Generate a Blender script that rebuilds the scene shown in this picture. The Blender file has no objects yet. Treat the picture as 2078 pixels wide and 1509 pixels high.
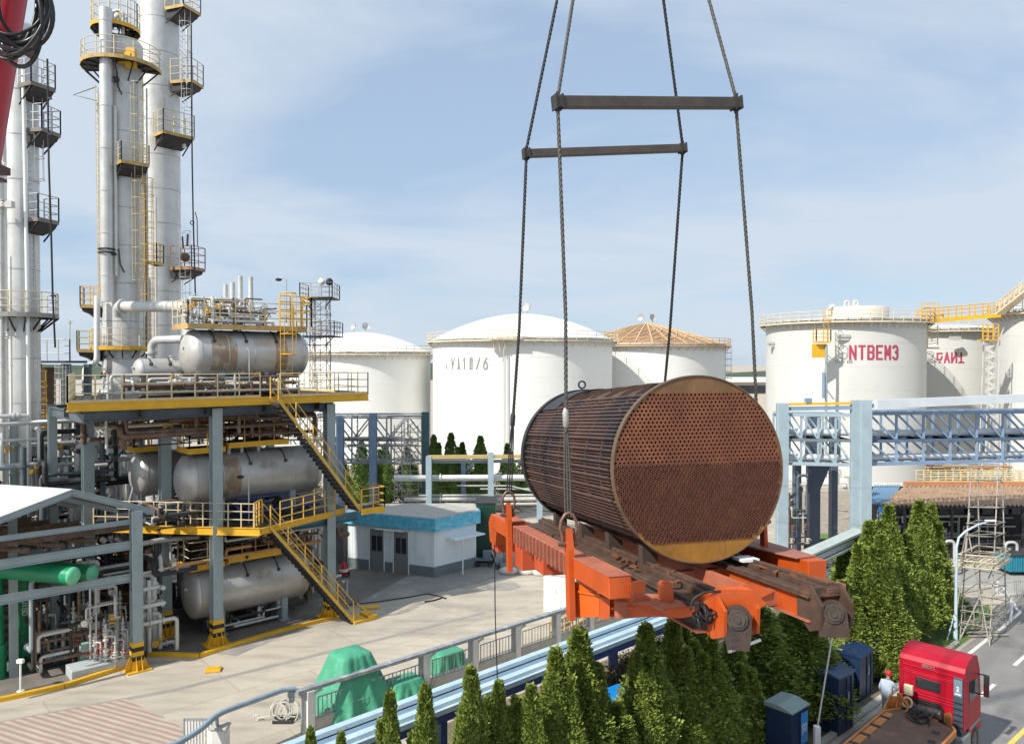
import bpy, math, random
import numpy as np
from mathutils import Vector, Matrix
from mathutils.geometry import tessellate_polygon
SC = bpy.context.scene
COL = SC.collection
RND = random.Random(11)
# ---------------------------------------------------------------- camera
F = 1540.0; CX = 1039.0; CY = 754.5; HC = 13.0
TH = math.atan(19.5/F); CT, ST = math.cos(TH), math.sin(TH)
cam = bpy.data.cameras.new('camera'); camo = bpy.data.objects.new('camera', cam); COL.objects.link(camo)
camo.location = (0, 0, HC); camo.rotation_euler = (math.pi/2-TH, 0, 0)
cam.sensor_width = 36; cam.lens = F*36/2078; cam.clip_end = 6000; cam.clip_start = .1
SC.camera = camo
SC.render.resolution_x = 1024; SC.render.resolution_y = 743
# ---------------------------------------------------------------- sky and sun
SUN_A = math.radians(50)      # the sun stands behind the camera, to the left
SUN_E = math.radians(43)
sdir = Vector((-math.sin(SUN_A)*math.cos(SUN_E), -math.cos(SUN_A)*math.cos(SUN_E), math.sin(SUN_E)))
W = bpy.data.worlds.new('World'); SC.world = W; W.use_nodes = True
nt = W.node_tree; nt.nodes.clear()
def nd(t, **k):
    n = nt.nodes.new(t)
    for a, b in k.items(): setattr(n, a, b)
    return n
out = nd('ShaderNodeOutputWorld'); bg = nd('ShaderNodeBackground'); bg.inputs[1].default_value = .15
sky = nd('ShaderNodeTexSky', sky_type='NISHITA'); sky.sun_disc = False
sky.sun_elevation = SUN_E; sky.sun_rotation = math.atan2(sdir.x, sdir.y)
sky.air_density = 1.0; sky.dust_density = .6; sky.ozone_density = 1.6; sky.altitude = 50
tc = nd('ShaderNodeTexCoord'); sep = nd('ShaderNodeSeparateXYZ'); nt.links.new(tc.outputs['Generated'], sep.inputs[0])
ad = nd('ShaderNodeMath', operation='ADD'); ad.inputs[1].default_value = .16; nt.links.new(sep.outputs['Z'], ad.inputs[0])
mx = nd('ShaderNodeMath', operation='MAXIMUM'); mx.inputs[1].default_value = .05; nt.links.new(ad.outputs[0], mx.inputs[0])
dx = nd('ShaderNodeMath', operation='DIVIDE'); dy = nd('ShaderNodeMath', operation='DIVIDE')
nt.links.new(sep.outputs['X'], dx.inputs[0]); nt.links.new(mx.outputs[0], dx.inputs[1])
nt.links.new(sep.outputs['Y'], dy.inputs[0]); nt.links.new(mx.outputs[0], dy.inputs[1])
cmb = nd('ShaderNodeCombineXYZ'); nt.links.new(dx.outputs[0], cmb.inputs[0]); nt.links.new(dy.outputs[0], cmb.inputs[1])
mp = nd('ShaderNodeMapping'); mp.inputs['Scale'].default_value = (.75, .95, 1); mp.inputs['Rotation'].default_value = (0, 0, .35)
mp.inputs['Location'].default_value = (3.1, 1.7, 0)
nt.links.new(cmb.outputs[0], mp.inputs[0])
n1 = nd('ShaderNodeTexNoise'); n1.inputs['Scale'].default_value = 1.0; n1.inputs['Detail'].default_value = 9; n1.inputs['Roughness'].default_value = .52
n1.inputs['Distortion'].default_value = .5
nt.links.new(mp.outputs[0], n1.inputs['Vector'])
cr = nd('ShaderNodeValToRGB'); cr.color_ramp.elements[0].position = .37; cr.color_ramp.elements[1].position = .57
cr.color_ramp.elements[0].color = (.2, .2, .2, 1); cr.color_ramp.elements[1].color = (.92, .92, .92, 1)
nt.links.new(n1.outputs['Fac'], cr.inputs[0])
mix = nd('ShaderNodeMix', data_type='RGBA'); nt.links.new(cr.outputs[0], mix.inputs[0])
hz = nd('ShaderNodeMix', data_type='RGBA'); hz.inputs[0].default_value = .74; nt.links.new(sky.outputs[0], hz.inputs[6]); hz.inputs[7].default_value = (1.8, 2.5, 3.45, 1)
nt.links.new(hz.outputs[2], mix.inputs[6]); mix.inputs[7].default_value = (3.25, 3.7, 4.25, 1)
nt.links.new(mix.outputs[2], bg.inputs[0]); nt.links.new(bg.outputs[0], out.inputs[0])
sl = bpy.data.lights.new('sun', 'SUN'); sl.energy = 4.1; sl.angle = math.radians(1.2); sl.color = (1, .955, .88)
so = bpy.data.objects.new('sun', sl); COL.objects.link(so); so.location = (-30, -30, 60)
so.rotation_euler = sdir.to_track_quat('Z', 'Y').to_euler()
SC.view_settings.view_transform = 'Standard'; SC.view_settings.look = 'None'
SC.view_settings.exposure = .42; SC.view_settings.gamma = 1

# ---------------------------------------------------------------- pixel helpers (2078 x 1509 photo -> world)
def P(px, py, Y):
    a = (px-CX)/F; b = (CY-py)/F; t = Y/(CT+b*ST)
    return Vector((a*t, Y, HC+(-ST+b*CT)*t))
def G(px, py, z=0.):
    a = (px-CX)/F; b = (CY-py)/F; t = (z-HC)/(-ST+b*CT)
    return Vector((a*t, (CT+b*ST)*t, z))
def X(px, Y): return (px-CX)/F*Y
def Z(py, Y): return P(CX, py, Y).z

# ---------------------------------------------------------------- materials
MATS = {}
def mat(name, col, rough=.6, metal=0., var=.18, scale=2.5, bump=0., bscale=None, stain=None, samt=.5, sth=.55, streak=1., spec=None, sscale=None, alpha=None, trans=0):
    if name in MATS: return MATS[name]
    m = bpy.data.materials.new(name); m.use_nodes = True; MATS[name] = m
    t = m.node_tree; N = t.nodes; L = t.links
    b = N['Principled BSDF']; b.inputs['Roughness'].default_value = rough; b.inputs['Metallic'].default_value = metal
    if spec is not None: b.inputs['Specular IOR Level'].default_value = spec
    if trans: b.inputs['Transmission Weight'].default_value = trans
    tc = N.new('ShaderNodeTexCoord'); mp = N.new('ShaderNodeMapping'); L.new(tc.outputs['Object'], mp.inputs[0])
    n = N.new('ShaderNodeTexNoise'); n.inputs['Scale'].default_value = scale; n.inputs['Detail'].default_value = 7; n.inputs['Roughness'].default_value = .6
    L.new(mp.outputs[0], n.inputs['Vector'])
    r = N.new('ShaderNodeMapRange'); r.inputs[1].default_value = .3; r.inputs[2].default_value = .7
    L.new(n.outputs['Fac'], r.inputs[0])
    mx = N.new('ShaderNodeMix'); mx.data_type = 'RGBA'; L.new(r.outputs[0], mx.inputs[0])
    mx.inputs[6].default_value = tuple(max(0, c*(1-var)) for c in col)+(1,)
    mx.inputs[7].default_value = tuple(min(1, c*(1+var*.7)) for c in col)+(1,)
    last = mx.outputs[2]
    if stain is not None:
        mp2 = N.new('ShaderNodeMapping'); L.new(tc.outputs['Object'], mp2.inputs[0]); mp2.inputs['Scale'].default_value = (1, 1, 1/streak)
        mp2.inputs['Location'].default_value = (3.3, 7.1, 1.9)
        n2 = N.new('ShaderNodeTexNoise'); n2.inputs['Scale'].default_value = sscale or scale*.8; n2.inputs['Detail'].default_value = 9; n2.inputs['Roughness'].default_value = .68
        L.new(mp2.outputs[0], n2.inputs['Vector'])
        r2 = N.new('ShaderNodeMapRange'); r2.inputs[1].default_value = sth; r2.inputs[2].default_value = sth+.13; r2.inputs[4].default_value = samt
        L.new(n2.outputs['Fac'], r2.inputs[0])
        m2 = N.new('ShaderNodeMix'); m2.data_type = 'RGBA'; L.new(r2.outputs[0], m2.inputs[0]); L.new(last, m2.inputs[6])
        m2.inputs[7].default_value = tuple(stain)+(1,); last = m2.outputs[2]
    L.new(last, b.inputs['Base Color'])
    if rough > .15:
        rr = N.new('ShaderNodeMapRange'); rr.inputs[3].default_value = max(.05, rough-.12); rr.inputs[4].default_value = min(1, rough+.12)
        L.new(n.outputs['Fac'], rr.inputs[0]); L.new(rr.outputs[0], b.inputs['Roughness'])
    if bump:
        n3 = N.new('ShaderNodeTexNoise'); n3.inputs['Scale'].default_value = bscale or scale*6; n3.inputs['Detail'].default_value = 5
        L.new(tc.outputs['Object'], n3.inputs['Vector'])
        bp = N.new('ShaderNodeBump'); bp.inputs['Strength'].default_value = 1; bp.inputs['Distance'].default_value = bump
        L.new(n3.outputs['Fac'], bp.inputs['Height']); L.new(bp.outputs[0], b.inputs['Normal'])
    return m
RUST = (.2, .075, .03)
def M_alu(): return mat('aluminium cladding', (.62, .62, .60), .42, .35, .12, 1.2, stain=(.33, .25, .18), samt=.5, sth=.58, streak=5, sscale=1.4, bump=.004, bscale=3)
def M_white(): return mat('white tank paint', (.80, .80, .77), .55, 0, .05, .25, stain=(.62, .58, .5), samt=.35, sth=.6, streak=8, sscale=.5)
def M_grey(): return mat('grey tank paint', (.60, .60, .57), .5, 0, .05, .3, stain=(.52, .49, .44), samt=.4, sth=.6, streak=9, sscale=.5)
def M_yellow(): return mat('yellow platform paint', (.72, .40, .02), .5, 0, .12, 2, stain=(.36, .16, .05), samt=.65, sth=.6, sscale=3.)
def M_rail(): return mat('faded cream rail paint', (.62, .52, .32), .55, 0, .18, 4, stain=RUST, samt=.7, sth=.6, sscale=5)
def M_raily(): return mat('yellow rail paint', (.66, .40, .07), .55, 0, .15, 4, stain=RUST, samt=.7, sth=.62, sscale=5)
def M_railg(): return mat('galvanised rail', (.50, .50, .48), .5, .3, .15, 4, stain=RUST, samt=.4, sth=.62, sscale=5)
def M_steel(): return mat('grey green steel paint', (.30, .355, .36), .5, 0, .12, 1.5, stain=(.2, .15, .11), samt=.6, sth=.6, streak=3, sscale=3)
def M_dark(): return mat('dark grating steel', (.045, .043, .045), .7, .2, .3, 5)
def M_brown(): return mat('brown weathered pipe', (.16, .10, .07), .7, .1, .35, 3, stain=(.3, .24, .2), samt=.7, sth=.55)
def M_pipe(): return mat('pale lagged pipe', (.56, .55, .52), .5, .15, .15, 3, stain=(.3, .22, .16), samt=.5, sth=.6)
def M_blue(): return mat('blue grey rack steel', (.20, .29, .40), .5, 0, .15, 1.5, stain=(.12, .1, .1), samt=.5, sth=.62)
def M_pblue(): return mat('pale blue rack steel', (.35, .44, .49), .5, 0, .12, 1.2, stain=(.2, .16, .14), samt=.5, sth=.64)
def M_rusty(): return mat('rusty steel', RUST, .85, .1, .4, 4, bump=.004)
def M_black(): return mat('black rubber', (.018, .018, .02), .55, 0, .3, 5)
def M_orange(): return mat('orange frame paint', (.50, .078, .009), .45, 0, .12, 1.5, stain=(.30, .075, .03), samt=.8, sth=.53, sscale=2.4)
def M_worn(): return mat('worn orange top paint', (.40, .125, .07), .7, 0, .2, 2.2, stain=(.52, .16, .05), samt=.6, sth=.56, sscale=2.5, bump=.003)
def M_deck(): return mat('dirty brown steel', (.095, .055, .038), .75, .15, .35, 3, stain=(.2, .1, .055), samt=.7, sth=.56, sscale=2.2, bump=.006)
def M_glass(): return mat('dark window glass', (.03, .035, .04), .08, 0, .1, 1)
def M_conc(): return mat('pale concrete', (.46, .44, .39), .85, 0, .12, 2.5, stain=(.26, .24, .2), samt=.55, sth=.55, sscale=1.6, bump=.006)

# ---------------------------------------------------------------- mesh builder
class MB:
    def __init__(s): s.v = []; s.f = []; s.s = []
    def add(s, vs, fs, smooth=False):
        n = len(s.v); s.v.extend([tuple(v) for v in vs]); s.f.extend([tuple(i+n for i in f) for f in fs]); s.s.extend([smooth]*len(fs)); return s
    def obox(s, o, a, b, c):
        "box from corner o with three edge vectors"
        o = Vector(o); a = Vector(a); b = Vector(b); c = Vector(c)
        vs = [o, o+a, o+a+b, o+b, o+c, o+a+c, o+a+b+c, o+b+c]
        fs = [(0, 3, 2, 1), (4, 5, 6, 7), (0, 1, 5, 4), (1, 2, 6, 5), (2, 3, 7, 6), (3, 0, 4, 7)]
        if a.cross(b).dot(c) < 0: fs = [f[::-1] for f in fs]
        return s.add(vs, fs)
    def box(s, c, d, rz=0):
        c = Vector(c); a = Vector((math.cos(rz), math.sin(rz), 0)); b = Vector((-math.sin(rz), math.cos(rz), 0))
        return s.obox(c-a*d[0]/2-b*d[1]/2-Vector((0, 0, d[2]/2)), a*d[0], b*d[1], (0, 0, d[2]))
    def _fr(s, a, b, up):
        d = (b-a).normalized(); up = Vector(up)
        if abs(d.dot(up)) > .98: up = Vector((1, 0, 0)) if abs(d.x) < .9 else Vector((0, 1, 0))
        x = d.cross(up).normalized(); return d, x, x.cross(d)
    def beam(s, a, b, w, h=None, up=(0, 0, 1)):
        a = Vector(a); b = Vector(b); h = h or w; d, x, y = s._fr(a, b, up)
        return s.obox(a-x*w/2-y*h/2, x*w, y*h, b-a)
    def ibeam(s, a, b, w, h, t=.03, up=(0, 0, 1)):
        a = Vector(a); b = Vector(b); d, x, y = s._fr(a, b, up)
        s.beam(a+y*(h-t)/2, b+y*(h-t)/2, w, t, up); s.beam(a-y*(h-t)/2, b-y*(h-t)/2, w, t, up)
        return s.beam(a, b, t, h-2*t, up)
    def tube(s, pts, r, n=8, caps=True, closed=False):
        pts = [Vector(p) for p in pts]; m = len(pts)
        rs = r if isinstance(r, (list, tuple)) else [r]*m
        if m < 2: return s
        tan = []
        for i in range(m):
            if closed: d = pts[(i+1) % m]-pts[i-1]
            else: d = pts[min(i+1, m-1)]-pts[max(i-1, 0)]
            tan.append(d.normalized() if d.length > 1e-9 else Vector((0, 0, 1)))
        up = Vector((0, 0, 1)) if abs(tan[0].z) < .9 else Vector((1, 0, 0))
        x = tan[0].cross(up).normalized(); vs = []
        for i in range(m):
            x = (x-tan[i]*x.dot(tan[i])); x = x.normalized() if x.length > 1e-6 else tan[i].orthogonal().normalized()
            y = tan[i].cross(x)
            for k in range(n):
                a = 2*math.pi*k/n; vs.append(pts[i]+(x*math.cos(a)+y*math.sin(a))*rs[i])
        fs = []
        for i in range(m if closed else m-1):
            j = (i+1) % m
            for k in range(n): fs.append((i*n+k, i*n+(k+1) % n, j*n+(k+1) % n, j*n+k))
        s.add(vs, fs, True)
        if caps and not closed:
            s.add(vs[:n], [tuple(range(n))[::-1]]); s.add(vs[-n:], [tuple(range(n))])
        return s
    def pipe(s, pts, r, br=None, n=10, seg=5, caps=True):
        "tube with rounded bends"
        pts = [Vector(p) for p in pts]; br = br or r*2.2; o = [pts[0]]
        for i in range(1, len(pts)-1):
            p = pts[i]; a = pts[i-1]-p; b = pts[i+1]-p; q = min(br, a.length*.48, b.length*.48)
            a0 = p+a.normalized()*q; b0 = p+b.normalized()*q
            for k in range(seg+1):
                t = k/seg; o.append(a0*(1-t)**2+p*2*t*(1-t)+b0*t*t)
        o.append(pts[-1]); return s.tube(o, r, n, caps)
    def lathe(s, prof, c, axis=(0, 0, 1), n=32, a0=0, a1=2*math.pi, smooth=True):
        "profile (radius, height along axis)"
        c = Vector(c); ax = Vector(axis).normalized(); full = abs(a1-a0-2*math.pi) < 1e-6
        up = Vector((0, 0, 1)) if abs(ax.z) < .9 else Vector((1, 0, 0))
        if abs(ax.z) > .999: x, y = Vector((1, 0, 0)), Vector((0, 1, 0)) if ax.z > 0 else Vector((0, -1, 0))
        else: x = up.cross(ax).normalized(); y = ax.cross(x)
        m = n if full else n+1; vs = []
        for (r, h) in prof:
            for k in range(m):
                a = a0+(a1-a0)*k/n; vs.append(c+ax*h+(x*math.cos(a)+y*math.sin(a))*r)
        fs = []
        for i in range(len(prof)-1):
            for k in range(n):
                k2 = (k+1) % m; fs.append((i*m+k, i*m+k2, (i+1)*m+k2, (i+1)*m+k))
        return s.add(vs, fs, smooth)
    def cyl(s, a, b, r, n=16, r2=None):
        a = Vector(a); b = Vector(b); L = (b-a).length; r2 = r if r2 is None else r2
        s.lathe([(r, 0), (r2, L)], a, b-a, n)
        s.lathe([(0.0001, 0), (r, 0)], a, b-a, n, smooth=False); return s.lathe([(r2, L), (0.0001, L)], a, b-a, n, smooth=False)
    def vessel(s, a, b, r, dome=.5, n=40):
        "horizontal drum with two dished ends; a, b are the tangent ends"
        a = Vector(a); b = Vector(b); L = (b-a).length; pr = []
        for k in range(9):
            t = math.pi/2*k/8; pr.append((max(.0005, r*math.sin(t)), -r*dome*math.cos(t)))
        for k in range(8, -1, -1):
            t = math.pi/2*k/8; pr.append((max(.0005, r*math.sin(t)), L+r*dome*math.cos(t)))
        m = max(2, int(L/1.2))
        for k in range(0, m+1):
            h = L*k/m; s.lathe([(r-.01, h-.025), (r+.014, h-.02), (r+.014, h+.02), (r-.01, h+.025)], a, b-a, n, smooth=False)
        return s.lathe(pr, a, b-a, n)
    def ball(s, c, r, n=10, sz=1):
        pr = [(max(.0005, r*math.sin(math.pi*k/6)), -r*sz*math.cos(math.pi*k/6)) for k in range(7)]
        return s.lathe(pr, c, (0, 0, 1), n)
    def prism(s, poly, vec):
        "extrude a planar 3-D polygon"
        poly = [Vector(p) for p in poly]; vec = Vector(vec); n = len(poly)
        nm = sum(((poly[i]).cross(poly[(i+1) % n]) for i in range(n)), Vector())
        if nm.dot(vec) < 0: poly = poly[::-1]
        s.add(poly, [tuple(range(n))[::-1]]); s.add([p+vec for p in poly], [tuple(range(n))])
        for i in range(n):
            j = (i+1) % n; s.add([poly[i], poly[j], poly[j]+vec, poly[i]+vec], [(0, 1, 2, 3)])
        return s
    def torus(s, c, axis, R_, r, n=20, m=6, a0=0, a1=2*math.pi):
        c = Vector(c); ax = Vector(axis).normalized(); x = ax.orthogonal().normalized(); y = ax.cross(x)
        full = abs(a1-a0-2*math.pi) < 1e-6; k = n if full else n+1
        return s.tube([c+(x*math.cos(a0+(a1-a0)*i/n)+y*math.sin(a0+(a1-a0)*i/n))*R_ for i in range(k)], r, m, closed=full)

# ---------------------------------------------------------------- object helpers
WMX = {}
def thing(name, label, cat, loc=(0, 0, 0), rz=0, group=None):
    o = bpy.data.objects.new(name, None); COL.objects.link(o); o.empty_display_size = .3
    o.location = loc; o.rotation_euler = (0, 0, rz); o['label'] = label; o['category'] = cat
    if group: o['group'] = group
    WMX[o.name] = Matrix.Translation(Vector(loc)) @ Matrix.Rotation(rz, 4, 'Z')
    return o
def wm(o): return WMX[o.name]
def mesh_of(name, mb, m):
    me = bpy.data.meshes.new(name); me.from_pydata(mb.v, [], mb.f); me.validate()
    me.polygons.foreach_set('use_smooth', (mb.s if len(mb.s) == len(me.polygons) else [False]*len(me.polygons)))
    for q in (m if isinstance(m, list) else [m]): me.materials.append(q)
    me.update(); return me
def part(name, mb, m, parent, label=None, bevel=0, stuff=False, local=False):
    "one mesh object under parent, vertices given in world space (or in the parent's own space when local)"
    if not local:
        iv = wm(parent).inverted(); mb.v = [tuple(iv @ Vector(v)) for v in mb.v]
    o = bpy.data.objects.new(name, mesh_of(name, mb, m)); COL.objects.link(o); o.parent = parent
    WMX[o.name] = WMX[parent.name]
    if label: o['label'] = label
    if stuff: o['kind'] = 'stuff'
    if bevel:
        b = o.modifiers.new('bevel', 'BEVEL'); b.width = bevel; b.segments = 1; b.limit_method = 'ANGLE'; b.angle_limit = .7
    return o
def single(name, mb, m, label, cat, loc=None, group=None, bevel=0, kind=None):
    loc = Vector(loc) if loc is not None else Vector((0, 0, 0))
    mb.v = [tuple(Vector(v)-loc) for v in mb.v]
    o = bpy.data.objects.new(name, mesh_of(name, mb, m)); COL.objects.link(o); o.location = loc
    if label: o['label'] = label
    if cat: o['category'] = cat
    if group: o['group'] = group
    if kind: o['kind'] = kind
    if bevel:
        b = o.modifiers.new('bevel', 'BEVEL'); b.width = bevel; b.segments = 1; b.limit_method = 'ANGLE'; b.angle_limit = .7
    return o
def struct(name, mb, m): return single(name, mb, m, None, None, kind='structure')
def dup(root, loc=None, rz=None, scale=None, label=None, group=None):
    def cp(o, par):
        c = o.copy(); COL.objects.link(c); c.parent = par
        for ch in o.children: cp(ch, c)
        return c
    r = cp(root, None)
    if loc is not None: r.location = loc
    if rz is not None: r.rotation_euler = (0, 0, rz)
    if scale is not None: r.scale = scale
    if label: r['label'] = label
    if group: r['group'] = group
    return r

def railing(mb, pts, h=1.1, sp=1.3, r=.022, mids=(.55,), closed=False, kick=0, n=6):
    pts = [Vector(p) for p in pts]; seg = list(zip(pts, pts[1:]+pts[:1] if closed else pts[1:]))
    for a, b in seg:
        L = (b-a).length
        if L < .01: continue
        k = max(1, round(L/sp))
        for i in range(k+(0 if closed else 1)):
            p = a+(b-a)*i/k; mb.beam(p, p+Vector((0, 0, h)), r*2, r*2)
        for z in (h,)+tuple(mids): mb.tube([a+Vector((0, 0, z)), b+Vector((0, 0, z))], r, n)
        if kick: mb.beam(a+Vector((0, 0, kick/2)), b+Vector((0, 0, kick/2)), .012, kick)
    return mb
def ringpts(c, r, z, a0, a1, n): return [Vector((c[0]+r*math.cos(a0+(a1-a0)*i/n), c[1]+r*math.sin(a0+(a1-a0)*i/n), z)) for i in range(n+1)]
def ring_platform(par, c, z, r0, r1, a0, a1, fm=None, rm=None, h=1.1, brackets=True, name='platform', n=None):
    n = n or max(4, int(abs(a1-a0)/(math.pi*2)*28)); a0 = math.radians(a0) if abs(a0) > 7 or abs(a1) > 7 else a0; a1 = math.radians(a1) if abs(a1) > 7 else a1
    n = max(4, int(abs(a1-a0)/(math.pi*2)*28))
    d = MB(); inn = ringpts(c, r0, z, a0, a1, n); out_ = ringpts(c, r1, z, a0, a1, n); e = Vector((0, 0, -.06))
    for i in range(n):
        d.add([inn[i], inn[i+1], out_[i+1], out_[i]], [(0, 1, 2, 3)]); d.add([inn[i]+e, inn[i+1]+e, out_[i+1]+e, out_[i]+e], [(3, 2, 1, 0)])
    if brackets:
        for i in range(0, n+1, 2):
            d.beam(out_[i]+e*2, Vector((inn[i].x, inn[i].y, z-.95*(r1-r0)-.05)), .06, .07); d.beam(out_[i]+e*1.6, inn[i]+e*1.6, .05, .1)
    p = part(name, d, M_dark(), par)
    f = MB()
    for q in (out_,):
        for i in range(n): f.beam(q[i]+Vector((0, 0, -.02)), q[i+1]+Vector((0, 0, -.02)), .03, .22)
    if abs(a1-a0) < 6.2:
        f.beam(inn[0], out_[0], .03, .2); f.beam(inn[-1], out_[-1], .03, .2)
    part('fascia', f, fm or M_yellow(), p)
    rl = MB(); q = ringpts(c, r1-.03, z+.02, a0, a1, n)
    for i in range(0, n+1, 2): rl.beam(q[i], q[i]+Vector((0, 0, h)), .045)
    for zz in (h, h*.66, h*.33): rl.tube([v+Vector((0, 0, zz)) for v in q], .022, 5)
    if abs(a1-a0) < 6.2:
        for k in (0, -1):
            a = inn[k]; b = q[k]; rl.tube([a+Vector((0, 0, h)), b+Vector((0, 0, h))], .022, 5); rl.tube([a+Vector((0, 0, h*.5)), b+Vector((0, 0, h*.5))], .022, 5)
    part('railing', rl, rm or M_rail(), p)
    return p
def ladder(mb, a, b, w=.45, out=None, cage=True, r=.022, side=(1, 0, 0)):
    a = Vector(a); b = Vector(b); x = Vector(side).normalized(); L = (b-a).length; d = (b-a)/L
    for s in (-1, 1): mb.beam(a+x*w/2*s, b+x*w/2*s, .05, .02)
    for i in range(1, int(L/.3)): mb.tube([a+d*.3*i-x*w/2, a+d*.3*i+x*w/2], .013, 5)
    if cage and out is not None:
        o = Vector(out).normalized(); k = max(2, int((L-2)/.9)); hoops = []
        for i in range(k+1):
            c = a+d*(2+(L-2)*i/k); pts = [c-x*w/2]+[c+x*(-math.cos(t)*.36)+o*(.18+math.sin(t)*.5) for t in [math.pi*j/6 for j in range(7)]]+[c+x*w/2]
            mb.tube(pts, r, 5); hoops.append(pts)
        for j in (2, 4, 6): mb.tube([h[j] for h in hoops], .016, 4)
    return mb
def stairs(par, a, b, width, side, mt=None, mr=None, n=None, rail_h=1.0):
    "flight from top a to bottom b; side = horizontal unit vector across the flight"
    a = Vector(a); b = Vector(b); s = Vector(side).normalized(); n = n or max(3, int(abs(a.z-b.z)/.21))
    st = MB()
    for k in (-1, 1): st.beam(a+s*k*width/2+Vector((0, 0, .0)), b+s*k*width/2+Vector((0, 0, .0)), .04, .15)
    f = part('stringer', st, mt or M_raily(), par)
    tr = MB(); hd = Vector((b.x-a.x, b.y-a.y, 0)).normalized()
    for i in range(1, n):
        c = a+(b-a)*i/n-Vector((0, 0, .16)); tr.obox(c-s*(width/2+.01)-hd*.13, s*(width+.02), hd*.25, (0, 0, .05)); tr.obox(c-s*(width/2+.01)-hd*.13, s*(width+.02), hd*.03, (0, 0, .17))
    part('treads', tr, M_dark(), par)
    for k in (-1, 1):
        r = MB(); o = s*k*(width/2); m = max(3, int((b-a).length/1.3))
        for i in range(m+1):
            p = a+(b-a)*i/m+o; r.beam(p, p+Vector((0, 0, rail_h)), .05)
        for z in (rail_h, rail_h*.5): r.tube([a+o+Vector((0, 0, z)), b+o+Vector((0, 0, z))], .026, 6)
        part('handrail', r, mr or M_raily(), par)
    return f
def truss(mb, a, b, w, h, n, t=.1, side=(0, 1, 0), cross=False, faces=(0, 1), lift=0, dg=None):
    "box truss whose bottom-near chord runs a -> b"
    a = Vector(a); b = Vector(b); s = Vector(side).normalized()*w; u = Vector((0, 0, h)); dg = dg or t*.6
    for q in (Vector(), s, u, s+u): mb.beam(a+q, b+q, t)
    for i in range(n+1):
        p = a+(b-a)*i/n
        for q in (Vector(), s): mb.beam(p+q, p+q+u, dg*1.15)
        for q in (Vector(), u): mb.beam(p+q, p+q+s, dg)
    for i in range(n):
        p = a+(b-a)*i/n; p2 = a+(b-a)*(i+1)/n
        for q in (Vector(), s):
            if i % 2 == 0 or not cross == 'z': mb.beam(p+q+u, p2+q, dg)
            else: mb.beam(p+q, p2+q+u, dg)
            if cross is True: mb.beam(p+q, p2+q+u, dg)
        mb.beam(p, p2+s, dg*.8)
    return mb
def valve(mb, c, s=1., ax=(0, 0, 1), wheel=True):
    c = Vector(c); ax = Vector(ax).normalized(); o = ax.orthogonal().normalized()
    mb.ball(c, .11*s, 8)
    for k in (-1, 1): mb.cyl(c+ax*.13*s*k, c+ax*(.13+.05*k*k)*s*k, .14*s, 10)
    if wheel:
        mb.tube([c, c+o*.34*s], .025*s, 6); mb.torus(c+o*.34*s, o, .12*s, .016*s, 12, 4)
    return mb
# stroke lettering
GL = {'N': [[(0, 0), (0, 1)], [(0, 1), (1, 0)], [(1, 0), (1, 1)]], 'T': [[(0, 1), (1, 1)], [(.5, 1), (.5, 0)]],
 'B': [[(0, 0), (0, 1), (.75, 1), (1, .87), (1, .63), (.8, .52), (0, .52)], [(.8, .52), (1, .4), (1, .14), (.75, 0), (0, 0)]],
 'E': [[(1, 0), (0, 0), (0, 1), (1, 1)], [(0, .5), (.8, .5)]], 'M': [[(0, 0), (0, 1)], [(0, 1), (.5, .35), (1, 1)], [(1, 1), (1, 0)]],
 '3': [[(0, .88), (.3, 1), (.7, 1), (1, .84), (1, .64), (.6, .53), (1, .42), (1, .16), (.7, 0), (.3, 0), (0, .12)]],
 'D': [[(0, 0), (0, 1), (.7, 1), (1, .75), (1, .25), (.7, 0), (0, 0)]], 'R': [[(0, 0), (0, 1), (.8, 1), (1, .85), (1, .65), (.8, .5), (0, .5)], [(.5, .5), (1, 0)]],
 'S': [[(1, .85), (.8, 1), (.2, 1), (0, .85), (0, .65), (1, .38), (1, .15), (.8, 0), (.2, 0), (0, .15)]],
 'F': [[(0, 0), (0, 1), (1, 1)], [(0, .5), (.8, .5)]],
 'A': [[(0, 0), (.5, 1), (1, 0)], [(.2, .35), (.8, .35)]], 'I': [[(.5, 0), (.5, 1)]], 'i': [[(0, 1), (0, 0)], [(0, 0), (1, 1)], [(1, 1), (1, 0)]],
 '_': [[(0, 0), (1, 0)], [(.5, 0), (.5, 1)]], 'Y': [[(0, 1), (.12, .4)], [(.9, 1), (.2, 0)]], 'l': [[(.3, 0), (.5, 1), (.75, 0)]], '0': [[(.2, 0), (.25, 1), (.75, 1), (.75, 0), (.2, 0)]],
 '/': [[(.1, 0), (.9, 1)]], '6': [[(.8, 1), (.2, .6), (0, .3), (.25, 0), (.75, 0), (1, .3), (.75, .6), (.2, .55)]],
 'C': [[(1, .95), (0, .95), (0, .3), (.8, .3), (1, .6)], [(.45, 0), (.55, .06)]], 'X': [[(0, 0), (1, 1)], [(0, 1), (1, 0)]], 'V': [[(0, 1), (.5, 0), (1, 1)]],
 '2': [[(0, .8), (.2, 1), (.8, 1), (1, .75), (0, 0), (1, 0)]], 'O': [[(.2, 0), (0, .2), (0, .8), (.2, 1), (.8, 1), (1, .8), (1, .2), (.8, 0), (.2, 0)]], ' ': [], 'G': [[(1, .85), (.8, 1), (.2, 1), (0, .8), (0, .2), (.2, 0), (1, 0), (1, .45), (.5, .45)]],
 'H': [[(0, 0), (0, 1)], [(1, 0), (1, 1)], [(0, .5), (1, .5)]], 'P': [[(0, 0), (0, 1), (.8, 1), (1, .85), (1, .6), (.8, .5), (0, .5)]], 'U': [[(0, 1), (0, .2), (.2, 0), (.8, 0), (1, .2), (1, 1)]], 'J': [[(1, 1), (1, .2), (.7, 0), (.2, 0), (0, .2)]], '1': [[(.2, .8), (.5, 1), (.5, 0)]]}
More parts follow.
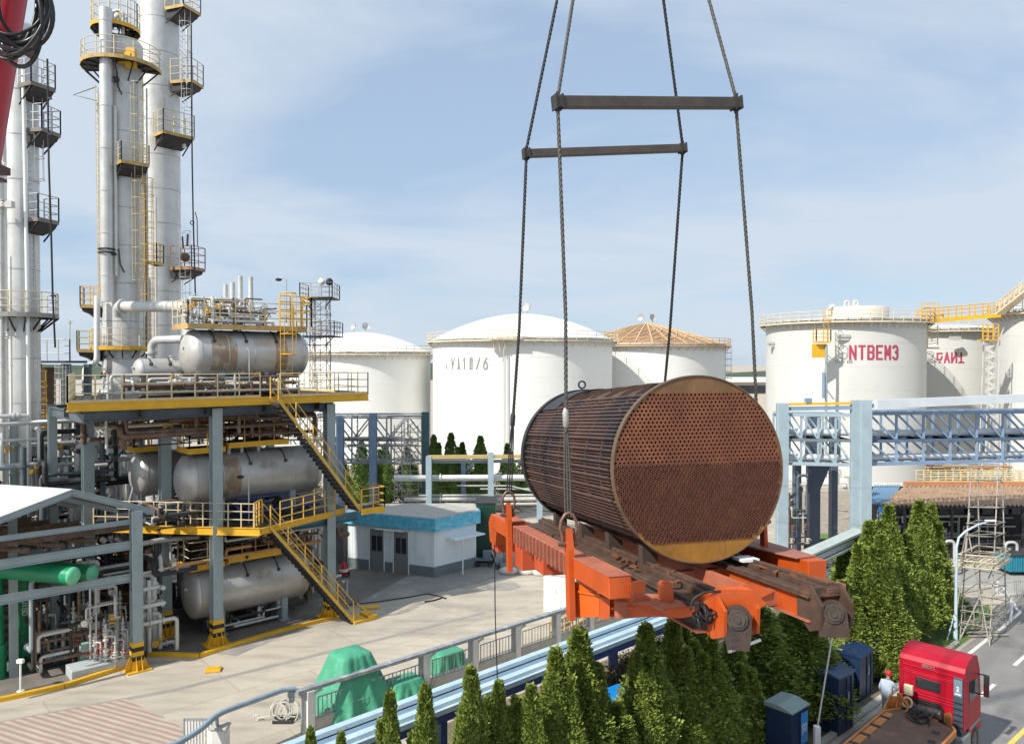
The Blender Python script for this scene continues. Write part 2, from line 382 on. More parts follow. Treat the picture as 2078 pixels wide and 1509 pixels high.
def letters(mb, text, fn, h, asp=.5, gap=.32, w=.16, depth=.02):
    "fn(u, v, d) -> world point; strokes as flat bars, d metres proud"
    u0 = 0
    for ch in text:
        for st in GL[ch]:
            for (a, b) in zip(st, st[1:]):
                ax, ay, bx, by = a[0]*asp*h+u0, a[1]*h, b[0]*asp*h+u0, b[1]*h
                dx_, dy_ = bx-ax, by-ay; L = math.hypot(dx_, dy_) or 1; ex, ey = dx_/L*w*h*.45, dy_/L*w*h*.45; nx, ny = -dy_/L*w*h/2, dx_/L*w*h/2
                q = [(ax-ex+nx, ay-ey+ny), (ax-ex-nx, ay-ey-ny), (bx+ex-nx, by+ey-ny), (bx+ex+nx, by+ey+ny)]
                vs = [fn(x, y, 0) for x, y in q]+[fn(x, y, depth) for x, y in q]
                mb.add(vs, [(4, 5, 6, 7), (0, 4, 7, 3), (1, 5, 4, 0), (2, 6, 5, 1), (3, 7, 6, 2)])
        u0 += h*(asp+gap*asp)
    return u0
# ================================================================ SETTING
def sheet(name, pts, z, m, thick=0):
    mb = MB(); 
    if thick: mb.prism([(p[0], p[1], z-thick) for p in pts], (0, 0, thick))
    else:
        tri = tessellate_polygon([[Vector((p[0], p[1], 0)) for p in pts]]); vs = [(p[0], p[1], z) for p in pts]
        for t in tri:
            a, b, c = [Vector(vs[i]) for i in t]
            if (b-a).cross(c-a).z < 0: t = t[::-1]
            mb.add([vs[i] for i in t], [(0, 1, 2)])
    return struct(name, mb, m)
def ground_mat():
    m = mat('yard concrete', (.50, .44, .355), .85, 0, .09, .35, stain=(.30, .27, .235), samt=.5, sth=.50, sscale=.22, bump=.005, bscale=9)
    t = m.node_tree; N = t.nodes; L = t.links; b = N['Principled BSDF']; src = b.inputs['Base Color'].links[0].from_socket
    tc = N.new('ShaderNodeTexCoord'); mp = N.new('ShaderNodeMapping'); mp.inputs['Rotation'].default_value = (0, 0, -math.radians(42)); L.new(tc.outputs['Object'], mp.inputs[0])
    br = N.new('ShaderNodeTexBrick'); br.offset = .5; br.inputs['Scale'].default_value = 1; br.inputs['Brick Width'].default_value = 6; br.inputs['Row Height'].default_value = 4.2
    br.inputs['Mortar Size'].default_value = .035; br.inputs['Mortar Smooth'].default_value = .3
    br.inputs['Color1'].default_value = (1, 1, 1, 1); br.inputs['Color2'].default_value = (.93, .93, .93, 1); br.inputs['Mortar'].default_value = (.78, .76, .73, 1)
    L.new(mp.outputs[0], br.inputs['Vector'])
    fn = N.new('ShaderNodeTexNoise'); fn.inputs['Scale'].default_value = 22; fn.inputs['Detail'].default_value = 4; L.new(tc.outputs['Object'], fn.inputs['Vector'])
    # long smeared tyre tracks along the yard
    mp2 = N.new('ShaderNodeMapping'); mp2.inputs['Rotation'].default_value = (0, 0, -math.radians(40)); mp2.inputs['Scale'].default_value = (.22, 1.1, 1); L.new(tc.outputs['Object'], mp2.inputs[0])
    n4 = N.new('ShaderNodeTexNoise'); n4.inputs['Scale'].default_value = 1.3; n4.inputs['Detail'].default_value = 8; L.new(mp2.outputs[0], n4.inputs['Vector'])
    r4 = N.new('ShaderNodeMapRange'); r4.inputs[1].default_value = .45; r4.inputs[2].default_value = .72; r4.inputs[3].default_value = 1; r4.inputs[4].default_value = .74; L.new(n4.outputs['Fac'], r4.inputs[0])
    rf = N.new('ShaderNodeMapRange'); rf.inputs[1].default_value = .3; rf.inputs[2].default_value = .7; rf.inputs[3].default_value = .9; rf.inputs[4].default_value = 1.06; L.new(fn.outputs['Fac'], rf.inputs[0])
    mu = N.new('ShaderNodeMath'); mu.operation = 'MULTIPLY'; L.new(r4.outputs[0], mu.inputs[0]); L.new(rf.outputs[0], mu.inputs[1])
    m1 = N.new('ShaderNodeMix'); m1.data_type = 'RGBA'; m1.blend_type = 'MULTIPLY'; m1.inputs[0].default_value = 1; L.new(src, m1.inputs[6]); L.new(br.outputs['Color'], m1.inputs[7])
    m2 = N.new('ShaderNodeMix'); m2.data_type = 'RGBA'; m2.blend_type = 'MULTIPLY'; m2.inputs[0].default_value = 1; L.new(m1.outputs[2], m2.inputs[6]); L.new(mu.outputs[0], m2.inputs[7])
    L.new(m2.outputs[2], b.inputs['Base Color']); return m
sheet('ground', [(-1500, -60), (1500, -60), (1500, 3000), (-1500, 3000)], 0, ground_mat())
ASPH = mat('road asphalt', (.235, .225, .215), .85, 0, .1, .6, stain=(.15, .145, .15), samt=.8, sth=.5, sscale=.35, bump=.006, bscale=30)
e = [G(1700, 1509), G(1830, 1408), G(1960, 1310), G(2020, 1264), G(2052, 1238)]
dr = (e[0]-e[2]).normalized(); e = [e[0]+dr*22]+e
sheet('road', [(p.x, p.y) for p in e]+[tuple(G(2063, 1222))[:2], tuple(G(2078, 1205))[:2], (70, 62), (70, -20), (e[0].x+20, -20)], .008, ASPH)
# paved crossing beyond the road
sheet('pavement', [tuple(G(x, y))[:2] for x, y in ((1905, 1150), (2078, 1150), (2300, 1150), (2300, 1195), (2078, 1200), (2030, 1202), (1905, 1190))], .006, mat('grey paving', (.33, .32, .30), .85, 0, .15, 1.5, bump=.004))
def stripe(name, pts, w, z, m):
    mb = MB(); pts = [Vector((p[0], p[1], z)) for p in pts]; o = []
    for i, p in enumerate(pts):
        d = (pts[min(i+1, len(pts)-1)]-pts[max(i-1, 0)]).normalized(); n = Vector((-d.y, d.x, 0))*w/2; o.append((p-n, p+n))
    for (a, b), (c, d) in zip(o, o[1:]): mb.add([a, c, d, b], [(0, 1, 2, 3)])
    return struct(name, mb, m)
WP = mat('white road paint', (.72, .71, .66), .7, 0, .12, 3, stain=(.35, .33, .3), samt=.6, sth=.58)
YP = mat('yellow road paint', (.70, .52, .12), .7, 0, .12, 3, stain=(.35, .3, .2), samt=.6, sth=.58)
stripe('road_edge_line', [p+Vector((.28, -.3, 0)) for p in e]+[G(2060, 1232), G(2057, 1222), G(2045, 1212), G(2022, 1200)], .16, .013, WP)
for i, (a, b) in enumerate((((1990, 1412), (2018, 1388)), ((2058, 1350), (2090, 1322)), ((2135, 1285), (2155, 1268)))):
    stripe('road_dash', [G(*a), G(*b)], .16, .013, WP)
stripe('road_centre_line', [G(2010, 1548), G(2078, 1482), G(2150, 1418), G(2300, 1300)], .16, .013, YP)
# planting strip, kerb and lawn
dirt = mat('dry soil', (.19, .145, .095), .95, 0, .3, 1.2, stain=(.09, .12, .035), samt=.8, sth=.52, sscale=.9, bump=.02, bscale=12)
kp = [p+Vector((-.15, .16, 0)) for p in e[:4]]
ta = G(560, 1640); tb = G(1640, 1205)
sheet('planting_strip', [(p.x, p.y) for p in kp]+[tuple(G(1905, 1262))[:2], tuple(G(1640, 1215))[:2], tuple(G(1250, 1330))[:2], tuple(G(900, 1470))[:2], (-11, 15), (0, 10)], .012, dirt)
kb = MB()
for a, b in zip(kp, kp[1:]): kb.beam(Vector((a.x-.1, a.y+.1, .05)), Vector((b.x-.1, b.y+.1, .05)), .22, .16)
struct('kerb', kb, M_conc())
grass_m = mat('lawn', (.13, .21, .05), .95, 0, .3, 1.5, stain=(.16, .15, .06), samt=.6, sth=.55, bump=.02, bscale=30)
lawn = [G(1760, 1335), G(1880, 1234), G(2005, 1228), G(2020, 1246), G(2003, 1262), G(1975, 1290), G(1930, 1322), G(1880, 1360)]
sheet('lawn', [(p.x, p.y) for p in lawn], .02, grass_m)
gb = MB(); rr = random.Random(3)
xs = [p.x for p in lawn]; ys = [p.y for p in lawn]
def inpoly(x, y, poly):
    c = False; n = len(poly)
    for i in range(n):
        a = poly[i]; b = poly[i-1]
        if (a.y > y) != (b.y > y) and x < (b.x-a.x)*(y-a.y)/(b.y-a.y)+a.x: c = not c
    return c
for i in range(9000):
    x = rr.uniform(min(xs), max(xs)); y = rr.uniform(min(ys), max(ys))
    if not inpoly(x, y, lawn): continue
    a = rr.uniform(0, 6.3); h = rr.uniform(.05, .13); w = .02; dx_, dy_ = math.cos(a)*w, math.sin(a)*w; lx, ly = rr.uniform(-.05, .05), rr.uniform(-.05, .05)
    gb.add([(x-dx_, y-dy_, .02), (x+dx_, y+dy_, .02), (x+lx, y+ly, .02+h)], [(0, 1, 2)])
single('grass', gb, grass_m, 'short green grass on the lawn around the scaffold feet', 'grass', kind='stuff')
# yard details
DRN = mat('drain channel', (.30, .28, .25), .9, 0, .15, 2)
stripe('drain_channel', [G(-200, 1518), G(0, 1466), G(350, 1400), G(850, 1277), G(985, 1242)], .28, .006, DRN)
sheet('shadowed_asphalt', [tuple(G(x, y))[:2] for x, y in ((640, 1130), (1130, 1130), (1010, 1172), (900, 1200), (700, 1236), (480, 1330), (430, 1325), (470, 1200))], .007,  # asphalt patch whose dark tone also stands for the stair's cast shadow
      mat('grey asphalt with shadow tone', (.27, .255, .235), .9, 0, .18, .6, stain=(.40, .37, .32), samt=.7, sth=.5, sscale=.5, bump=.01, bscale=8))
sheet('manhole_patch', [tuple(G(1020+a*38, 1190+b*8))[:2] for a, b in ((-1, 0), (-.4, -1), (.7, -1), (1, 0), (.3, 1), (-.6, 1))], .009, DRN)
def band_mat():
    m = mat('rust streaked slab', (.46, .40, .33), .85, 0, .15, 1, bump=.004); t = m.node_tree; N = t.nodes; L = t.links; b = N['Principled BSDF']; src = b.inputs['Base Color'].links[0].from_socket
    tc = N.new('ShaderNodeTexCoord'); mp = N.new('ShaderNodeMapping'); mp.inputs['Rotation'].default_value = (0, 0, math.radians(24)); mp.inputs['Scale'].default_value = (1, 1, 1); L.new(tc.outputs['Object'], mp.inputs[0])
    w = N.new('ShaderNodeTexWave'); w.bands_direction = 'Y'; w.inputs['Scale'].default_value = 1.15; w.inputs['Distortion'].default_value = 1.2; w.inputs['Detail'].default_value = 3; L.new(mp.outputs[0], w.inputs['Vector'])
    m1 = N.new('ShaderNodeMix'); m1.data_type = 'RGBA'; L.new(w.outputs['Fac'], m1.inputs[0]); L.new(src, m1.inputs[6]); m1.inputs[7].default_value = (.33, .22, .17, 1)
    L.new(m1.outputs[2], b.inputs['Base Color']); return m
sheet('streaked_slab', [tuple(G(x, y))[:2] for x, y in ((-300, 1560), (-80, 1480), (255, 1418), (400, 1490), (340, 1530), (100, 1600))], .009, band_mat())
cur = [G(-260, 1490), G(-60, 1436), G(130, 1395), G(255, 1354)]
cm = MB(); 
for a, b in zip(cur, cur[1:]): cm.beam(a+Vector((0, 0, .08)), b+Vector((0, 0, .08)), .2, .18)
struct('yellow_kerb', cm, M_yellow())
cm = MB(); c2 = [G(300, 1330), G(405, 1333), G(470, 1312), G(560, 1285), G(672, 1256)]
for a, b in zip(c2, c2[1:]): cm.beam(a+Vector((0, 0, .08)), b+Vector((0, 0, .08)), .2, .18)
struct('yellow_kerb', cm, M_yellow())
# dark plinth floor below the vessels and canopy
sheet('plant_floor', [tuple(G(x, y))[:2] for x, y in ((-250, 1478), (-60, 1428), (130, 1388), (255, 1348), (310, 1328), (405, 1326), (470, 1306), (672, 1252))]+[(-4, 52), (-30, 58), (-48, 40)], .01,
      mat('dark plant floor', (.17, .15, .13), .8, 0, .25, .8, stain=(.3, .27, .23), samt=.6, sth=.55))
for i, (px, py, w, lb) in enumerate(((433, 1360, .62, 'flat yellow cover plate alone on the pale concrete'), (752, 1233, .95, 'dull yellow cover plate on the asphalt beyond the stair foot'))):
    g = G(px, py); mb = MB(); mb.box((g.x, g.y, .05), (w, .5, .08), math.radians(12)); mb.box((g.x, g.y, .094), (w*.84, .36, .02), math.radians(12))
    single('ground_cover', mb, M_yellow(), lb, 'cover plate', g, bevel=.01)
# distant ground
hm = MB(); rr = random.Random(5)
pts = [(-700+i*35, 620+rr.uniform(-20, 20), max(0, 9+5*math.sin(i*.7)+rr.uniform(-3, 3))) for i in range(60)]
for a, b in zip(pts, pts[1:]): hm.add([(a[0], a[1]-60, 0), (b[0], b[1]-60, 0), b, a], [(0, 1, 2, 3)], True); hm.add([a, b, (b[0], b[1]+200, 0), (a[0], a[1]+200, 0)], [(0, 1, 2, 3)], True)
struct('far_hills', hm, mat('far trees', (.06, .085, .05), .9, 0, .3, .05))

# ================================================================ STORAGE TANKS
def tank(name, label, px, Dc, hpx, ytop, roof, yroof, wall, railm, rib=False, roofm=None, angles=(0, 360)):
    c = Vector((X(px, Dc), Dc, 0)); r = math.sin(math.atan(hpx/F*math.cos(math.atan((px-CX)/F))**2))*math.hypot(c.x, c.y)
    dirn = Vector((-c.x, -c.y, 0)).normalized(); front = c+dirn*r; zt = P(CX, ytop, front.y).z
    t = thing(name, label, 'storage tank', c)
    s = MB(); pr = [(r, 0)]; k = 7
    for i in range(1, k+1):
        z = zt*i/k; s.lathe([(r, z-.025), (r+.014, z-.02), (r+.014, z+.02), (r, z+.025)], (c.x, c.y, 0), n=96, smooth=False)
    s.lathe([(r, 0), (r, zt)], (c.x, c.y, 0), n=96); s.lathe([(r, zt-.12), (r+.12, zt-.12), (r+.12, zt+.02), (r, zt+.02)], (c.x, c.y, 0), n=96, smooth=False)
    part('shell', s, wall, t)
    zr = P(CX, yroof, Dc).z-zt; m = MB(); prf = []
    for i in range(13):
        q = 1-i/12; prf.append((max(.001, r*q), zt+zr*(1-q**(1.9 if roof == 'dome' else 1.15))))
    m.lathe(prf, (c.x, c.y, 0), n=72, smooth=True)
    rp = part('roof', m, roofm or wall, t)
    if rib:
        b = MB()
        for i in range(30):
            a = 2*math.pi*i/30
            ps = [(c.x+rr_*math.cos(a), c.y+rr_*math.sin(a), z+.06) for rr_, z in prf[::2]]
            for p, q in zip(ps, ps[1:]): b.beam(p, q, .16, .12)
            for (ra, za), (rb, zb) in ((prf[1], prf[3]), (prf[3], prf[5]), (prf[5], prf[7])):
                b.beam((c.x+ra*math.cos(a), c.y+ra*math.sin(a), za+.1), (c.x+rb*math.cos(a+.2), c.y+rb*math.sin(a+.2), zb+.1), .1, .08)
        part('roof_framing', b, mat('bare timber rust framing', (.60, .44, .25), .7, 0, .2, 1, stain=RUST, samt=.7, sth=.6), rp)
    # walkway round the rim
    w = MB(); n = 60; i_ = ringpts(c, r+.05, zt-.35, 0, 2*math.pi, n); o_ = ringpts(c, r+.75, zt-.35, 0, 2*math.pi, n)
    for i in range(n):
        w.add([i_[i], i_[i+1], o_[i+1], o_[i]], [(0, 1, 2, 3)]); w.add([i_[i], i_[i+1], o_[i+1], o_[i]], [(3, 2, 1, 0)]); w.beam(o_[i], o_[i+1], .05, .16)
        w.beam(o_[i], Vector((i_[i].x, i_[i].y, zt-1.0)), .06)
    part('rim_walkway', w, railm, t)
    rl = MB(); q = ringpts(c, r+.72, zt-.35, 0, 2*math.pi, 48)
    for i in range(48): rl.beam(q[i], q[i]+Vector((0, 0, 1.15)), .06)
    for zz in (1.15, .75, .38): rl.tube([v+Vector((0, 0, zz)) for v in q], .035, 5)
    part('railing', rl, railm, t)
    return t, c, r, zt, dirn
TR = mat('tank rail paint', (.70, .60, .42), .6, 0, .15, 1, stain=(.5, .3, .16), samt=.6, sth=.58)
def roofdish(t, p, s=.55, k=2):
    for i in range(k):
        m = MB()
        o = Vector((p.x+(i-(k-1)/2)*2.0*s*1.1, p.y, p.z)); m.tube([o, o+Vector((0, 0, s*.9))], .07, 8)
        ax = Vector((-.75 if i % 2 == 0 else .55, -.75, .25)); m.lathe([(.02, -.3*s), (.35*s, -.26*s), (.62*s, -.1*s), (.74*s, .12*s)], o+Vector((0, 0, s*1.2)), ax, 16)
        m.lathe([(.72*s, .12*s), (.33*s, -.22*s), (.02, -.26*s)], o+Vector((0, 0, s*1.2)), ax, 16)
        part('roof_vent', m, mat('vent cowl', (.55, .55, .54), .4, .4, .2, 3), t)
def tank_text(t, c, r, text, px, py, hpx, m, gname='lettering', asp=.5, gap=.36, w=.17):
    "lettering wrapped on the shell; px, py = left bottom pixel"
    a = (px-CX)/F; D = c.y-r*.93
    for _ in range(30):
        x = a*D; dx_ = x-c.x; D = c.y-math.sqrt(max(.1, r*r-dx_*dx_))
    x = a*D; ang = math.atan2(D-c.y, x-c.x); z0 = P(px, py, D).z; h = hpx/F*D
    mb = MB(); letters(mb, text, lambda u, v, d: Vector((c.x+(r+.025+d)*math.cos(ang+u/r), c.y+(r+.025+d)*math.sin(ang+u/r), z0+v)), h, asp, gap, w)
    return part(gname, mb, m, t)
GREYT = mat('grey lettering', (.25, .26, .25), .7, 0, .2, 3); REDT = mat('crimson lettering', (.42, .045, .10), .6, 0, .2, 1)
t1, c1, r1, z1, d1 = tank('storage_tank', 'white domed storage tank behind the lattice mast, half hidden by the vessels', 733, 105, 143, 713, 'dome', 674, M_white(), TR)
roofdish(t1, Vector((c1.x-.2, c1.y, P(CX, 674, 105).z-.1)), .75, 2)
t2, c2_, r2, z2, d2 = tank('storage_tank', 'tallest white domed tank marked with grey letters ending in 6', 1060, 100, 182, 684, 'dome', 637, M_white(), TR)
roofdish(t2, Vector((c2_.x+.6, c2_.y, P(CX, 638, 100).z-.1)), .9, 1); 
tank_text(t2, c2_, r2, 'Yl10/6', 917, 748, 21, GREYT, asp=.42, gap=.85, w=.14)
tank_text(t2, c2_, r2, 'I', 905, 748, 9, GREYT, gname='small_mark', w=.3)
mb = MB(); a = P(1014, 700, c2_.y-r2+.2); ladder(mb, (a.x, a.y-.7, .5), (a.x, a.y-.7, a.z+1.2), .35, None, False); mb.tube([(a.x+.5, a.y-.6, .5), (a.x+.5, a.y-.6, a.z+.4)], .07, 6); part('downpipe', mb, M_pipe(), t2)
mb = MB(); a = P(1020, 690, c2_.y-r2-.9)
for i in range(5): mb.beam(a+Vector((i*.6-1.2, 0, .4)), a+Vector((i*.6-.9, .4, -1.4+.2*i)), .07)
mb.box(a+Vector((0, .2, .1)), (4.2, .8, .12)); railing(mb, [a+Vector((-2, -.2, .1)), a+Vector((2, -.2, .1))], 1.1, .8, .035, (.4, .75)); part('side_platform', mb, TR, t2)
t3, c3, r3, z3, d3 = tank('storage_tank', 'white tank with a bare rusty ribbed conical roof behind the bundle', 1312, 116, 158, 696, 'cone', 655, M_white(),
     mat('orange rail paint', (.62, .38, .18), .6, 0, .2, 1), rib=True, roofm=mat('rusty roof sheet', (.30, .17, .10), .8, 0, .3, .8, stain=(.46, .32, .2), samt=.6, sth=.52))
roofdish(t3, Vector((c3.x, c3.y, P(CX, 656, 116).z-.1)), .8, 2)
mb = MB(); a = Vector((X(1479, 112), 112, z3-.3)); ladder(mb, (a.x, a.y, 4), a, .9, (0, -1, 0), True, .05); part('ladder', mb, M_railg(), t3)
t4, c4, r4, z4, d4 = tank('storage_tank', 'grey white tank with crimson NTBEM3 lettering at right', 1711, 88, 163, 646, 'dome', 648, M_grey(), TR)
tank_text(t4, c4, r4, 'NTBEM3', 1725, 728, 26, REDT, asp=.38, gap=.72, w=.155)
g_ = mat('faint grey emblem', (.30, .30, .29), .7, 0, .2, 2)
tank_text(t4, c4, r4, 'O', 1702, 727, 25, g_, gname='emblem', asp=.66, w=.05); tank_text(t4, c4, r4, 'O', 1706, 728, 12, g_, gname='emblem', asp=.9, w=.06)
tank_text(t4, c4, r4, '1TIXV 000', 1694, 736, 5, g_, gname='small_lettering', asp=.5, gap=.5, w=.16)
mb = MB(); o = Vector((X(1722, 86), 84, z4)); mb.lathe([(3.2, 0), (3.2, 1.3), (3.0, 1.42), (.01, 1.5)], o, n=40)
part('roof_housing', mb, mat('cream roof housing', (.6, .55, .48), .6, 0, .1, .6), t4)
for i, (px, py) in enumerate(((1684, 622), (1692, 618), (1703, 624), (1722, 610), (1732, 611), (1741, 618), (1752, 626))):
    mb = MB(); a = Vector((X(px, 83), 83+i % 2, z4+.9)); mb.pipe([a, Vector((a.x, a.y, Z(py, 83))), Vector((a.x+.45, a.y, Z(py, 83))), Vector((a.x+.45, a.y, Z(py, 83)-.8))], .13, .2); part('roof_vent_pipe', mb, mat('cream vent pipe', (.62, .58, .5), .6, 0, .1, 1), t4)
mb = MB(); mb.beam((X(1738, 83), 83, Z(614, 83)), (X(1770, 83), 83, Z(650, 83)), .12); mb.beam((X(1741, 83), 83.6, Z(618, 83)), (X(1770, 83), 83.6, Z(652, 83)), .12); part('sloping_stay', mb, mat('cream vent pipe', (.62, .58, .5), .6, 0, .1, 1), t4)
def hang_platform(t, px, y0, y1, D, w=2.4):
    m = MB(); a = P(px, y1, D); m.box(a, (w, .9, .18)); railing(m, [a+Vector((-w/2, .4, .1)), a+Vector((-w/2, -.4, .1)), a+Vector((w/2, -.4, .1)), a+Vector((w/2, .4, .1))], 1.2, .7, .045, (.4, .8)); 
    ladder(m, a+Vector((w*.3, 0, .1)), P(px, y0, D)+Vector((w*.3, 0, .6)), .5, (0, -1, 0), True, .04); m.box(a+Vector((-.2, .2, -.9)), (1.4, .4, 1.4)); return part('access_platform', m, M_yellow(), t)
hang_platform(t4, 1668, 640, 694, 79.0, 1.5)
for px, py, w in ((1711, 681, 1.3), (1565, 695, .9)):
    mb = MB(); D = c4.y-math.sqrt(max(1, r4*r4-(X(px, 80)-c4.x)**2))-.2; mb.box(P(px, py, D), (w, .5, .3)); mb.box(P(px, py, D)+Vector((0, 0, -.3)), (w*.9, .3, .35))
    part('foam_box', mb, M_pipe(), t4)
mb = MB(); a = P(1677, 700, 78.9); mb.tube([a, Vector((a.x, a.y, 1))], .14, 8); b_ = P(1670, 755, 78.6); mb.tube([b_, Vector((b_.x, b_.y, 9.4))], .11, 8); mb.beam(P(1672, 783, 78.6), P(1692, 810, 78.6), .12); part('downpipe', mb, M_steel(), t4)
t5, c5, r5, z5, d5 = tank('storage_tank', 'smaller grey white tank with crimson inverted letters between two bigger tanks', 1905, 99, 136, 666, 'dome', 658, M_grey(), TR)
tank_text(t5, c5, r5, 'CAi_', 1902, 735, 19, REDT, asp=.42, gap=.6, w=.16)
tank_text(t5, c5, r5, 'O', 1880, 728, 15, g_, gname='emblem', asp=.85, w=.07); tank_text(t5, c5, r5, '3', 1883, 729, 12, g_, gname='emblem', asp=.7, w=.1); tank_text(t5, c5, r5, 'OCOVXV', 1880, 736, 4.5, g_, gname='small_lettering', w=.18)
mb = MB(); mb.box(P(1938, 686, 90.4), (1.2, .5, .45)); part('foam_box', mb, M_pipe(), t5)
t6, c6, r6, z6, d6 = tank('storage_tank', 'large pale grey tank cut off by the right edge of the view', 2172, 82, 166, 624, 'dome', 602, M_grey(), TR)
# yellow bridge between tanks and stair tower
bt = thing('tank_walkway', 'bright yellow footbridge spanning between the tank tops', 'walkway', P(1870, 648, 84))
mb = MB(); A = P(1866, 650, 84); B = P(2028, 637, 82); mb.beam(A, B, 1.0, .16); mb.beam(A+Vector((0, -.45, -.2)), B+Vector((0, -.45, -.2)), .2, .34); part('deck', mb, M_yellow(), bt)
mb = MB(); 
for dy_ in (-.5, .5): railing(mb, [A+Vector((0, dy_, .1)), B+Vector((0, dy_, .1))], 1.15, 1.4, .045, (.4, .8))
part('railing', mb, M_yellow(), bt)
A2 = P(2028, 637, 81); B2 = P(2090, 588, 77)
mb = MB(); railing(mb, [A2, B2], 1.3, .8, .05, (.4, .8)); railing(mb, [A2+Vector((.4, 1.1, 0)), B2+Vector((.4, 1.1, 0))], 1.3, .8, .05, (.4, .8)); mb.beam(A2, B2, 1.0, .2); part('ramp', mb, TR, bt)
mb = MB(); mb.box(P(1888, 640, 83.6), (2.2, 1.1, .15)); railing(mb, [P(1870, 652, 83), P(1905, 652, 83)], 2.0, .6, .04, (.5, 1.0, 1.5)); part('landing', mb, M_yellow(), bt)
mb = MB()
for px in (1868, 1880): mb.beam(P(px, 655, 84), P(px+12, 690, 86), .09)
for k in range(7): mb.beam(P(1882, 668+k*5, 85), P(1903, 665+k*5, 85), .08)
mb.beam(P(1882, 660, 85), P(1882, 705, 85), .09); mb.beam(P(1903, 660, 85), P(1903, 700, 85), .09); mb.box(P(1886, 706, 85), (1.8, .8, .2)); part('hanger', mb, TR, bt)
st = thing('stair_tower', 'pale zigzag stair climbing the gap between the two right tanks', 'stair', (X(2003, 79), 79, 0))
mb = MB(); w = .95
for s_ in (-1, 1):
    for k in (-1, 1): mb.beam((X(2003, 79)+s_*w*.55, 79+k*.5, 0), (X(2012, 79)+s_*w*.55, 79+k*.5, Z(690, 79)), .08)
for k in range(15):
    z = Z(805, 79)+k*.55-4*.55; s_ = 1 if k % 2 else -1
    if z < 0: continue
    mb.beam((X(2003, 79)-s_*w*.5, 78.5, z), (X(2004, 79)+s_*w*.5, 78.5, z+.55), .12, .3)
    mb.beam((X(2003, 79)-s_*w*.5, 78.5, z+.4), (X(2004, 79)+s_*w*.5, 78.5, z+.9), .05)
part('frame', mb, mat('cream stair paint', (.62, .6, .55), .6, 0, .15, 1), st)
mb = MB(); a = P(2004, 690, 78.6); mb.box(a, (1.6, 1, .12)); railing(mb, [a+Vector((-.8, -.5, 0)), a+Vector((.8, -.5, 0))], 1.6, .5, .05, (.4, .8, 1.2)); part('top_platform', mb, M_yellow(), st)
# distant pale building behind the bundle
fb = thing('warehouse', 'low cream warehouse with a white roof just right of the bundle top', 'warehouse', P(1530, 800, 150))
mb = MB(); a = P(1490, 775, 150); b_ = P(1640, 775, 150); mb.obox((a.x, 150, 0), (b_.x-a.x, 0, 0), (0, 14, 0), (0, 0, a.z)); part('wall', mb, mat('cream wall', (.55, .5, .42), .8, 0, .1, .3), fb)
mb = MB(); mb.obox((a.x-.5, 149.3, a.z), (b_.x-a.x+1, 0, 0), (0, 15.6, 0), (0, 0, .7)); part('roof', mb, M_white(), fb)
mb = MB(); mb.obox((a.x, 149.9, a.z-2.2), (b_.x-a.x, 0, 0), (0, .1, 0), (0, 0, 1.5)); part('window', mb, M_glass(), fb)
# ================================================================ COLUMNS
def S(t, n, z): return Vector((-13.6+.743*t+.669*n, 34.8+.669*t-.743*n, z))
E1 = Vector((.743, .669, 0)); EN = Vector((.669, -.743, 0))
def column(label, px, D, r, ztop, m=None, seams=2.2, dome=.5):
    c = Vector((X(px, D), D, 0)); t = thing('distillation_column', label, 'column', c)
    s = MB(); pr = [(r, 0), (r, ztop)]
    if dome: pr += [(r*math.cos(math.pi/2*k/7)+.0005, ztop+r*dome*math.sin(math.pi/2*k/7)) for k in range(1, 8)]
    s.lathe(pr, c, n=48); z = seams
    sm_ = MB()
    while z < ztop-.5:
        sm_.lathe([(r-.01, z-.03), (r+.012, z-.025), (r+.012, z+.025), (r-.01, z+.03)], c, n=48, smooth=False); z += seams
    part('shell', s, m or M_alu(), t); part('cladding_seams', sm_, mat('seam grey', (.46, .46, .45), .5, .2, .3, 3, stain=(.22, .15, .1), samt=.6), t); return t, c
def a2(d): return math.radians(d)
def zof(py, D): return Z(py, D)
def basket(par, c, r, z, w, ang, dep=1.1, fm=None, rm=None, h=1.1, under=True):
    "small straight platform hung on the side of a column; ang = direction it faces"
    a = a2(ang); o = Vector((math.cos(a), math.sin(a), 0)); s = Vector((-math.sin(a), math.cos(a), 0)); b = Vector((c.x, c.y, z))+o*r
    d = MB(); d.obox(b-s*w/2-Vector((0, 0, .06)), s*w, o*dep, (0, 0, .06))
    if under:
        q0 = b-s*w*.42; d.prism([q0-Vector((0, 0, .08)), q0+o*dep*.96-Vector((0, 0, .08)), q0+o*dep*.9-Vector((0, 0, .3)), q0+o*dep*.45-Vector((0, 0, .5)), q0-Vector((0, 0, .62))], s*w*.84)
        for k in (-.46, .46): d.beam(b+s*w*k+o*dep*.9-Vector((0, 0, .12)), b+s*w*k-Vector((0, 0, .9)), .06)
    p = part('platform', d, M_dark(), par)
    f = MB(); q = [b-s*w/2, b-s*w/2+o*dep, b+s*w/2+o*dep, b+s*w/2]
    for u, v in zip(q, q[1:]): f.beam(u, v, .04, .2)
    part('fascia', f, fm or mat('weathered ochre paint', (.50, .34, .11), .6, 0, .2, 2, stain=(.25, .15, .08), samt=.7, sth=.52), p)
    rl = MB(); railing(rl, [v+Vector((0, 0, .05)) for v in q], h, .6, .024, (h*.33, h*.66)); part('railing', rl, rm or M_rail(), p); return p
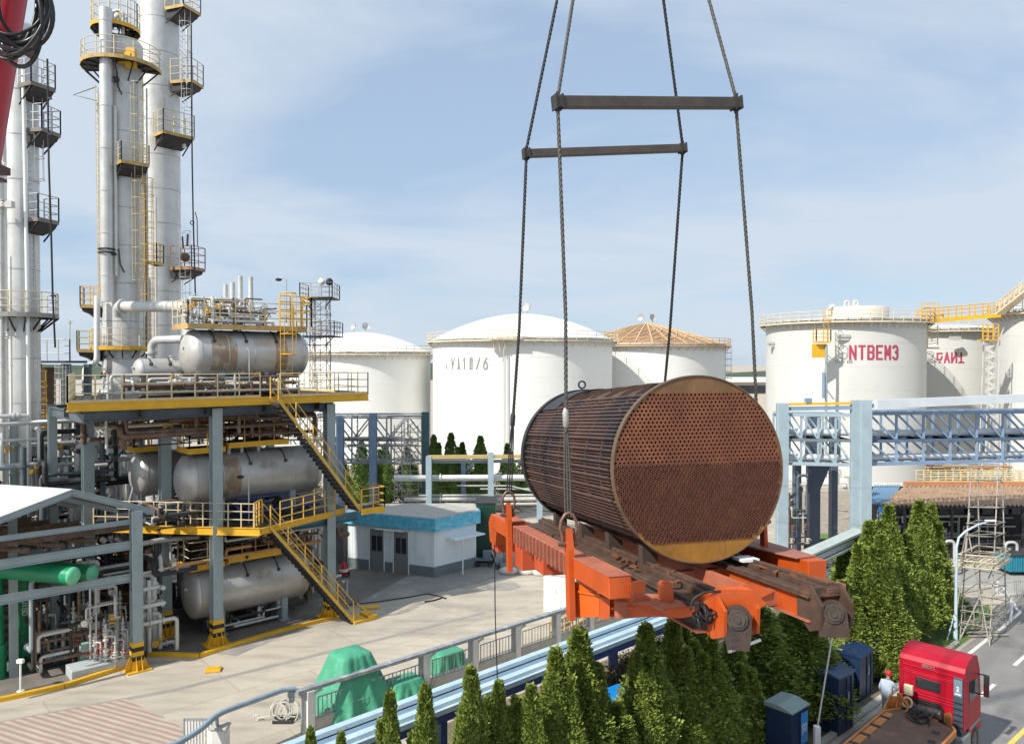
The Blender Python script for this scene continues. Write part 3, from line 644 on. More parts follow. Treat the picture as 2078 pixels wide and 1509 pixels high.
def vpipe(t, px, D, y0, y1, r, m=None, name='riser_pipe', n=10, clamp=True, bend=None):
    mb = MB(); a = P(px, y0, D); b = P(px, y1, D); a.x = b.x = X(px, D); b.z = max(.05, b.z)
    pts = [b, a]
    if bend: pts = [b, a, a+Vector(bend)]
    mb.pipe(pts, r, n=n)
    z = b.z+1.5
    while clamp and z < a.z-.4: mb.lathe([(r+.002, -.03), (r+.02, -.03), (r+.02, .03), (r+.002, .03)], (a.x, a.y, z), n=n, smooth=False); z += 2.4
    return part(name, mb, m or M_alu(), t)
# -- column with the thick riser pipe in front
T2, cc = column('silver column with a thick pale riser pipe up its front and a ring platform at the top', 251, 45, 1.14, zof(95, 45))
OC = mat('weathered ochre paint', (.50, .34, .11), .6, 0, .2, 2, stain=(.25, .15, .08), samt=.7, sth=.52)
ring_platform(T2, cc, zof(140, 45), 1.15, 2.15, a2(-180), a2(20), fm=OC); ring_platform(T2, (cc.x-.25, cc.y-.2), zof(64, 45), .5, 1.3, 0, 2*math.pi, h=1.5)
basket(T2, cc, 1.15, zof(345, 45), 1.5, -45, 1.0)
ring_platform(T2, cc, zof(706, 45), 1.15, 1.7, a2(-170), a2(0)); basket(T2, cc, 1.15, zof(712, 45), 1.3, 205, 1.2); basket(T2, cc, 1.15, zof(624, 45), 1.2, 200, 1.0, rm=M_raily())
basket(T2, cc, 1.6, zof(535, 45), .9, 0, .6, rm=M_raily(), under=False)
vpipe(T2, 219, 43.4, 18, 612, .34, n=20); vpipe(T2, 237, 43.5, 216, 560, .09); vpipe(T2, 202, 44.5, 190, 610, .07); vpipe(T2, 284, 44.5, 170, 760, .06); vpipe(T2, 292, 45.2, 230, 760, .09); vpipe(T2, 301, 45.6, 180, 760, .05); vpipe(T2, 297, 44.8, 340, 760, .045, M_brown())
mb = MB(); ladder(mb, (X(289, 44.2), 44.2, zof(640, 44)), (X(287, 44.2), 44.2, zof(170, 44)), .4, (0, -1, 0), True, .02); part('ladder', mb, M_rail(), T2)
mb = MB(); ladder(mb, (X(307, 44.6), 44.6, zof(700, 44)), (X(305, 44.6), 44.6, zof(360, 44)), .4, (0, -1, 0), True, .02); part('ladder', mb, M_raily(), T2)
mb = MB(); ladder(mb, (X(203, 44.0), 44.0, zof(610, 44)), (X(200, 44.0), 44.0, zof(175, 44)), .3, (-1, 0, 0), False, .02, (0, 1, 0)); part('ladder', mb, M_rail(), T2)
mb = MB(); mb.tube([P(195, 176, 44), P(148, 193, 44), P(196, 204, 44)], .05, 6); part('bracket_arm', mb, M_steel(), T2)
mb = MB(); 
for dy_ in (0, 1): mb.torus((X(219, 43.4), 43.4, zof(513, 43.4)+dy_*.2), (0, 0, 1), .44, .05, 16, 6)
mb.tube([P(240, 505, 43), P(243, 535, 43), P(252, 553, 43)], .06, 6); mb.tube([P(205, 512, 43.4), P(235, 516, 43.3)], .08, 6); part('pipe_clamp', mb, M_dark(), T2)
mb = MB(); mb.ball(P(237, 162, 43.6), .16); mb.tube([P(237, 145, 43.6), P(239, 175, 43.6), P(247, 192, 43.6)], .05, 6); mb.torus(P(233, 162, 43.5), (0, -1, 0), .16, .03, 12, 5); part('valve', mb, M_dark(), T2)
mb = MB(); mb.box(P(266, 118, 43.9), (.55, .3, 1.1)); mb.box(P(252, 118, 43.75), (.75, .1, .6)); part('cabinet', mb, M_yellow(), T2)
mb = MB()
for px in (222, 240, 258, 272): mb.tube([P(px, 62, 44.6), P(px, 2, 44.6)], .05, 6)
mb.pipe([P(228, 60, 44.3), P(228, 22, 44.3), P(250, 22, 44.3), P(250, 70, 44.3)], .09, .3); mb.cyl(P(235, 40, 44.8), P(248, 30, 44.8), .3); part('top_pipework', mb, M_pipe(), T2)
# -- the tallest column
T3, cc = column('tallest silver column running out of the top of the view, platforms down its right side', 326, 50, 1.27, 38, dome=0)
for (py, w, ang, dp, rm) in ((34, 1.5, -20, 1.5, None), (176, 1.3, -10, 1.5, M_rail()), (290, 2.0, -40, 1.4, M_rail()), (548, 1.5, -10, 1.5, mat('rust brown rail', (.3, .17, .1), .8, 0, .3, 3))):
    basket(T3, cc, 1.27, zof(py, 50), w, ang, dp, rm=rm, fm=(mat('rusty fascia', (.36, .2, .1), .7, 0, .3, 3, stain=RUST) if py > 400 else None), h=1.4)
for (y0, y1, px) in ((-40, 170, 371), (110, 285, 374), (470, 750, 369)):
    mb = MB(); ladder(mb, (X(px, 49), 49, zof(y1, 49)), (X(px, 49), 49, zof(y0, 49)), .4, (1, -.2, 0), True, .022, (0, 1, 0)); part('ladder', mb, M_railg(), T3)
vpipe(T3, 318, 48.3, 400, 780, .07); vpipe(T3, 296, 48.6, 560, 800, .1); vpipe(T3, 376, 49, 240, 300, .12); vpipe(T3, 383, 49, 60, 170, .08)
mb = MB(); c_ = [P(388, 50, 48.2), P(389, 200, 48.2), P(390, 330, 48.2), P(392, 440, 48.2), P(395, 545, 48.2), P(397, 620, 48.2)]; mb.tube(c_, .045, 6); mb.torus(P(390, 452, 48.2), (0, 1, 0), .12, .03, 10, 4); part('cable', mb, M_black(), T3)
mb = MB(); mb.pipe([P(401, 500, 48.2), P(400, 445, 48.2), P(396, 430, 48.2)], .03, .1); mb.tube([P(380, 500, 48.2), P(381, 475, 48.2)], .07); mb.tube([P(372, 505, 48.2), P(370, 480, 48.2)], .06); mb.ball(P(376, 522, 48.2), .3); part('valve', mb, M_brown(), T3)
# -- columns at the left edge
T1, cc = column('slimmer silver column at the left edge beside the red crane boom', 45, 38, .8, zof(60, 38))
ring_platform(T1, cc, zof(640, 38), .81, 1.6, 0, 2*math.pi, fm=mat('grey fascia', (.3, .28, .26), .6, 0, .2, 2), rm=M_rail())
GF = mat('dull brown fascia', (.2, .17, .15), .7, 0, .2, 2)
for (py, w, ang, dp) in ((187, 1.2, -25, 1.0), (273, 1.2, -10, .95), (452, 1.2, -15, .9)): basket(T1, cc, .81, zof(py, 38), w, ang, dp, fm=GF, rm=M_railg(), h=1.2)
mb = MB(); ladder(mb, (X(66, 37.6), 37.6, zof(450, 38)), (X(62, 37.6), 37.6, zof(190, 38)), .36, (1, 0, 0), True, .02, (0, 1, 0)); part('ladder', mb, M_railg(), T1)
mb = MB(); ladder(mb, (X(76, 37.6), 37.6, zof(980, 38)), (X(67, 37.6), 37.6, zof(460, 38)), .36, None, False, .02, (0, 1, 0)); part('ladder', mb, M_railg(), T1)
mb = MB(); mb.tube([P(61, 990, 37.1), P(54, 500, 37.1), P(47, 140, 37.1)], .09, 8); part('riser_pipe', mb, M_white(), T1)
vpipe(T1, 20, 37.6, 480, 985, .07); vpipe(T1, 34, 37.3, 420, 640, .05, M_pipe())
mb = MB(); mb.tube([P(96, 120, 37), P(99, 330, 37), P(104, 480, 37), P(107, 600, 37), P(112, 705, 37)], .045, 6)
for py in (200, 272, 600): mb.box(P(97+py*.018, py, 37), (.18, .1, .1))
part('cable', mb, M_black(), T1)
T0 = thing('riser_pipes', 'bundle of thin white vertical pipes at the far left edge of the view', 'pipes', (X(8, 37), 37, 0))
for i, (px, r, y0) in enumerate(((4, .1, 330), (12, .07, 330), (-8, .12, 200), (22, .05, 520))): vpipe(T0, px, 36.6+i*.2, y0, 1000, r, M_white() if i % 2 else M_pipe(), 'pipe')
mb = MB(); mb.box(P(8, 415, 36.6), (.9, .3, .3)); part('clamp', mb, M_pipe(), T0)
for q_ in ((16, 680), (6, 412)): mb = MB(); valve(mb, P(*q_, 36.5), .9); part('valve', mb, M_pipe(), T0)
# -- dark steel tower right of it with a yellow caged ladder
SD = mat('dark blue grey steel', (.10, .125, .14), .6, .1, .25, 2)
t = thing('ladder_tower', 'dark steel access tower with yellow caged ladder between two silver columns', 'tower', (X(108, 41), 41, 0))
mb = MB()
for px in (82, 136): 
    for dD in (0, 2): mb.beam((X(px, 41), 41+dD, 0), (X(px, 41), 41+dD, zof(738, 41)), .3 if px > 100 else .12)
for py in (850, 960): mb.beam((X(76, 41), 41, zof(py, 41)), (X(165, 41), 41, zof(py, 41)), .12, .3)
part('frame', mb, SD, t)
mb = MB(); mb.box((X(107, 41), 41.6, zof(734, 41)), (1.95, 2, .12)); p_ = part('platform', mb, M_dark(), t)
mb = MB(); q = [(X(72, 40.6), 40.6, zof(732, 41)), (X(142, 40.6), 40.6, zof(732, 41)), (X(142, 42.6), 42.6, zof(732, 41))]; railing(mb, q, 1.15, .6, .024, (.4, .8)); part('railing', mb, M_railg(), p_)
mb = MB()
for k in range(8): 
    py = 745+k*12; mb.tube([P(110, py, 40.6), P(141, py, 40.6), P(141, py, 42)], .022, 5)
for px in (112, 120, 128, 134, 141): mb.tube([P(px, 740, 40.6), P(px, 832, 40.6)], .02, 5)
part('safety_cage', mb, M_railg(), t)
mb = MB(); ladder(mb, P(88, 890, 39.6), P(84, 752, 39.6), .45, (0.2, -1, 0), True, .03); mb.box(P(91, 880, 39.6), (.85, .7, .35)); railing(mb, [P(77, 880, 39.9), P(77, 880, 39.3), P(106, 880, 39.3)], 1.1, .4, .025, (.35, .7)); part('ladder', mb, M_yellow(), t)
mb = MB(); mb.cyl((X(92, 42), 42, 0), (X(92, 42), 42, zof(745, 42)), .5, 24); part('drum', mb, M_brown(), t)
mb = MB(); mb.tube([P(142, 650, 41), P(141, 735, 41)], .025, 5); mb.tube([P(135, 648, 41), P(150, 652, 41)], .025, 5); mb.box(P(141, 655, 41), (.15, .1, .1)); part('antenna', mb, M_railg(), t)

# ================================================================ PROCESS STRUCTURE
ps = thing('process_structure', 'tall open steel structure with two yellow edged decks carrying the silver drums', 'steel structure', S(0, 0, 0))
STR = [(0, 'y'), (1, 'k'), (2, 'y'), (3, 'k'), (4, 'y')]
def striped(par, p, w, h=.95, feet=True):
    y = MB(); k = MB(); p = Vector(p)
    for i in range(5): (k if i % 2 else y).box(p+Vector((0, 0, .25+h*(i+.5)/5)), (w+.03, w+.03, h/5-.002), math.radians(42))
    if feet:
        y.box(p+Vector((0, 0, .03)), (w*2.3, w*2.3, .06), math.radians(42)); y.box(p+Vector((0, 0, .16)), (w*1.15, w*1.15, .2), math.radians(42))
        for i in range(4):
            a = math.radians(42+90*i); d = Vector((math.cos(a), math.sin(a), 0)); s = Vector((-d.y, d.x, 0))
            for kx in (-.25, .25): y.prism([p+d*w*.52+s*kx*w+Vector((0, 0, .06)), p+d*w*1.1+s*kx*w+Vector((0, 0, .06)), p+d*w*.52+s*kx*w+Vector((0, 0, .62))], s*.03)
    b = part('base', y, M_yellow(), par); part('stripes', k, M_black(), b); return b
def hpost(par, p, z0, z1, w=.42, base=True, m=None):
    p = Vector(p); mb = MB(); a = Vector((p.x, p.y, z0)); b = Vector((p.x, p.y, z1))
    mb.ibeam(a, b, w, w, .035, up=EN); mb.beam(a, b, w*.3, w-.08, up=EN)
    for z in (z0+(z1-z0)*.5,): mb.box((p.x, p.y, z), (w+.02, w+.02, .02), math.radians(42))
    pp = part('post', mb, m or M_steel(), par)
    if base: striped(pp, p, w)
    return pp
posts = [(0, 0), (5.76, 0), (-4.2, -4.7), (-1.35, -2.83), (0, -7), (5.76, -7), (-5.2, -7), (3, -3.6)]
for i, (t_, n_) in enumerate(posts): hpost(ps, S(t_, n_, 0), 0, 10.9, .46 if i < 4 else .36, base=i in (0, 1, 3))
def deck(par, poly, z, th, fm, name, edges, fh=.36):
    d = MB(); d.prism([Vector((p.x, p.y, z-.08)) for p in poly], (0, 0, .08))
    n = len(poly)
    p = part(name, d, M_dark(), par)
    b = MB(); ys = [q.y for q in poly]
    for k in range(1, 8):
        u = poly[0]+(poly[-1]-poly[0])*k/8; v = poly[1]+(poly[2]-poly[1])*k/8; u = Vector((u.x, u.y, z-.25)); v = Vector((v.x, v.y, z-.25)); b.ibeam(u, v, .14, .3, .02)
    for k in range(1, 5):
        u = poly[0]+(poly[1]-poly[0])*k/5; v = poly[-1]+(poly[2]-poly[-1])*k/5 if len(poly) == 4 else poly[3]; b.ibeam(Vector((u.x, u.y, z-.5)), Vector((v.x, v.y, z-.5)), .16, .34, .02)
    part('joists', b, M_dark(), p)
    f = MB()
    for i in edges:
        a = poly[i]; c = poly[(i+1) % n]; a = Vector((a.x, a.y, z-fh/2+.02)); c = Vector((c.x, c.y, z-fh/2+.02)); f.ibeam(a, c, .12, fh, .03)
    part('fascia', f, fm, p); return p
up = [S(-6.1, .55, 0), S(7.7, .55, 0), S(7.7, -7.6, 0), S(-4.1, -7.6, 0)]
ud = deck(ps, up, 11.35, .1, M_yellow(), 'upper_deck', (0, 1, 3))
rl = MB(); zz = Vector((0, 0, 11.37)); railing(rl, [up[3]+zz, up[0]+zz, S(1.9, .5, 11.37)], 1.1, .95, .024, (.37, .74), kick=.1); railing(rl, [S(2.9, .5, 11.37), up[1]+zz, up[2]+zz], 1.1, 1.0, .024, (.37, .74), kick=.1)
part('railing', rl, M_rail(), ud)
lo = [G(190, 1064, 5.45), G(437, 1070, 5.45), G(527, 1072, 5.45), G(700, 1030, 5.45), S(8, -7, 0), S(-3, -7.5, 0)]
d = MB(); d.prism([Vector((p.x, p.y, 5.37)) for p in lo], (0, 0, .08)); ld = part('lower_deck', d, M_dark(), ps)
f = MB()
for a, b in zip(lo[:3], lo[1:3]): f.ibeam(Vector((a.x, a.y, 5.3)), Vector((b.x, b.y, 5.3)), .12, .36, .03)
f.ibeam(Vector((lo[2].x, lo[2].y, 5.3)), Vector((lo[3].x, lo[3].y, 5.3)), .12, .3, .03); part('fascia', f, M_yellow(), ld)
b = MB()
for k in range(1, 9):
    u = lo[0]+(lo[2]-lo[0])*k/8; b.ibeam(Vector((u.x, u.y, 5.2)), Vector((u.x+1, u.y+8, 5.2)), .14, .28, .02)
part('joists', b, M_dark(), ld)
rl = MB(); railing(rl, [Vector((p.x, p.y, 5.47)) for p in lo[:2]]+[Vector((lo[2].x-.25, lo[2].y, 5.47))], 1.1, .62, .024, (.37, .74)); part('railing', rl, M_rail(), ld)
rl = MB(); railing(rl, [Vector((lo[2].x+.75, lo[2].y+.6, 5.47)), Vector((lo[3].x, lo[3].y, 5.47))], 1.1, .8, .024, (.37, .74)); railing(rl, [Vector((lo[2].x-.3, lo[2].y+.1, 5.47)), Vector((lo[2].x-.3, lo[2].y+1.2, 5.47))], 1.1, .4, .03, (.37, .74)); part('railing', rl, M_raily(), ld)
bm = MB(); bm.ibeam(S(1.6, -.05, 4.95), S(7.4, -.05, 4.95), .22, .45, .03); part('edge_beam', bm, mat('teal blue beam', (.06, .19, .27), .5, 0, .15, 2, stain=(.1, .1, .1), samt=.5), ps)
bm = MB()
for z in (10.75,): 
    for n_ in (0, -3.6, -7): bm.ibeam(S(-5.4, n_, z), S(6, n_, z), .22, .42, .03)
    for t_ in (-5.2, 0, 5.76): bm.ibeam(S(t_, 0, z-.1), S(t_, -7, z-.1), .2, .4, .03)
for z in (4.8,):
    for n_ in (-3.6, -7): bm.ibeam(S(-3, n_, z), S(6, n_, z), .2, .4, .03)
    for t_ in (0, 5.76): bm.ibeam(S(t_, 0, z), S(t_, -7, z), .2, .4, .03)
bm.beam(S(-5.2, -7, 5.6), S(0, -7, 10.4), .12); bm.beam(S(0, -7, 5.6), S(5.76, -7, 10.4), .12)
part('main_beams', bm, SD, ps)
# mid landing on the right (end of the upper flight)
L0 = S(7.0, .62, 5.5)
lp = MB(); lp.obox(S(6.9, .1, 5.38), E1*1.35, EN*1.15, (0, 0, .1)); l_ = part('landing', lp, M_dark(), ps)
lp = MB(); q = [S(6.9, 1.25, 5.4), S(8.25, 1.25, 5.4), S(8.25, .1, 5.4)]; lp.beam(q[0], q[1], .06, .3); lp.beam(q[1], q[2], .06, .3); part('fascia', lp, M_yellow(), l_)
rl = MB(); railing(rl, [v+Vector((0, 0, .05)) for v in q], 1.1, .6, .028, (.37, .74)); part('railing', rl, M_raily(), l_)
def stair_obj(label, a, b):
    t = thing('steel_stair', label, 'stair', b); stairs(t, a, b, .85, EN); return t
stair_obj('upper yellow flight of open steps from the top deck to the small landing', S(2.35, 1.05, 11.3), S(6.9, .75, 5.45))
stair_obj('lower yellow flight of open steps down to the yard by the striped post', S(1.9, 1.15, 5.4), S(6.1, 1.35, .12))
t = thing('stair_foot_guard', 'yellow steel foot step and tread guard at the bottom of the lower stairs', 'guard', S(6.3, 1.4, 0))
mb = MB(); mb.obox(S(6.1, .8, 0), E1*1.35, EN*1.1, (0, 0, .14)); mb.beam(S(6.15, .85, .14), S(6.15, .85, 1.1), .05); mb.beam(S(7.3, 1.7, .14), S(6.3, 1.75, 1.0), .05); mb.obox(S(6.9, 1.0, .14), E1*.5, EN*.9, (0, 0, .1)); part('frame', mb, M_yellow(), t, bevel=.01)
# ---------------------------------------------------------------- drums
def drum(label, t0, t1, n_, z, r, m=None, saddles=True, zb=None, dome=.5, name='pressure_drum', seed=1, rust=True):
    v = thing(name, label, 'drum', S((t0+t1)/2, n_, z-r)); s = MB(); s.vessel(S(t0, n_, z), S(t1, n_, z), r, dome); part('shell', s, m or mat('drum cladding', (.53, .51, .48), .42, .4, .16, .9, stain=(.32, .21, .12), samt=.6, sth=.56, streak=1, sscale=.8, bump=.006, bscale=2.5), v)
    if saddles:
        for t_ in (t0+(t1-t0)*.2, t0+(t1-t0)*.8):
            q = MB(); zz0 = zb if zb is not None else z-r-.6; q.obox(S(t_-.15, n_-r*.7, zz0), E1*.3, EN*r*1.4, (0, 0, z-r*.75-zz0)); q.obox(S(t_-.25, n_-r*.8, zz0), E1*.5, EN*r*1.6, (0, 0, .05)); part('saddle', q, M_steel(), v)
    rr = random.Random(seed)
    for k in range(3):
        t_ = t0+(t1-t0)*rr.uniform(.1, .9); q = MB(); q.cyl(S(t_, n_+r*.3, z+r*.88), S(t_, n_+r*.3, z+r*1.22), .09, 10); q.cyl(S(t_, n_+r*.3, z+r*1.18), S(t_, n_+r*.3, z+r*1.24), .15, 12); part('nozzle', q, M_pipe(), v)
    q = MB(); q.cyl(S(t0-r*dome*.88, n_+r*.2, z+r*.25), S(t0-r*dome*.88-.12, n_+r*.2, z+r*.25), .07, 10); part('nozzle', q, M_pipe(), v)
    for k in range(3):
        t_ = t0+(t1-t0)*(.12+.3*k); q = MB(); a = [S(t_, n_+(r+.03)*math.cos(x), z+(r+.03)*math.sin(x)) for x in (1.35, 1.1, .8, .55)]; q.tube(a, .03, 6); q.box(a[-1], (.12, .12, .12)); part('bracket', q, M_dark(), v)
    return v
drum('upper silver drum on top of the structure, brown rust patch at left', -.3, 4.8, -1.9, 13.4, 1.15, zb=11.37, seed=2)
drum('middle silver drum behind the front post, between the two decks', -.55, 5.5, -1.9, 7.45, 1.22, zb=5.45, seed=3)
drum('bottom silver drum at ground level with a rivetted dished end', -.4, 4.9, -1.9, 2.05, 1.22, zb=0, dome=.34, seed=4)
drum('second middle drum glimpsed left of the front post behind a grey post', -1.75, 4, -5.0, 7.5, 1.1, zb=5.45, seed=5)
drum('small slim drum beside the upper drum, under the bent pipe', -2.3, .6, -3.3, 12.6, .58, zb=11.37, seed=6)
mb = MB(); 
for a, b in ((0.2, 1.2), (2.0, 2.9)):
    pass
# rust patches as thin bands of cladding
def drum_band(t0, t1, n_, z, r, a0, a1):
    mb = MB(); mb.lathe([(r+.006, 0), (r+.006, t1-t0)], S(t0, n_, z), E1, 24, a0, a1); return mb
for t0_, t1_, n_, z_, r_, dr, lb in ((.15, 1.35, -1.9, 13.4, 1.15, 0, 0), (.55, 1.5, -1.9, 7.45, 1.22, 1, 0), (3.3, 3.9, -1.9, 13.4, 1.15, 0, 0)):
    pv = [o for o in bpy.data.objects if o.name.startswith('pressure_drum')][dr]; part('rust_patch', drum_band(t0_, t1_, n_, z_, r_, math.pi-1.15, math.pi+.75), mat('rust stained cladding', (.34, .25, .17), .55, .3, .3, 2.2, stain=(.48, .45, .41), samt=.9, sth=.48, sscale=1.6), pv)
# vessel-top platforms
def vplat(label, t0, t1, n0, n1, z, rm=None, fm=None, sp=.7, h=1.1, name='drum_platform', open_=None):
    v = thing(name, label, 'platform', S(t0, n1, z)); d = MB(); d.obox(S(t0, n0, z-.06), E1*(t1-t0), EN*(n1-n0), (0, 0, .06)); 
    for k in range(3):
        t_ = t0+(t1-t0)*(.1+.4*k); d.beam(S(t_, n1, z-.1), S(t_, n0, z-.1), .08, .14)
    part('deck', d, M_dark(), v)
    f = MB(); q = [S(t0, n0, z), S(t0, n1, z), S(t1, n1, z), S(t1, n0, z)]
    for a, b in zip(q, q[1:]): f.beam(a-Vector((0, 0, .07)), b-Vector((0, 0, .07)), .05, .26)
    part('fascia', f, fm or M_yellow(), v)
    rl = MB(); railing(rl, [a+Vector((0, 0, .05)) for a in q], h, sp, .024, (h*.33, h*.66)); part('railing', rl, rm or M_rail(), v); return v
OR = mat('orange brown rail', (.52, .27, .10), .6, 0, .25, 4, stain=RUST, samt=.7)
vplat('yellow edged platform on top of the upper drum, crowded with vents', -.9, 5.0, -3.0, -.9, 14.75, rm=M_rail(), fm=mat('weathered yellow fascia', (.56, .36, .13), .6, 0, .25, 1.5, stain=(.3, .2, .14), samt=.7, sth=.5))
vplat('platform with orange brown rails over the left part of the middle drum', -.85, .8, -2.6, -.95, 8.95, rm=M_raily()); vplat('platform with orange brown rails over the right part of the middle drum', 1.0, 4.0, -2.8, -.95, 9.1, rm=OR)
vplat('small yellow platform over the second middle drum', -2.3, -.7, -5.8, -4.3, 8.85, rm=OR)
vplat('platform over the left part of the bottom drum', -.85, .75, -2.6, -.95, 3.5, rm=M_rail()); vplat('platform over the right part of the bottom drum', .95, 3.6, -2.8, -.95, 3.6, rm=OR)
# yellow ladder against the upper drum
t = thing('caged_ladder', 'yellow caged ladder leaning on the right end of the upper drum', 'ladder', S(4.2, -.5, 11.4))
mb = MB(); a = S(3.7, -.5, 11.4); ladder(mb, a, a+Vector((0, 0, 5.0)), .62, EN, True, .03, E1); 
for z in (12.4, 13.5, 14.7): mb.beam(a+Vector((0, 0, z-11.4))-E1*.3, a+Vector((0, 0, z-11.4))+E1*.3, .07)
part('ladder', mb, M_yellow(), t); mb = MB(); railing(mb, [S(3.4, -.6, 14.8), S(5.1, -.6, 14.8), S(5.1, -1.6, 14.8)], 1.5, .5, .03, (.4, .8, 1.2)); part('guard_rail', mb, M_yellow(), t)
# lamp poles
def lamppole(label, px, D, y0, y1, r=.035, flip=1):
    a = P(px, y0, D); b = P(px, y1, D); t = thing('lamp_pole', label, 'lamp', b); mb = MB(); mb.tube([b, Vector((b.x, b.y, a.z)), Vector((b.x-.1*flip, b.y, a.z+.12)), Vector((b.x-.35*flip, b.y, a.z+.08))], r, 8); part('pole', mb, M_railg(), t)
    mb = MB(); mb.ball(Vector((b.x-.38*flip, b.y, a.z+.02)), .17, 10, .5); part('lamp_head', mb, M_dark(), t)
lamppole('thin lamp pole rising above the ladder of the upper drum', 581, 38.5, 568, 655); lamppole('short lamp pole in front of the middle drum', 505, 35.6, 968, 1062, .03)
lamppole('short lamp pole in front of the upper drum', 506, 36.6, 712, 800, .03)
# white relief stacks on the upper drum platform
for i, (px, yt, r, lb) in enumerate(((458, 577, .11, 'shortest left'), (472, 573, .13, 'second'), (488, 560, .12, 'tallest'), (509, 562, .12, 'rightmost'))):
    a = P(px, 655, 38); t = thing('relief_stack', 'white relief valve stack on the upper drum platform, %s of the four' % lb, 'vent stack', a); mb = MB(); b = P(px, yt, 38); mb.lathe([(r*1.5, 0), (r*1.5, .9), (r, 1.1), (r, b.z-a.z)], a, n=12); mb.lathe([(r, b.z-a.z), (.01, b.z-a.z)], a, n=12); part('stack', mb, M_pipe(), t)
    mb = MB(); valve(mb, a+Vector((.1, -.3, .5)), 1.1, (1, 0, 0)); part('valve', mb, M_pipe(), t); mb = MB(); valve(mb, a+Vector((-.2, -.1, 1.0)), .9, (0, 0, 1)); part('valve', mb, M_pipe(), t)
# ---------------------------------------------------------------- clutter of pipes and valves
def pipework(label, t0, t1, n0, n1, z0, z1, k, seed, mats, rmin=.04, rmax=.14, vk=5, name='pipework'):
    rr = random.Random(seed); t = thing(name, label, 'pipework', S((t0+t1)/2, (n0+n1)/2, z0)); U = lambda a, b: rr.uniform(a, b)
    for i in range(k):
        mb = MB(); r = U(rmin, rmax); n_ = U(n0, n1); z = U(z0, z1); ta, tb = sorted((U(t0, t1), U(t0, t1)))
        if tb-ta < .8: tb = min(t1, ta+1.2)
        kind = rr.random()
        if kind < .4: pts = [S(ta, n_, z), S(tb, n_, z), S(tb, n_, z0)]
        elif kind < .6: pts = [S(ta, n_, z0), S(ta, n_, z), S(tb, n_, z), S(tb, U(n0, n1), z)]
        elif kind < .8: pts = [S(ta, n_, z0), S(ta, n_, z1)]
        else: z2 = U(z0, z1); pts = [S(ta, n0, z), S(ta, n1, z), S(ta, n1, z2), S(tb, n1, z2)]
        mb.pipe(pts, r, n=8)
        for q in range(2): a = pts[0]; b = pts[1]; c = a+(b-a)*U(.2, .8); mb.cyl(c-(b-a).normalized()*.03, c+(b-a).normalized()*.03, r*1.7, 8)
        part('pipe', mb, rr.choice(mats), t)
    for i in range(vk):
        mb = MB(); c = S(U(t0, t1), U(n0, n1), U(z0, z1)); valve(mb, c, U(.7, 1.2), rr.choice(((0, 0, 1), (1, 0, 0), (0, 1, 0)))); part('valve', mb, rr.choice(mats+[M_raily()]), t)
    return t
MP = [M_pipe(), M_brown(), M_alu()]; MD = [M_brown(), M_pipe(), M_dark(), M_brown()]
pipework('dense valves and small pipes along the upper drum platform', -.7, 3.4, -2.8, -1.0, 14.8, 16.1, 34, 21, [M_pipe(), M_alu(), M_brown(), M_white()], .025, .08, 34)
pipework('brown and pale pipes on the top deck left of the upper drum', -4.5, 4.6, -1.6, -.1, 11.4, 12.5, 34, 22, MP+[M_brown()], .03, .1, 22)
pipework('brown pipes hanging under the top deck', -4.5, 5.5, -6, -.6, 9.2, 10.7, 34, 23, MD, .03, .13, 12)
pipework('rusty pipes behind the railings of the middle drum', -3, 5.5, -6.8, -2.4, 9.0, 10.4, 36, 24, [M_brown(), OR, M_pipe(), M_brown()], .03, .1, 18)
pipework('pipes and valves on the lower deck below the middle drum', -3, 5.5, -3.5, -.6, 5.5, 6.5, 30, 25, MD+[mat('blue drum paint', (.04, .08, .25), .5)], .04, .12, 8)
pipework('dim brown pipes under the lower deck above the bottom drum', -3, 5.8, -6.5, -.5, 3.5, 4.9, 36, 26, MD+[OR], .03, .11, 16)
pipework('pipes and valves under the bottom drum', 0, 5, -2.8, -1.2, .1, .9, 16, 27, MD, .03, .08, 5)
pipework('pale angular pipes between the canopy post and the bottom drum', -3.6, -1.6, -1.2, .0, .2, 3.4, 8, 28, [M_pipe(), M_alu()], .06, .12, 4)
pipework('dark pipework at ground level behind the bottom drum', -4, 6, -8, -5, .1, 4.4, 22, 29, [M_brown(), M_dark(), M_steel(), M_pipe()], .05, .2, 10)
pipework('tangle of pipes between the left columns and the structure', -8, 0, -13, -7.8, 3, 10.5, 60, 30, [M_pipe(), M_dark(), M_steel(), M_alu()], .05, .16, 12)
pipework('grey pipes and rails low behind the canopy roof', -6.5, -2.5, -9.5, -6.6, 5, 9, 26, 31, [M_pipe(), M_dark(), SD], .05, .14, 8)
pipework('pale pipes right of the bottom drum beyond the stairs', 4.5, 8, -7, -2, .1, 5, 30, 33, [M_pipe(), M_brown(), OR], .05, .14, 6)
# added dark backdrop blocks, their colour stands for shade in the ground bay
for i, (t_, n_, w, h, lb) in enumerate(((-1.5, -6.5, 2.2, 3.6, 'left'), (2.5, -6.5, 3, 3.4, 'middle'), (5.5, -7.2, 2.0, 3.8, 'right'))):
    t = thing('backdrop_block', 'dark brown cooler block added at the back of the ground bay, %s of three' % lb, 'backdrop', S(t_, n_, 0)); mb = MB(); mb.obox(S(t_-w/2, n_-.6, .3), E1*w, EN*1.2, (0, 0, h)); part('casing', mb, M_brown(), t)
    mb = MB()
    for k in range(7): mb.obox(S(t_-w/2+.05, n_+.6, .5+k*h/7.5), E1*(w-.1), EN*.06, (0, 0, .1))
    part('slats', mb, OR, t)
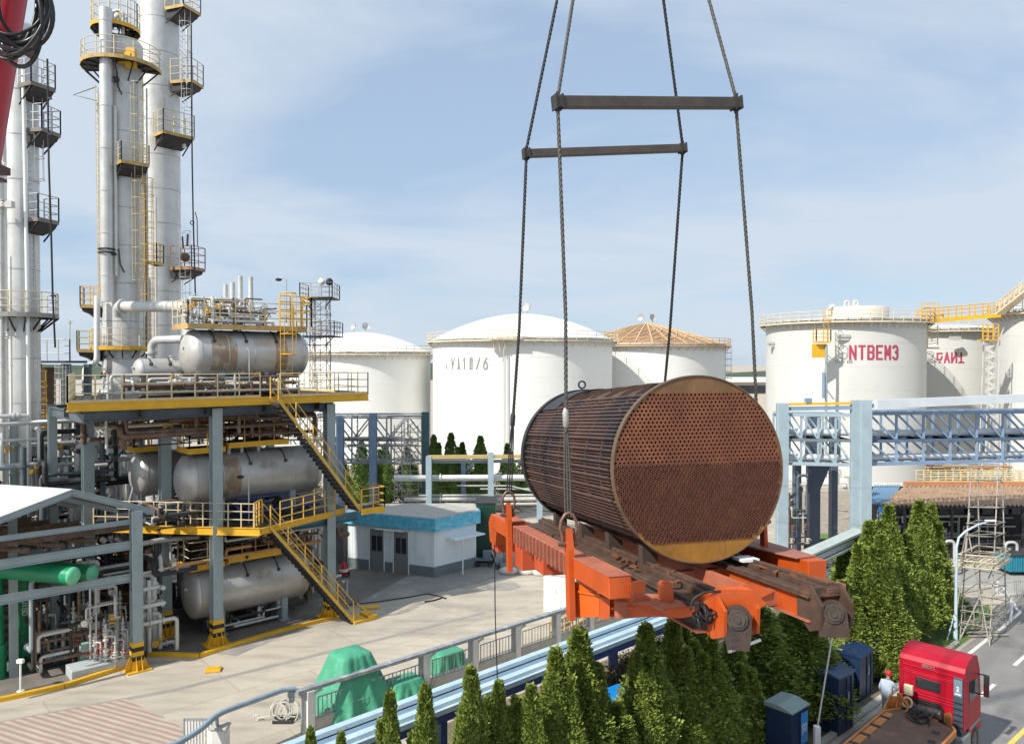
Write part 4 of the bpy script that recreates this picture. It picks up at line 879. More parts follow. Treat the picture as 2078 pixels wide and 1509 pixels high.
# large pipes by hand
def bigpipe(label, pts, r, m=None, br=None, name='pipe', flanges=()):
    t = thing(name, label, 'pipe', pts[0]); mb = MB(); mb.pipe(pts, r, br, 18, 8); part('run', mb, m or M_alu(), t)
    for f in flanges:
        q = MB(); a = Vector(pts[f]); b = Vector(pts[f+1]); d = (b-a).normalized(); c = a+d*min(.5, (b-a).length*.5); q.cyl(c-d*.06, c+d*.06, r*1.45, 18); part('flange', q, M_pipe(), t)
    return t
bigpipe('thick pale pipe bent over from the riser column to the upper drum', [P(240, 640, 43.2), P(240, 622, 43), P(380, 622, 40), P(384, 720, 39.5)], .3, br=.7, flanges=(1,))
bigpipe('pale pipe bending down into the small slim drum', [P(308, 735, 39.4), P(308, 690, 39.4), P(372, 688, 38.6)], .21, br=.6, flanges=(0,))
bigpipe('pale pipe rising from the top deck beside the small drum', [P(322, 790, 36.5), P(322, 762, 36.5), P(378, 758, 37)], .1, br=.25)
bigpipe('thin pale pipe jogging left below the ring platform', [P(197, 600, 43.5), P(197, 736, 43.5), P(173, 744, 43.5), P(172, 800, 43.5)], .16, M_white(), br=.35)
bigpipe('dark curved pipe above the upper platform', [P(408, 625, 38), P(408, 606, 38), P(450, 605, 38)], .09, M_steel(), br=.3)
bigpipe('long cream pipe slung under the top deck', [P(192, 868, 33.5), P(330, 860, 35), P(420, 850, 38)], .1, mat('cream pipe', (.6, .52, .42), .6, 0, .2, 2))
bigpipe('white elbow pipe standing beside the canopy post', [P(268, 1166, 34), P(312, 1166, 34), P(314, 1300, 34)], .12, M_white(), br=.25)
bigpipe('white elbow pipe close above another beside the canopy post', [P(270, 1128, 34.5), P(325, 1126, 34.5), P(328, 1165, 34.5)], .09, M_white(), br=.2)
bigpipe('thin white pipe sloping from canopy post to the bottom platform', [P(270, 1166, 33), P(365, 1147, 35)], .04, M_white())
bigpipe('grey header pipe under the lower deck', [P(275, 1105, 34), P(330, 1095, 35), P(440, 1085, 37)], .12, M_pipe())
bigpipe('small looped hose pipe on the second middle drum', [P(262, 1020, 37), P(272, 985, 37), P(284, 985, 37), P(288, 1020, 37)], .06, M_railg(), br=.4)
# ================================================================ CANOPY
cp = thing('canopy', 'open canopy with a white sheet gable roof and grey steel beams at lower left', 'canopy', (-15.9, 32, 0))
def Cq(t, z, b=0): return Vector((-15.9+.743*t-.95*b, 32+.669*t+.3*b, z))
R0, R1 = Cq(-2.37, 7.92), Cq(-2.37, 7.92, 9); ER, ER1 = Cq(.75, 6.72), Cq(.75, 6.72, 9); EL, EL1 = Cq(-6.2, 6.7), Cq(-6.2, 6.7, 9)
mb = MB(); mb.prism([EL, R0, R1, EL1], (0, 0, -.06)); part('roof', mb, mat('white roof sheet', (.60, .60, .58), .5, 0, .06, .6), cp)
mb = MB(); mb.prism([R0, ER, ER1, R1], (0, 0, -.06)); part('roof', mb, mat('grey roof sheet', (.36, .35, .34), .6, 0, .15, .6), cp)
mb = MB(); o = Vector((0, 0, -.14)); 
for a, b in ((EL, R0), (R0, ER)): mb.ibeam(a+o, b+o, .14, .26, .02)
for k in range(1, 5):
    for a, b in ((Cq(-6.2, 6.5, 2*k), Cq(-2.37, 7.7, 2*k)), (Cq(-2.37, 7.7, 2*k), Cq(.75, 6.5, 2*k))): mb.beam(a, b, .1, .2)
part('rafters', mb, M_steel(), cp)
mb = MB(); mb.ibeam(Cq(-.2, 5.32), Cq(-8, 5.32), .16, .36, .03); mb.ibeam(Cq(-.2, 3.95), Cq(-8, 3.95), .16, .34, .03); mb.ibeam(Cq(-8, 6.3), Cq(.4, 6.3), .12, .2, .02); part('beam', mb, M_steel(), cp)
hpost(cp, Cq(0, 0), 0, 6.75, .42)
for (t_, b_) in ((0, 4.5), (-2.5, 3), (0, 8.5), (-5.5, 8.5)): hpost(cp, Cq(t_, 0, b_), 0, 6.7, .3, base=False)
mb = MB()
for k in range(6): mb.beam(Cq(-7, 5.9-.15*(k % 2), 1+k*1.4), Cq(.5, 5.9, 1+k*1.4), .14, .22)
for k in range(5): mb.tube([Cq(-6+k*1.2, 5.6, .5), Cq(-6+k*1.2, 5.6, 9)], .12, 8)
part('under_roof_pipes', mb, M_brown(), cp)
GREEN = mat('glossy green pipe paint', (.012, .25, .11), .35, 0, .1, 1.5, stain=(.01, .14, .07), samt=.6); LG = mat('light green end cap', (.16, .56, .32), .4, 0, .08, 2)
for i, (px, py, D, vx, lb) in enumerate(((147, 1168, 30.2, -14, 'fat green pipe with light green domed cap, nearer of the pair'), (187, 1162, 31.4, 46, 'fat green pipe with light green domed cap, farther of the pair'))):
    a = P(px, py, D); D2 = D+.9; b = P(vx, py, D2); b.z = a.z+.05; t = thing('green_header_pipe', lb, 'pipe', (b.x, b.y, 0)); r = .36 if i == 0 else .33
    mb = MB(); mb.pipe([a, b, Vector((b.x, b.y, .0))], r, .6, 24, 8, caps=False); part('run', mb, GREEN, t)
    d = (a-b).normalized(); mb = MB(); mb.lathe([(r, 0)]+[(r*math.cos(math.pi/2*k/6)+.0005, r*.55*math.sin(math.pi/2*k/6)) for k in range(1, 7)], a, d, 24); part('end_cap', mb, LG, t)
    mb = MB(); mb.cyl((b.x, b.y, 0), (b.x, b.y, 1.4), r*1.25, 24, r*1.2); part('sleeve', mb, GREEN, t)
    fr = Vector((-b.x, -b.y, 0)).normalized(); an = math.atan2(fr.y, fr.x); z0 = 3.0-.5*i if i == 0 else 3.25
    q = MB(); letters(q, 'GFAID' if i == 0 else '10JISO', lambda u, v, dd: Vector((b.x+(r+.01+dd)*math.cos(an+(v-.1)/r+.25), b.y+(r+.01+dd)*math.sin(an+(v-.1)/r+.25), z0-u)), .17, .75, .3, .2, .01); part('lettering', q, M_white(), t)
# pump skid and valves under the canopy
def valve_station(label, loc):
    t = thing('valve_station', label, 'valve', loc); L = Vector(loc)
    mb = MB(); mb.tube([L, L+Vector((0, 0, 2.0))], .055, 8); mb.pipe([L+Vector((0, 0, 1.5)), L+Vector((.4, 0, 1.5)), L+Vector((.4, 0, .2))], .045, .1, 8)
    for z in (.3, .55, .9, 1.3, 1.75): mb.cyl(L+Vector((0, 0, z)), L+Vector((0, 0, z+.05)), .12, 10)
    for z in (.4, .8, 1.2): mb.cyl(L+Vector((.4, 0, z)), L+Vector((.4, 0, z+.04)), .1, 8)
    part('pipe', mb, M_pipe(), t)
    mb = MB(); valve(mb, L+Vector((0, 0, .72)), 1); valve(mb, L+Vector((0, 0, 1.5)), .85); valve(mb, L+Vector((.4, 0, .6)), .8); part('valve', mb, mat('white valve paint', (.7, .68, .62), .45, 0, .2, 4), t)
    mb = MB(); mb.torus(L+Vector((-.05, -.4, 1.0)), (0, -1, .2), .14, .02, 14, 5); mb.tube([L+Vector((0, 0, 1.0)), L+Vector((-.05, -.4, 1.0))], .02, 5); part('handwheel', mb, mat('red handwheel', (.5, .08, .03), .5), t)
    return t
VG = 'valve stations under the canopy'; VL = 'pale valve station with flanges in the dense row under the canopy'
v0 = valve_station(VL, G(215, 1362)); v0['group'] = VG; rr = random.Random(4)
for i, (px, py) in enumerate(((192, 1358), (236, 1356), (250, 1348), (180, 1345), (208, 1340), (226, 1338), (160, 1330), (244, 1330), (150, 1345), (72, 1340), (84, 1330), (96, 1345), (108, 1330), (60, 1322), (200, 1320), (128, 1318), (170, 1318), (230, 1318), (186, 1350), (198, 1346), (212, 1352), (222, 1344), (240, 1342), (254, 1352), (176, 1332), (190, 1328), (214, 1326), (236, 1322), (250, 1334), (160, 1342), (140, 1330))):
    dup(v0, G(px, py), rr.uniform(-.6, .9), (.8, .8, rr.uniform(.7, 1.5)))
t = thing('pump_skid', 'pale grey concrete skid with a light green pump beside the canopy post', 'pump skid', G(215, 1372))
mb = MB(); g = G(212, 1366); mb.obox(g-E1*1.3-Vector((-.1, 0, 0)), E1*2.3, -EN*1.1, (0, 0, .42)); part('plinth', mb, mat('skid grey', (.42, .46, .46), .7, 0, .1, 2), t, bevel=.02)
mb = MB(); g = G(172, 1352); mb.box(g+Vector((0, 0, .6)), (.4, .35, .9), .7); mb.cyl(g+Vector((0, .1, .75)), g+Vector((.6, .5, .75)), .2, 16); part('pump', mb, mat('mint pump paint', (.36, .52, .42), .5, 0, .1, 2), t, bevel=.02)
def pump(label, px, py, m):
    g = G(px, py); t = thing('pump', label, 'pump', g, .7); mb = MB(); mb.lathe([(.01, -.42), (.2, -.42), (.24, -.36), (.24, .3), (.2, .36), (.01, .36)], (0, 0, .42), (1, 0, 0), 18)
    for k in range(10): mb.box((-.3+k*.06, 0, .42), (.015, .54, .54))
    part('motor', mb, m, t, local=True); mb = MB(); mb.lathe([(.01, 0), (.3, 0), (.3, .16), (.01, .16)], (.42, 0, .42), (1, 0, 0), 20); mb.cyl((.5, 0, .42), (.5, 0, 1.0), .09, 10); part('casing', mb, M_pipe(), t, local=True)
    mb = MB(); mb.box((0, 0, .09), (1.3, .5, .14)); part('base', mb, M_dark(), t, local=True)
pump('teal electric pump motor left of the skid', 124, 1345, mat('teal motor', (.06, .30, .38), .45, 0, .1, 2)); pump('orange electric pump motor next to the teal one', 148, 1340, mat('orange motor', (.6, .2, .03), .45)); pump('yellow pump motor far under the canopy', 120, 1302, M_yellow()); pump('yellow pump motor behind the dense valves', 98, 1312, M_yellow())
pipework('vertical mostly dark pipes and valves behind the dense valve row', -7.2, -3.4, -4.5, -1.0, .2, 4.2, 40, 41, [M_pipe(), M_brown(), M_steel(), M_dark(), M_brown(), M_dark()], .04, .11, 14)  # extra dark paints in the mix put shade into these deeper pipes
for i, (b_, t_, w_, lb) in enumerate(((5.5, -3.0, 4.4, 'right'), (5.7, -7.8, 4.6, 'left'))):  # added dark backdrop, its colour stands for the shade inside the canopy
    t = thing('backdrop_bank', 'dark louvred cooler bank added for shade deep under the canopy, %s of two' % lb, 'backdrop', Cq(t_, 0, b_)); mb = MB(); mb.obox(Cq(t_-w_/2, .2, b_), E1*w_, -EN*1.5, (0, 0, 4.6)); part('casing', mb, M_brown(), t); mb = MB()
    for k in range(11): mb.obox(Cq(t_-w_/2+.1, .5+k*.38, b_)+EN*.02, E1*(w_-.2), -EN*.05, (0, 0, .16))
    part('louvres', mb, M_dark(), t)
pipework('dark pipework deep under the canopy', -9, -3, -9, -5, .2, 5, 26, 42, [M_dark(), M_brown(), M_steel()], .06, .2, 8)  # darker paint mix carries the shade far under the roof
pipework('slim vertical lines just behind the canopy beam', -5.6, -4.0, -1.2, -.3, .5, 4.6, 9, 43, [M_pipe(), M_alu()], .04, .09, 5)
t = thing('post_box', 'small pale call point on a thin white post by the yellow kerb', 'post', G(42, 1402)); g = G(42, 1402)
mb = MB(); mb.tube([g, g+Vector((0, 0, 1.15))], .04, 8); mb.cyl(g, g+Vector((0, 0, .03)), .14, 12); part('pole', mb, M_white(), t); mb = MB(); mb.box(g+Vector((0, 0, 1.2)), (.26, .16, .16)); part('box', mb, M_white(), t, bevel=.02)
# ================================================================ BEHIND: MAST, RACKS, HEDGE, HUT
def mast():
    D = 60; x = X(650, D); t = thing('lattice_mast', 'slender lattice mast with two railed rings and floodlights before the white tank', 'mast', (x, D, 0)); w = .7
    mb = MB(); zt = Z(607, D); k = 15; hh = zt/k
    for sx, sy in ((-1, -1), (1, -1), (1, 1), (-1, 1)): mb.beam((x+sx*w, D+sy*w, 0), (x+sx*w*.9, D+sy*w*.9, zt), .07)
    cs = [(-1, -1), (1, -1), (1, 1), (-1, 1)]
    for i in range(k):
        for j in range(4):
            a, b = cs[j], cs[(j+1) % 4]; z0, z1 = i*hh, (i+1)*hh
            mb.beam((x+a[0]*w, D+a[1]*w, z0), (x+b[0]*w, D+b[1]*w, z1), .03); mb.beam((x+b[0]*w, D+b[1]*w, z0), (x+a[0]*w, D+a[1]*w, z1), .03); mb.beam((x+a[0]*w, D+a[1]*w, z1), (x+b[0]*w, D+b[1]*w, z1), .05)
    part('lattice', mb, mat('mast steel', (.33, .31, .29), .6, .2, .2, 2, stain=(.38, .24, .14), samt=.8, sth=.5), t)
    mb = MB(); ladder(mb, (x, D-w, .2), (x, D-w, zt), .4, (0, -1, 0), True, .02); part('ladder', mb, M_brown(), t)
    for py, hw in ((606, 1.25), (683, 1.45)):
        z = Z(py, D); mb = MB(); mb.box((x, D, z), (hw*2, hw*2, .1)); 
        for s_ in (-1, 1): mb.beam((x+s_*hw, D-hw, z), (x+s_*w*.8, D-w, z-.8), .06)
        p_ = part('platform', mb, M_dark(), t); mb = MB(); railing(mb, [(x-hw, D-hw, z), (x+hw, D-hw, z), (x+hw, D+hw, z), (x-hw, D+hw, z), (x-hw, D-hw, z)], 1.15, .85, .035, (.4, .8)); part('railing', mb, M_railg(), p_)
    for px, dx_ in ((652, -.5), (668, .5)):
        a = P(px, 572, D); mb = MB(); mb.tube([Vector((a.x, D, zt)), a], .04, 6); mb.lathe([(.02, -.25), (.22, -.2), (.3, .1), (.01, .12)], a, (dx_, -.6, .1), 12); part('floodlight', mb, M_white() if dx_ < 0 else M_dark(), t)
mast()
BL = M_blue(); GS = mat('grey lattice steel', (.30, .32, .335), .6, .1, .2, 1.5)
lr = thing('pipe_rack', 'grey lattice pipe bridge on blue posts between the structure and the white tanks', 'pipe rack', (X(760, 60), 60, 0))
mb = MB(); a = P(470, 940, 61); b = P(856, 938, 60); a.z = b.z = Z(940, 60); truss(mb, a, b, 2.2, (Z(848, 60)-a.z)/2, 11, .13, dg=.1); a2_ = a+Vector((0, 0, (Z(848, 60)-a.z)/2)); b2_ = Vector((b.x, b.y, a2_.z)); truss(mb, a2_, b2_, 2.2, (Z(848, 60)-a.z)/2, 11, .13, dg=.1, cross='z'); part('truss', mb, GS, lr)
for px, m_, y0 in ((757, BL, 838), (863, mat('dark teal steel', (.06, .12, .13), .6), 836), (690, BL, 845)):
    mb = MB(); p = Vector((X(px, 59.7), 59.7, 0)); mb.ibeam(p, Vector((p.x, p.y, Z(y0, 59.7))), .55, .5, .05, up=(0, 1, 0)); part('post', mb, m_, lr)
mb = MB(); mb.beam(a2_+(b2_-a2_)*.45+Vector((0, .6, 2.05)), b2_+Vector((0, .6, 2.1)), .5, .1); part('cable_tray', mb, GS, lr)
for z in (890, 905): mb = MB(); mb.tube([P(480, z, 60.6), P(860, z-2, 60.6)], .12, 8); part('pipe', mb, M_pipe(), lr)
sc_ = thing('lattice_stair', 'tangle of grey scaffold bars around the end of the lattice bridge', 'scaffold', (X(830, 58), 58, 0)); rr = random.Random(8)
mb = MB()
for px in (800, 815, 832, 848): 
    for dD in (57.5, 59): mb.tube([(X(px, dD), dD, .1), (X(px, dD), dD, Z(862, dD))], .04, 5)
for k in range(34):
    x0, x1 = rr.uniform(796, 850), rr.uniform(796, 850); y0 = rr.uniform(870, 1030); mb.tube([P(x0, y0, 57.4+rr.random()*1.8), P(x1, y0+rr.uniform(-30, 30), 57.4+rr.random()*1.8)], .03, 5)
for k in range(12):
    py = 1020-k*13; mb.tube([P(798, py, 57.5), P(850, py, 57.5)], .035, 5)
part('bars', mb, mat('scaffold grey', (.36, .34, .31), .6, .2, .2, 2), sc_)
rk = thing('low_pipe_rack', 'low rack with a yellow top beam and white pipes behind the hut', 'pipe rack', (X(900, 56), 56, 0))
for px, y0 in ((870, 925), (996, 918), (1095, 918), (1215, 918)):
    mb = MB(); p = Vector((X(px, 56), 56, 0)); mb.ibeam(p, Vector((p.x, p.y, Z(y0, 56))), .42, .4, .04, up=(0, 1, 0)); part('post', mb, M_pblue(), rk)
for px in (940,):
    mb = MB(); p = Vector((X(px, 60), 60, 0)); mb.beam(p, Vector((p.x, p.y, Z(935, 60))), .4, .35); mb.beam(Vector((p.x, p.y, Z(960, 60))), P(965, 935, 60), .15); part('post', mb, BL, rk)
mb = MB(); mb.beam(P(868, 927, 56), P(1300, 924, 56), .3, .26); part('top_beam', mb, mat('ochre beam', (.52, .38, .16), .6, 0, .15, 1), rk)
mb = MB(); mb.beam(P(868, 936, 56.3), P(1300, 934, 56.3), .4, .22); part('shelf_beam', mb, M_steel(), rk)
for py, x0, r in ((968, 800, .2), (972, 800, .12), (1012, 820, .16), (1022, 830, .1), (1004, 850, .08)):
    mb = MB(); mb.tube([P(x0, py+1, 56.5), P(1300, py-1, 56.5)], r, 10); mb.cyl(P(892, py, 56.5), P(895, py, 56.5), r*1.5, 10); part('pipe', mb, M_white() if py < 975 else M_pipe(), rk)
hl = thing('low_pipe_bank', 'pale pipes and rails running low behind the hut roof', 'pipework', (X(1000, 58), 58, 0)); rr = random.Random(9)
for i in range(10):
    mb = MB(); y_ = rr.uniform(985, 1035); x0 = rr.uniform(690, 1000); mb.pipe([P(x0, y_, 57.5+i*.12), P(x0+rr.uniform(60, 300), y_, 57.5+i*.12), P(x0+rr.uniform(300, 330), 1040, 57.5+i*.12)], rr.uniform(.04, .1), n=6); part('pipe', mb, rr.choice([M_pipe(), M_steel(), M_brown()]), hl)
# -------------------------------------------------- conifers
FOL = mat('conifer foliage', (.225, .285, .055), .7, 0, .4, 9, stain=(.10, .165, .035), samt=.7, sth=.52, sscale=2.2, spec=.25)
FOLD = mat('dark conifer foliage', (.16, .25, .06), .8, 0, .35, 7, stain=(.09, .14, .03), samt=.6, sth=.55, sscale=2, spec=.2)
TRK = mat('conifer bark', (.11, .07, .045), .9, 0, .3, 6, bump=.01)
def conifer_mesh(seed, h, r, n, leaf, spires=3, core=True):
    g = np.random.default_rng(seed); V = []; Fc = []
    sp = [(0., 0., h, r)]
    for i in range(spires):
        a = g.uniform(0, 6.28); d = r*g.uniform(.35, .62); sp.append((d*math.cos(a), d*math.sin(a), h*g.uniform(.68, .93), r*g.uniform(.5, .68)))
    w = np.array([s[2]*s[3] for s in sp]); w = w/w.sum(); tot = 0; vs = []
    for s, ww in zip(sp, w):
        m = int(n*ww); t = g.random(m)**.85; a = g.random(m)*6.2832
        prof = np.minimum(1, (t*6)**.6)*(1-t**1.7)**.92*(.78+.22*(1-t))
        lump = 1+.16*np.sin(a*3+t*7+seed)+.13*np.sin(a*5-t*13+seed*2)+.09*np.sin(t*31+a*2)+.07*np.sin(a*11+t*50)
        rad = s[3]*prof*lump*(1-.30*g.random(m)**2.2)*(1+.22*g.random(m)**8)+.02
        x = s[0]*(1-t*.25)+rad*np.cos(a); y = s[1]*(1-t*.25)+rad*np.sin(a); z = .18*h*0+.12+t*(s[2]-.12)+g.normal(0, .03, m)
        L = leaf*g.uniform(.65, 1.5, m)*(1+.5*(t > .93)); ox = np.cos(a)*.55+g.normal(0, .38, m); oy = np.sin(a)*.55+g.normal(0, .38, m); oz = .75+g.normal(0, .3, m)
        q = np.sqrt(ox*ox+oy*oy+oz*oz); ox, oy, oz = ox/q, oy/q, oz/q
        b = g.random(m)*6.28; sx, sy, sz = np.cos(b), np.sin(b), g.normal(0, .4, m); W = L*.34
        c = np.stack([x, y, z], 1); d = np.stack([ox, oy, oz], 1)*L[:, None]; sd = np.stack([sx, sy, sz], 1)*W[:, None]
        quad = np.stack([c, c+d*.45+sd, c+d, c+d*.45-sd], 1); vs.append(quad.reshape(-1, 3)); tot += m
    v = np.concatenate(vs); nv = len(v); f = np.arange(nv)
    mb = MB()
    if core:
        for s in sp:
            pr = [(max(.01, s[3]*.70*min(1, (k/10*6)**.6 if k else 0)*(1-(k/10)**1.7)**.92*(.78+.22*(1-k/10))), .12+k/10*(s[2]*.97-.12)) for k in range(11)]
            mb.lathe(pr, (s[0]*.9, s[1]*.9, 0), n=12)
    cv = np.array(mb.v).reshape(-1, 3) if mb.v else np.zeros((0, 3)); me = bpy.data.meshes.new('crown')
    allv = np.concatenate([v, cv]); loops = np.concatenate([f, np.array([i+nv for q in mb.f for i in q], dtype=int)]) if mb.f else f
    npoly = nv//4+len(mb.f)
    me.vertices.add(len(allv)); me.vertices.foreach_set('co', allv.ravel()); me.loops.add(len(loops)); me.loops.foreach_set('vertex_index', loops.astype(np.int32))
    me.polygons.add(npoly); me.polygons.foreach_set('loop_start', (np.arange(npoly)*4).astype(np.int32)); me.update(calc_edges=True); me.validate()
    return me
PROTO = {}
def conifer(seed, loc, h, r, n, leaf, label, group, m=FOL, spires=3, rz=0, name='conifer'):
    key = (seed, n, m.name, spires)
    if key not in PROTO:
        me = conifer_mesh(seed, 5.5, .95, n, leaf, spires); me.materials.append(m)
        tm = MB(); tm.lathe([(.13, 0), (.09, 1.5), (.05, 4.2), (.01, 5.0)], (0, 0, 0), n=8)
        for k in range(10):
            a = k*2.4; z = .6+k*.38; tm.tube([(0, 0, z), (math.cos(a)*.35, math.sin(a)*.35, z+.45)], [.03, .012], 5)
        PROTO[key] = (me, mesh_of('trunk', tm, TRK))
    me, tm = PROTO[key]
    t = thing(name, label, 'conifer', loc, rz, group); t.scale = (r/.95, r/.95, h/5.5)
    for nm, q in (('crown', me), ('trunk', tm)):
        o = bpy.data.objects.new(nm, q); COL.objects.link(o); o.parent = t
    return t
HG = 'dark hedge conifers in front of the white tanks'
HL = [(560, 'first from the left in the dark hedge, behind the stairs'), (615, 'second from the left in the dark hedge'), (686, 'third from the left in the dark hedge, left of the blue post'), (733, 'wide one left of the tall blue post'), (782, 'right of the tall blue post behind the scaffold bars'), (826, 'behind the scaffold bars'),
      (880, 'with its tip beside the dark teal post'), (915, 'with a lone sharp tip against the tallest tank'), (938, 'lower one just right of the sharp tip'), (975, 'with forked tips left of the pale rack post'), (1030, 'beside the dark left sling'), (1070, 'behind the left end of the bundle')]
for i, (px, lb) in enumerate(HL):
    yt = [905, 912, 905, 900, 905, 912, 888, 884, 902, 890, 905, 905][i]; D = 67+(i % 3); conifer(40+i % 4, (X(px, D), D, 0), Z(yt, D)*1.02, 1.25+.2*(i % 2), 14000, .09, 'dark hedge conifer '+lb, HG, FOLD, spires=1, rz=i*1.3)
# small dark shrubs under the racks
# -------------------------------------------------- hut
hut = thing('site_hut', 'low pale blue hut with a bright blue roof band and two grey doors', 'hut', (X(790, 47), 47, 0))
A_, B_, C_ = G(706, 1150), G(881, 1171), G(966, 1149); dback = Vector((-.4, 2.2, 0)); foot = [A_, B_, C_, C_+dback, A_+dback+Vector((.6, 0, 0))]
WALL = mat('pale blue white wall', (.74, .80, .82), .75, 0, .05, .8, stain=(.42, .46, .47), samt=.4, sth=.6, streak=4)
mb = MB(); mb.prism([Vector((p.x, p.y, 0)) for p in foot], (0, 0, 2.98)); part('wall', mb, WALL, hut)
mb = MB(); ex = [p+(p-Vector((-5.8, 49, 0))).normalized()*.04 for p in foot]; mb.prism([Vector((p.x, p.y, 0)) for p in ex], (0, 0, .62)); part('plinth', mb, mat('dark grey plinth', (.16, .19, .2), .8, 0, .1, 2), hut)
mb = MB(); ex = [p+(p-Vector((-5.8, 49, 0))).normalized()*.3 for p in foot]; mb.prism([Vector((p.x, p.y, 2.8)) for p in ex], (0, 0, .78)); 
BB = mat('bright blue fascia sheet', (.10, .46, .66), .5, 0, .25, 3, stain=(.40, .66, .76), samt=.7, sth=.52, sscale=2.2, streak=.4); part('roof_band', mb, BB, hut)
mb = MB(); ex2 = [p+(p-Vector((-5.8, 49, 0))).normalized()*.2 for p in foot]; mb.prism([Vector((p.x, p.y, 3.58)) for p in ex2], (0, 0, .03)); part('roof', mb, M_conc(), hut)
fd = (B_-A_).normalized(); fn_ = Vector((fd.y, -fd.x, 0)); 
for px in (768, 817):
    L_ = (px-706)/(881-706)*(B_-A_).length; c = A_+fd*L_
    mb = MB(); mb.obox(c-fd*.52+fn_*.0, fd*1.04, fn_*.07, (0, 0, 2.62)); p_ = part('door', mb, mat('grey door', (.19, .20, .2), .6, 0, .08, 2), hut)
    mb = MB(); mb.obox(c-fd*.36+fn_*.06, fd*.72, fn_*.02, (0, 0, 0)); 
    for sx in (-.37, .03): 
        q = MB(); q.obox(c+fd*sx+fn_*.065+Vector((0, 0, 1.25)), fd*.34, fn_*.012, (0, 0, .95)); part('pane', q, M_glass(), p_)
    q = MB(); q.obox(c-fd*.56+fn_*.05, fd*.05, fn_*.06, (0, 0, 2.66)); q.obox(c+fd*.51+fn_*.05, fd*.05, fn_*.06, (0, 0, 2.66)); q.obox(c-fd*.56+fn_*.05+Vector((0, 0, 2.62)), fd*1.12, fn_*.06, (0, 0, .06)); part('frame', q, WALL, p_)
q = MB(); c = A_+fd*((792-706)/175*(B_-A_).length); q.obox(c-fd*.9+fn_*0+Vector((0, 0, 2.62)), fd*2.0, fn_*.25, (0, 0, .1)); part('canopy_slab', q, M_white(), hut)
q = MB(); q.obox(c-fd*.2+fn_*.02+Vector((0, 0, 2.25)), fd*.4, fn_*.08, (0, 0, .12)); part('wall_light', q, M_white(), hut)
rd = (C_-B_).normalized(); rn = Vector((rd.y, -rd.x, 0)); mb = MB(); mb.obox(B_+rd*.9+Vector((0, 0, 2.2)), rd*2.5, rn*.9, (0, 0, .07)); mb.tube([B_+rd*1.6+rn*.8, B_+rd*1.6+rn*.8+Vector((0, 0, 2.2))], .05, 6); part('side_awning', mb, WALL, hut)
mb = MB()
for k in range(6): mb.obox(A_+fd*(.9*k+.35)+fn_*.002, fd*.015, fn_*.004, (0, 0, 2.95))
part('panel_joints', mb, mat('panel joint', (.4, .45, .47), .8), hut)
shd = thing('small_shed', 'beige shed with a grey door left of the blue banded hut', 'shed', (X(660, 49.5), 49.5, 0))
mb = MB(); g0 = G(620, 1143); g1 = G(702, 1140); mb.obox(g0, g1-g0, (0, 2.5, 0), (0, 0, 2.75)); part('wall', mb, mat('beige render', (.55, .50, .43), .8, 0, .1, .8), shd); mb = MB(); mb.obox(g0+Vector((-.2, -.2, 2.75)), g1-g0+Vector((.4, 0, 0)), (0, 2.9, 0), (0, 0, .15)); part('roof', mb, M_conc(), shd)
mb = MB(); a = G(677, 1141)+Vector((0, -.05, 0)); mb.obox(a, (.62, 0, 0), (0, .06, 0), (0, 0, 2.25)); part('door', mb, mat('grey door', (.19, .2, .2)), shd)
t = thing('extinguisher_trolley', 'red wheeled extinguisher standing left of the blue banded hut', 'fire extinguisher', G(698, 1169)); g = G(698, 1169); RD = mat('red paint', (.55, .02, .03), .4, 0, .1, 2)
mb = MB(); mb.lathe([(.01, .12), (.25, .14), (.27, .3), (.24, .62), (.1, .78), (.05, .95), (.01, .96)], g, n=18); part('cylinder', mb, RD, t); mb = MB(); mb.lathe([(.272, .32), (.262, .5)], g, n=18); part('white_band', mb, M_white(), t); mb = MB()
for s_ in (-.28, .28): mb.cyl(g+Vector((s_-.03, .1, .16)), g+Vector((s_+.03, .1, .16)), .16, 14)
part('wheels', mb, M_black(), t)
t = thing('pallet_stack', 'low stack of worn timber pallets by the beige shed', 'pallet', G(655, 1155)); g = G(655, 1155)
mb = MB()
for k in range(3):
    for j in range(5): mb.box(g+Vector((-.5+j*.25+k*.1, 0, .12+k*.16)), (.18, 1.1, .03), .2)
    for j in (-.45, 0, .45): mb.box(g+Vector((k*.1, j, .06+k*.16)), (1.1, .1, .09), .2)
part('boards', mb, mat('old timber', (.36, .26, .16), .85, 0, .3, 3), t)
t = thing('green_container', 'dark green steel container standing right of the blue banded hut', 'container', G(985, 1100)); g = P(966, 1100, 49); mb = MB(); mb.obox((X(966, 49), 49, 0), (1.25, 0, 0), (0, 2.4, 0), (0, 0, Z(1022, 49)))
for k in range(8): mb.obox((X(966, 49)+.05+k*.15, 48.96, .2), (.07, 0, 0), (0, .05, 0), (0, 0, Z(1022, 49)-.4))
part('body', mb, mat('dark green steel', (.01, .055, .035), .5, 0, .15, 2), t); mb = MB(); mb.box((X(985, 49), 50.2, Z(1022, 49)+.04), (1.4, 2.5, .08)); part('lid', mb, M_dark(), t)
def cart(label, px, py):
    g = G(px, py); t = thing('handcart', label, 'cart', g); mb = MB(); mb.box(g+Vector((0, 0, .45)), (1.1, .6, .1)); mb.box(g+Vector((.2, 0, .75)), (.5, .45, .5)); part('body', mb, mat('blue grey cart', (.18, .22, .26), .6), t, bevel=.02); mb = MB()
    for sx in (-.4, .4):
        for sy in (-.3, .3): mb.torus(g+Vector((sx, sy, .17)), (0, 1, 0), .14, .035, 14, 5)
    part('wheels', mb, M_black(), t); mb = MB(); mb.pipe([g+Vector((-.5, -.2, .5)), g+Vector((-.75, -.2, 1.1)), g+Vector((-.75, .2, 1.1)), g+Vector((-.5, .2, .5))], .025, .1); part('handle', mb, M_railg(), t); return t
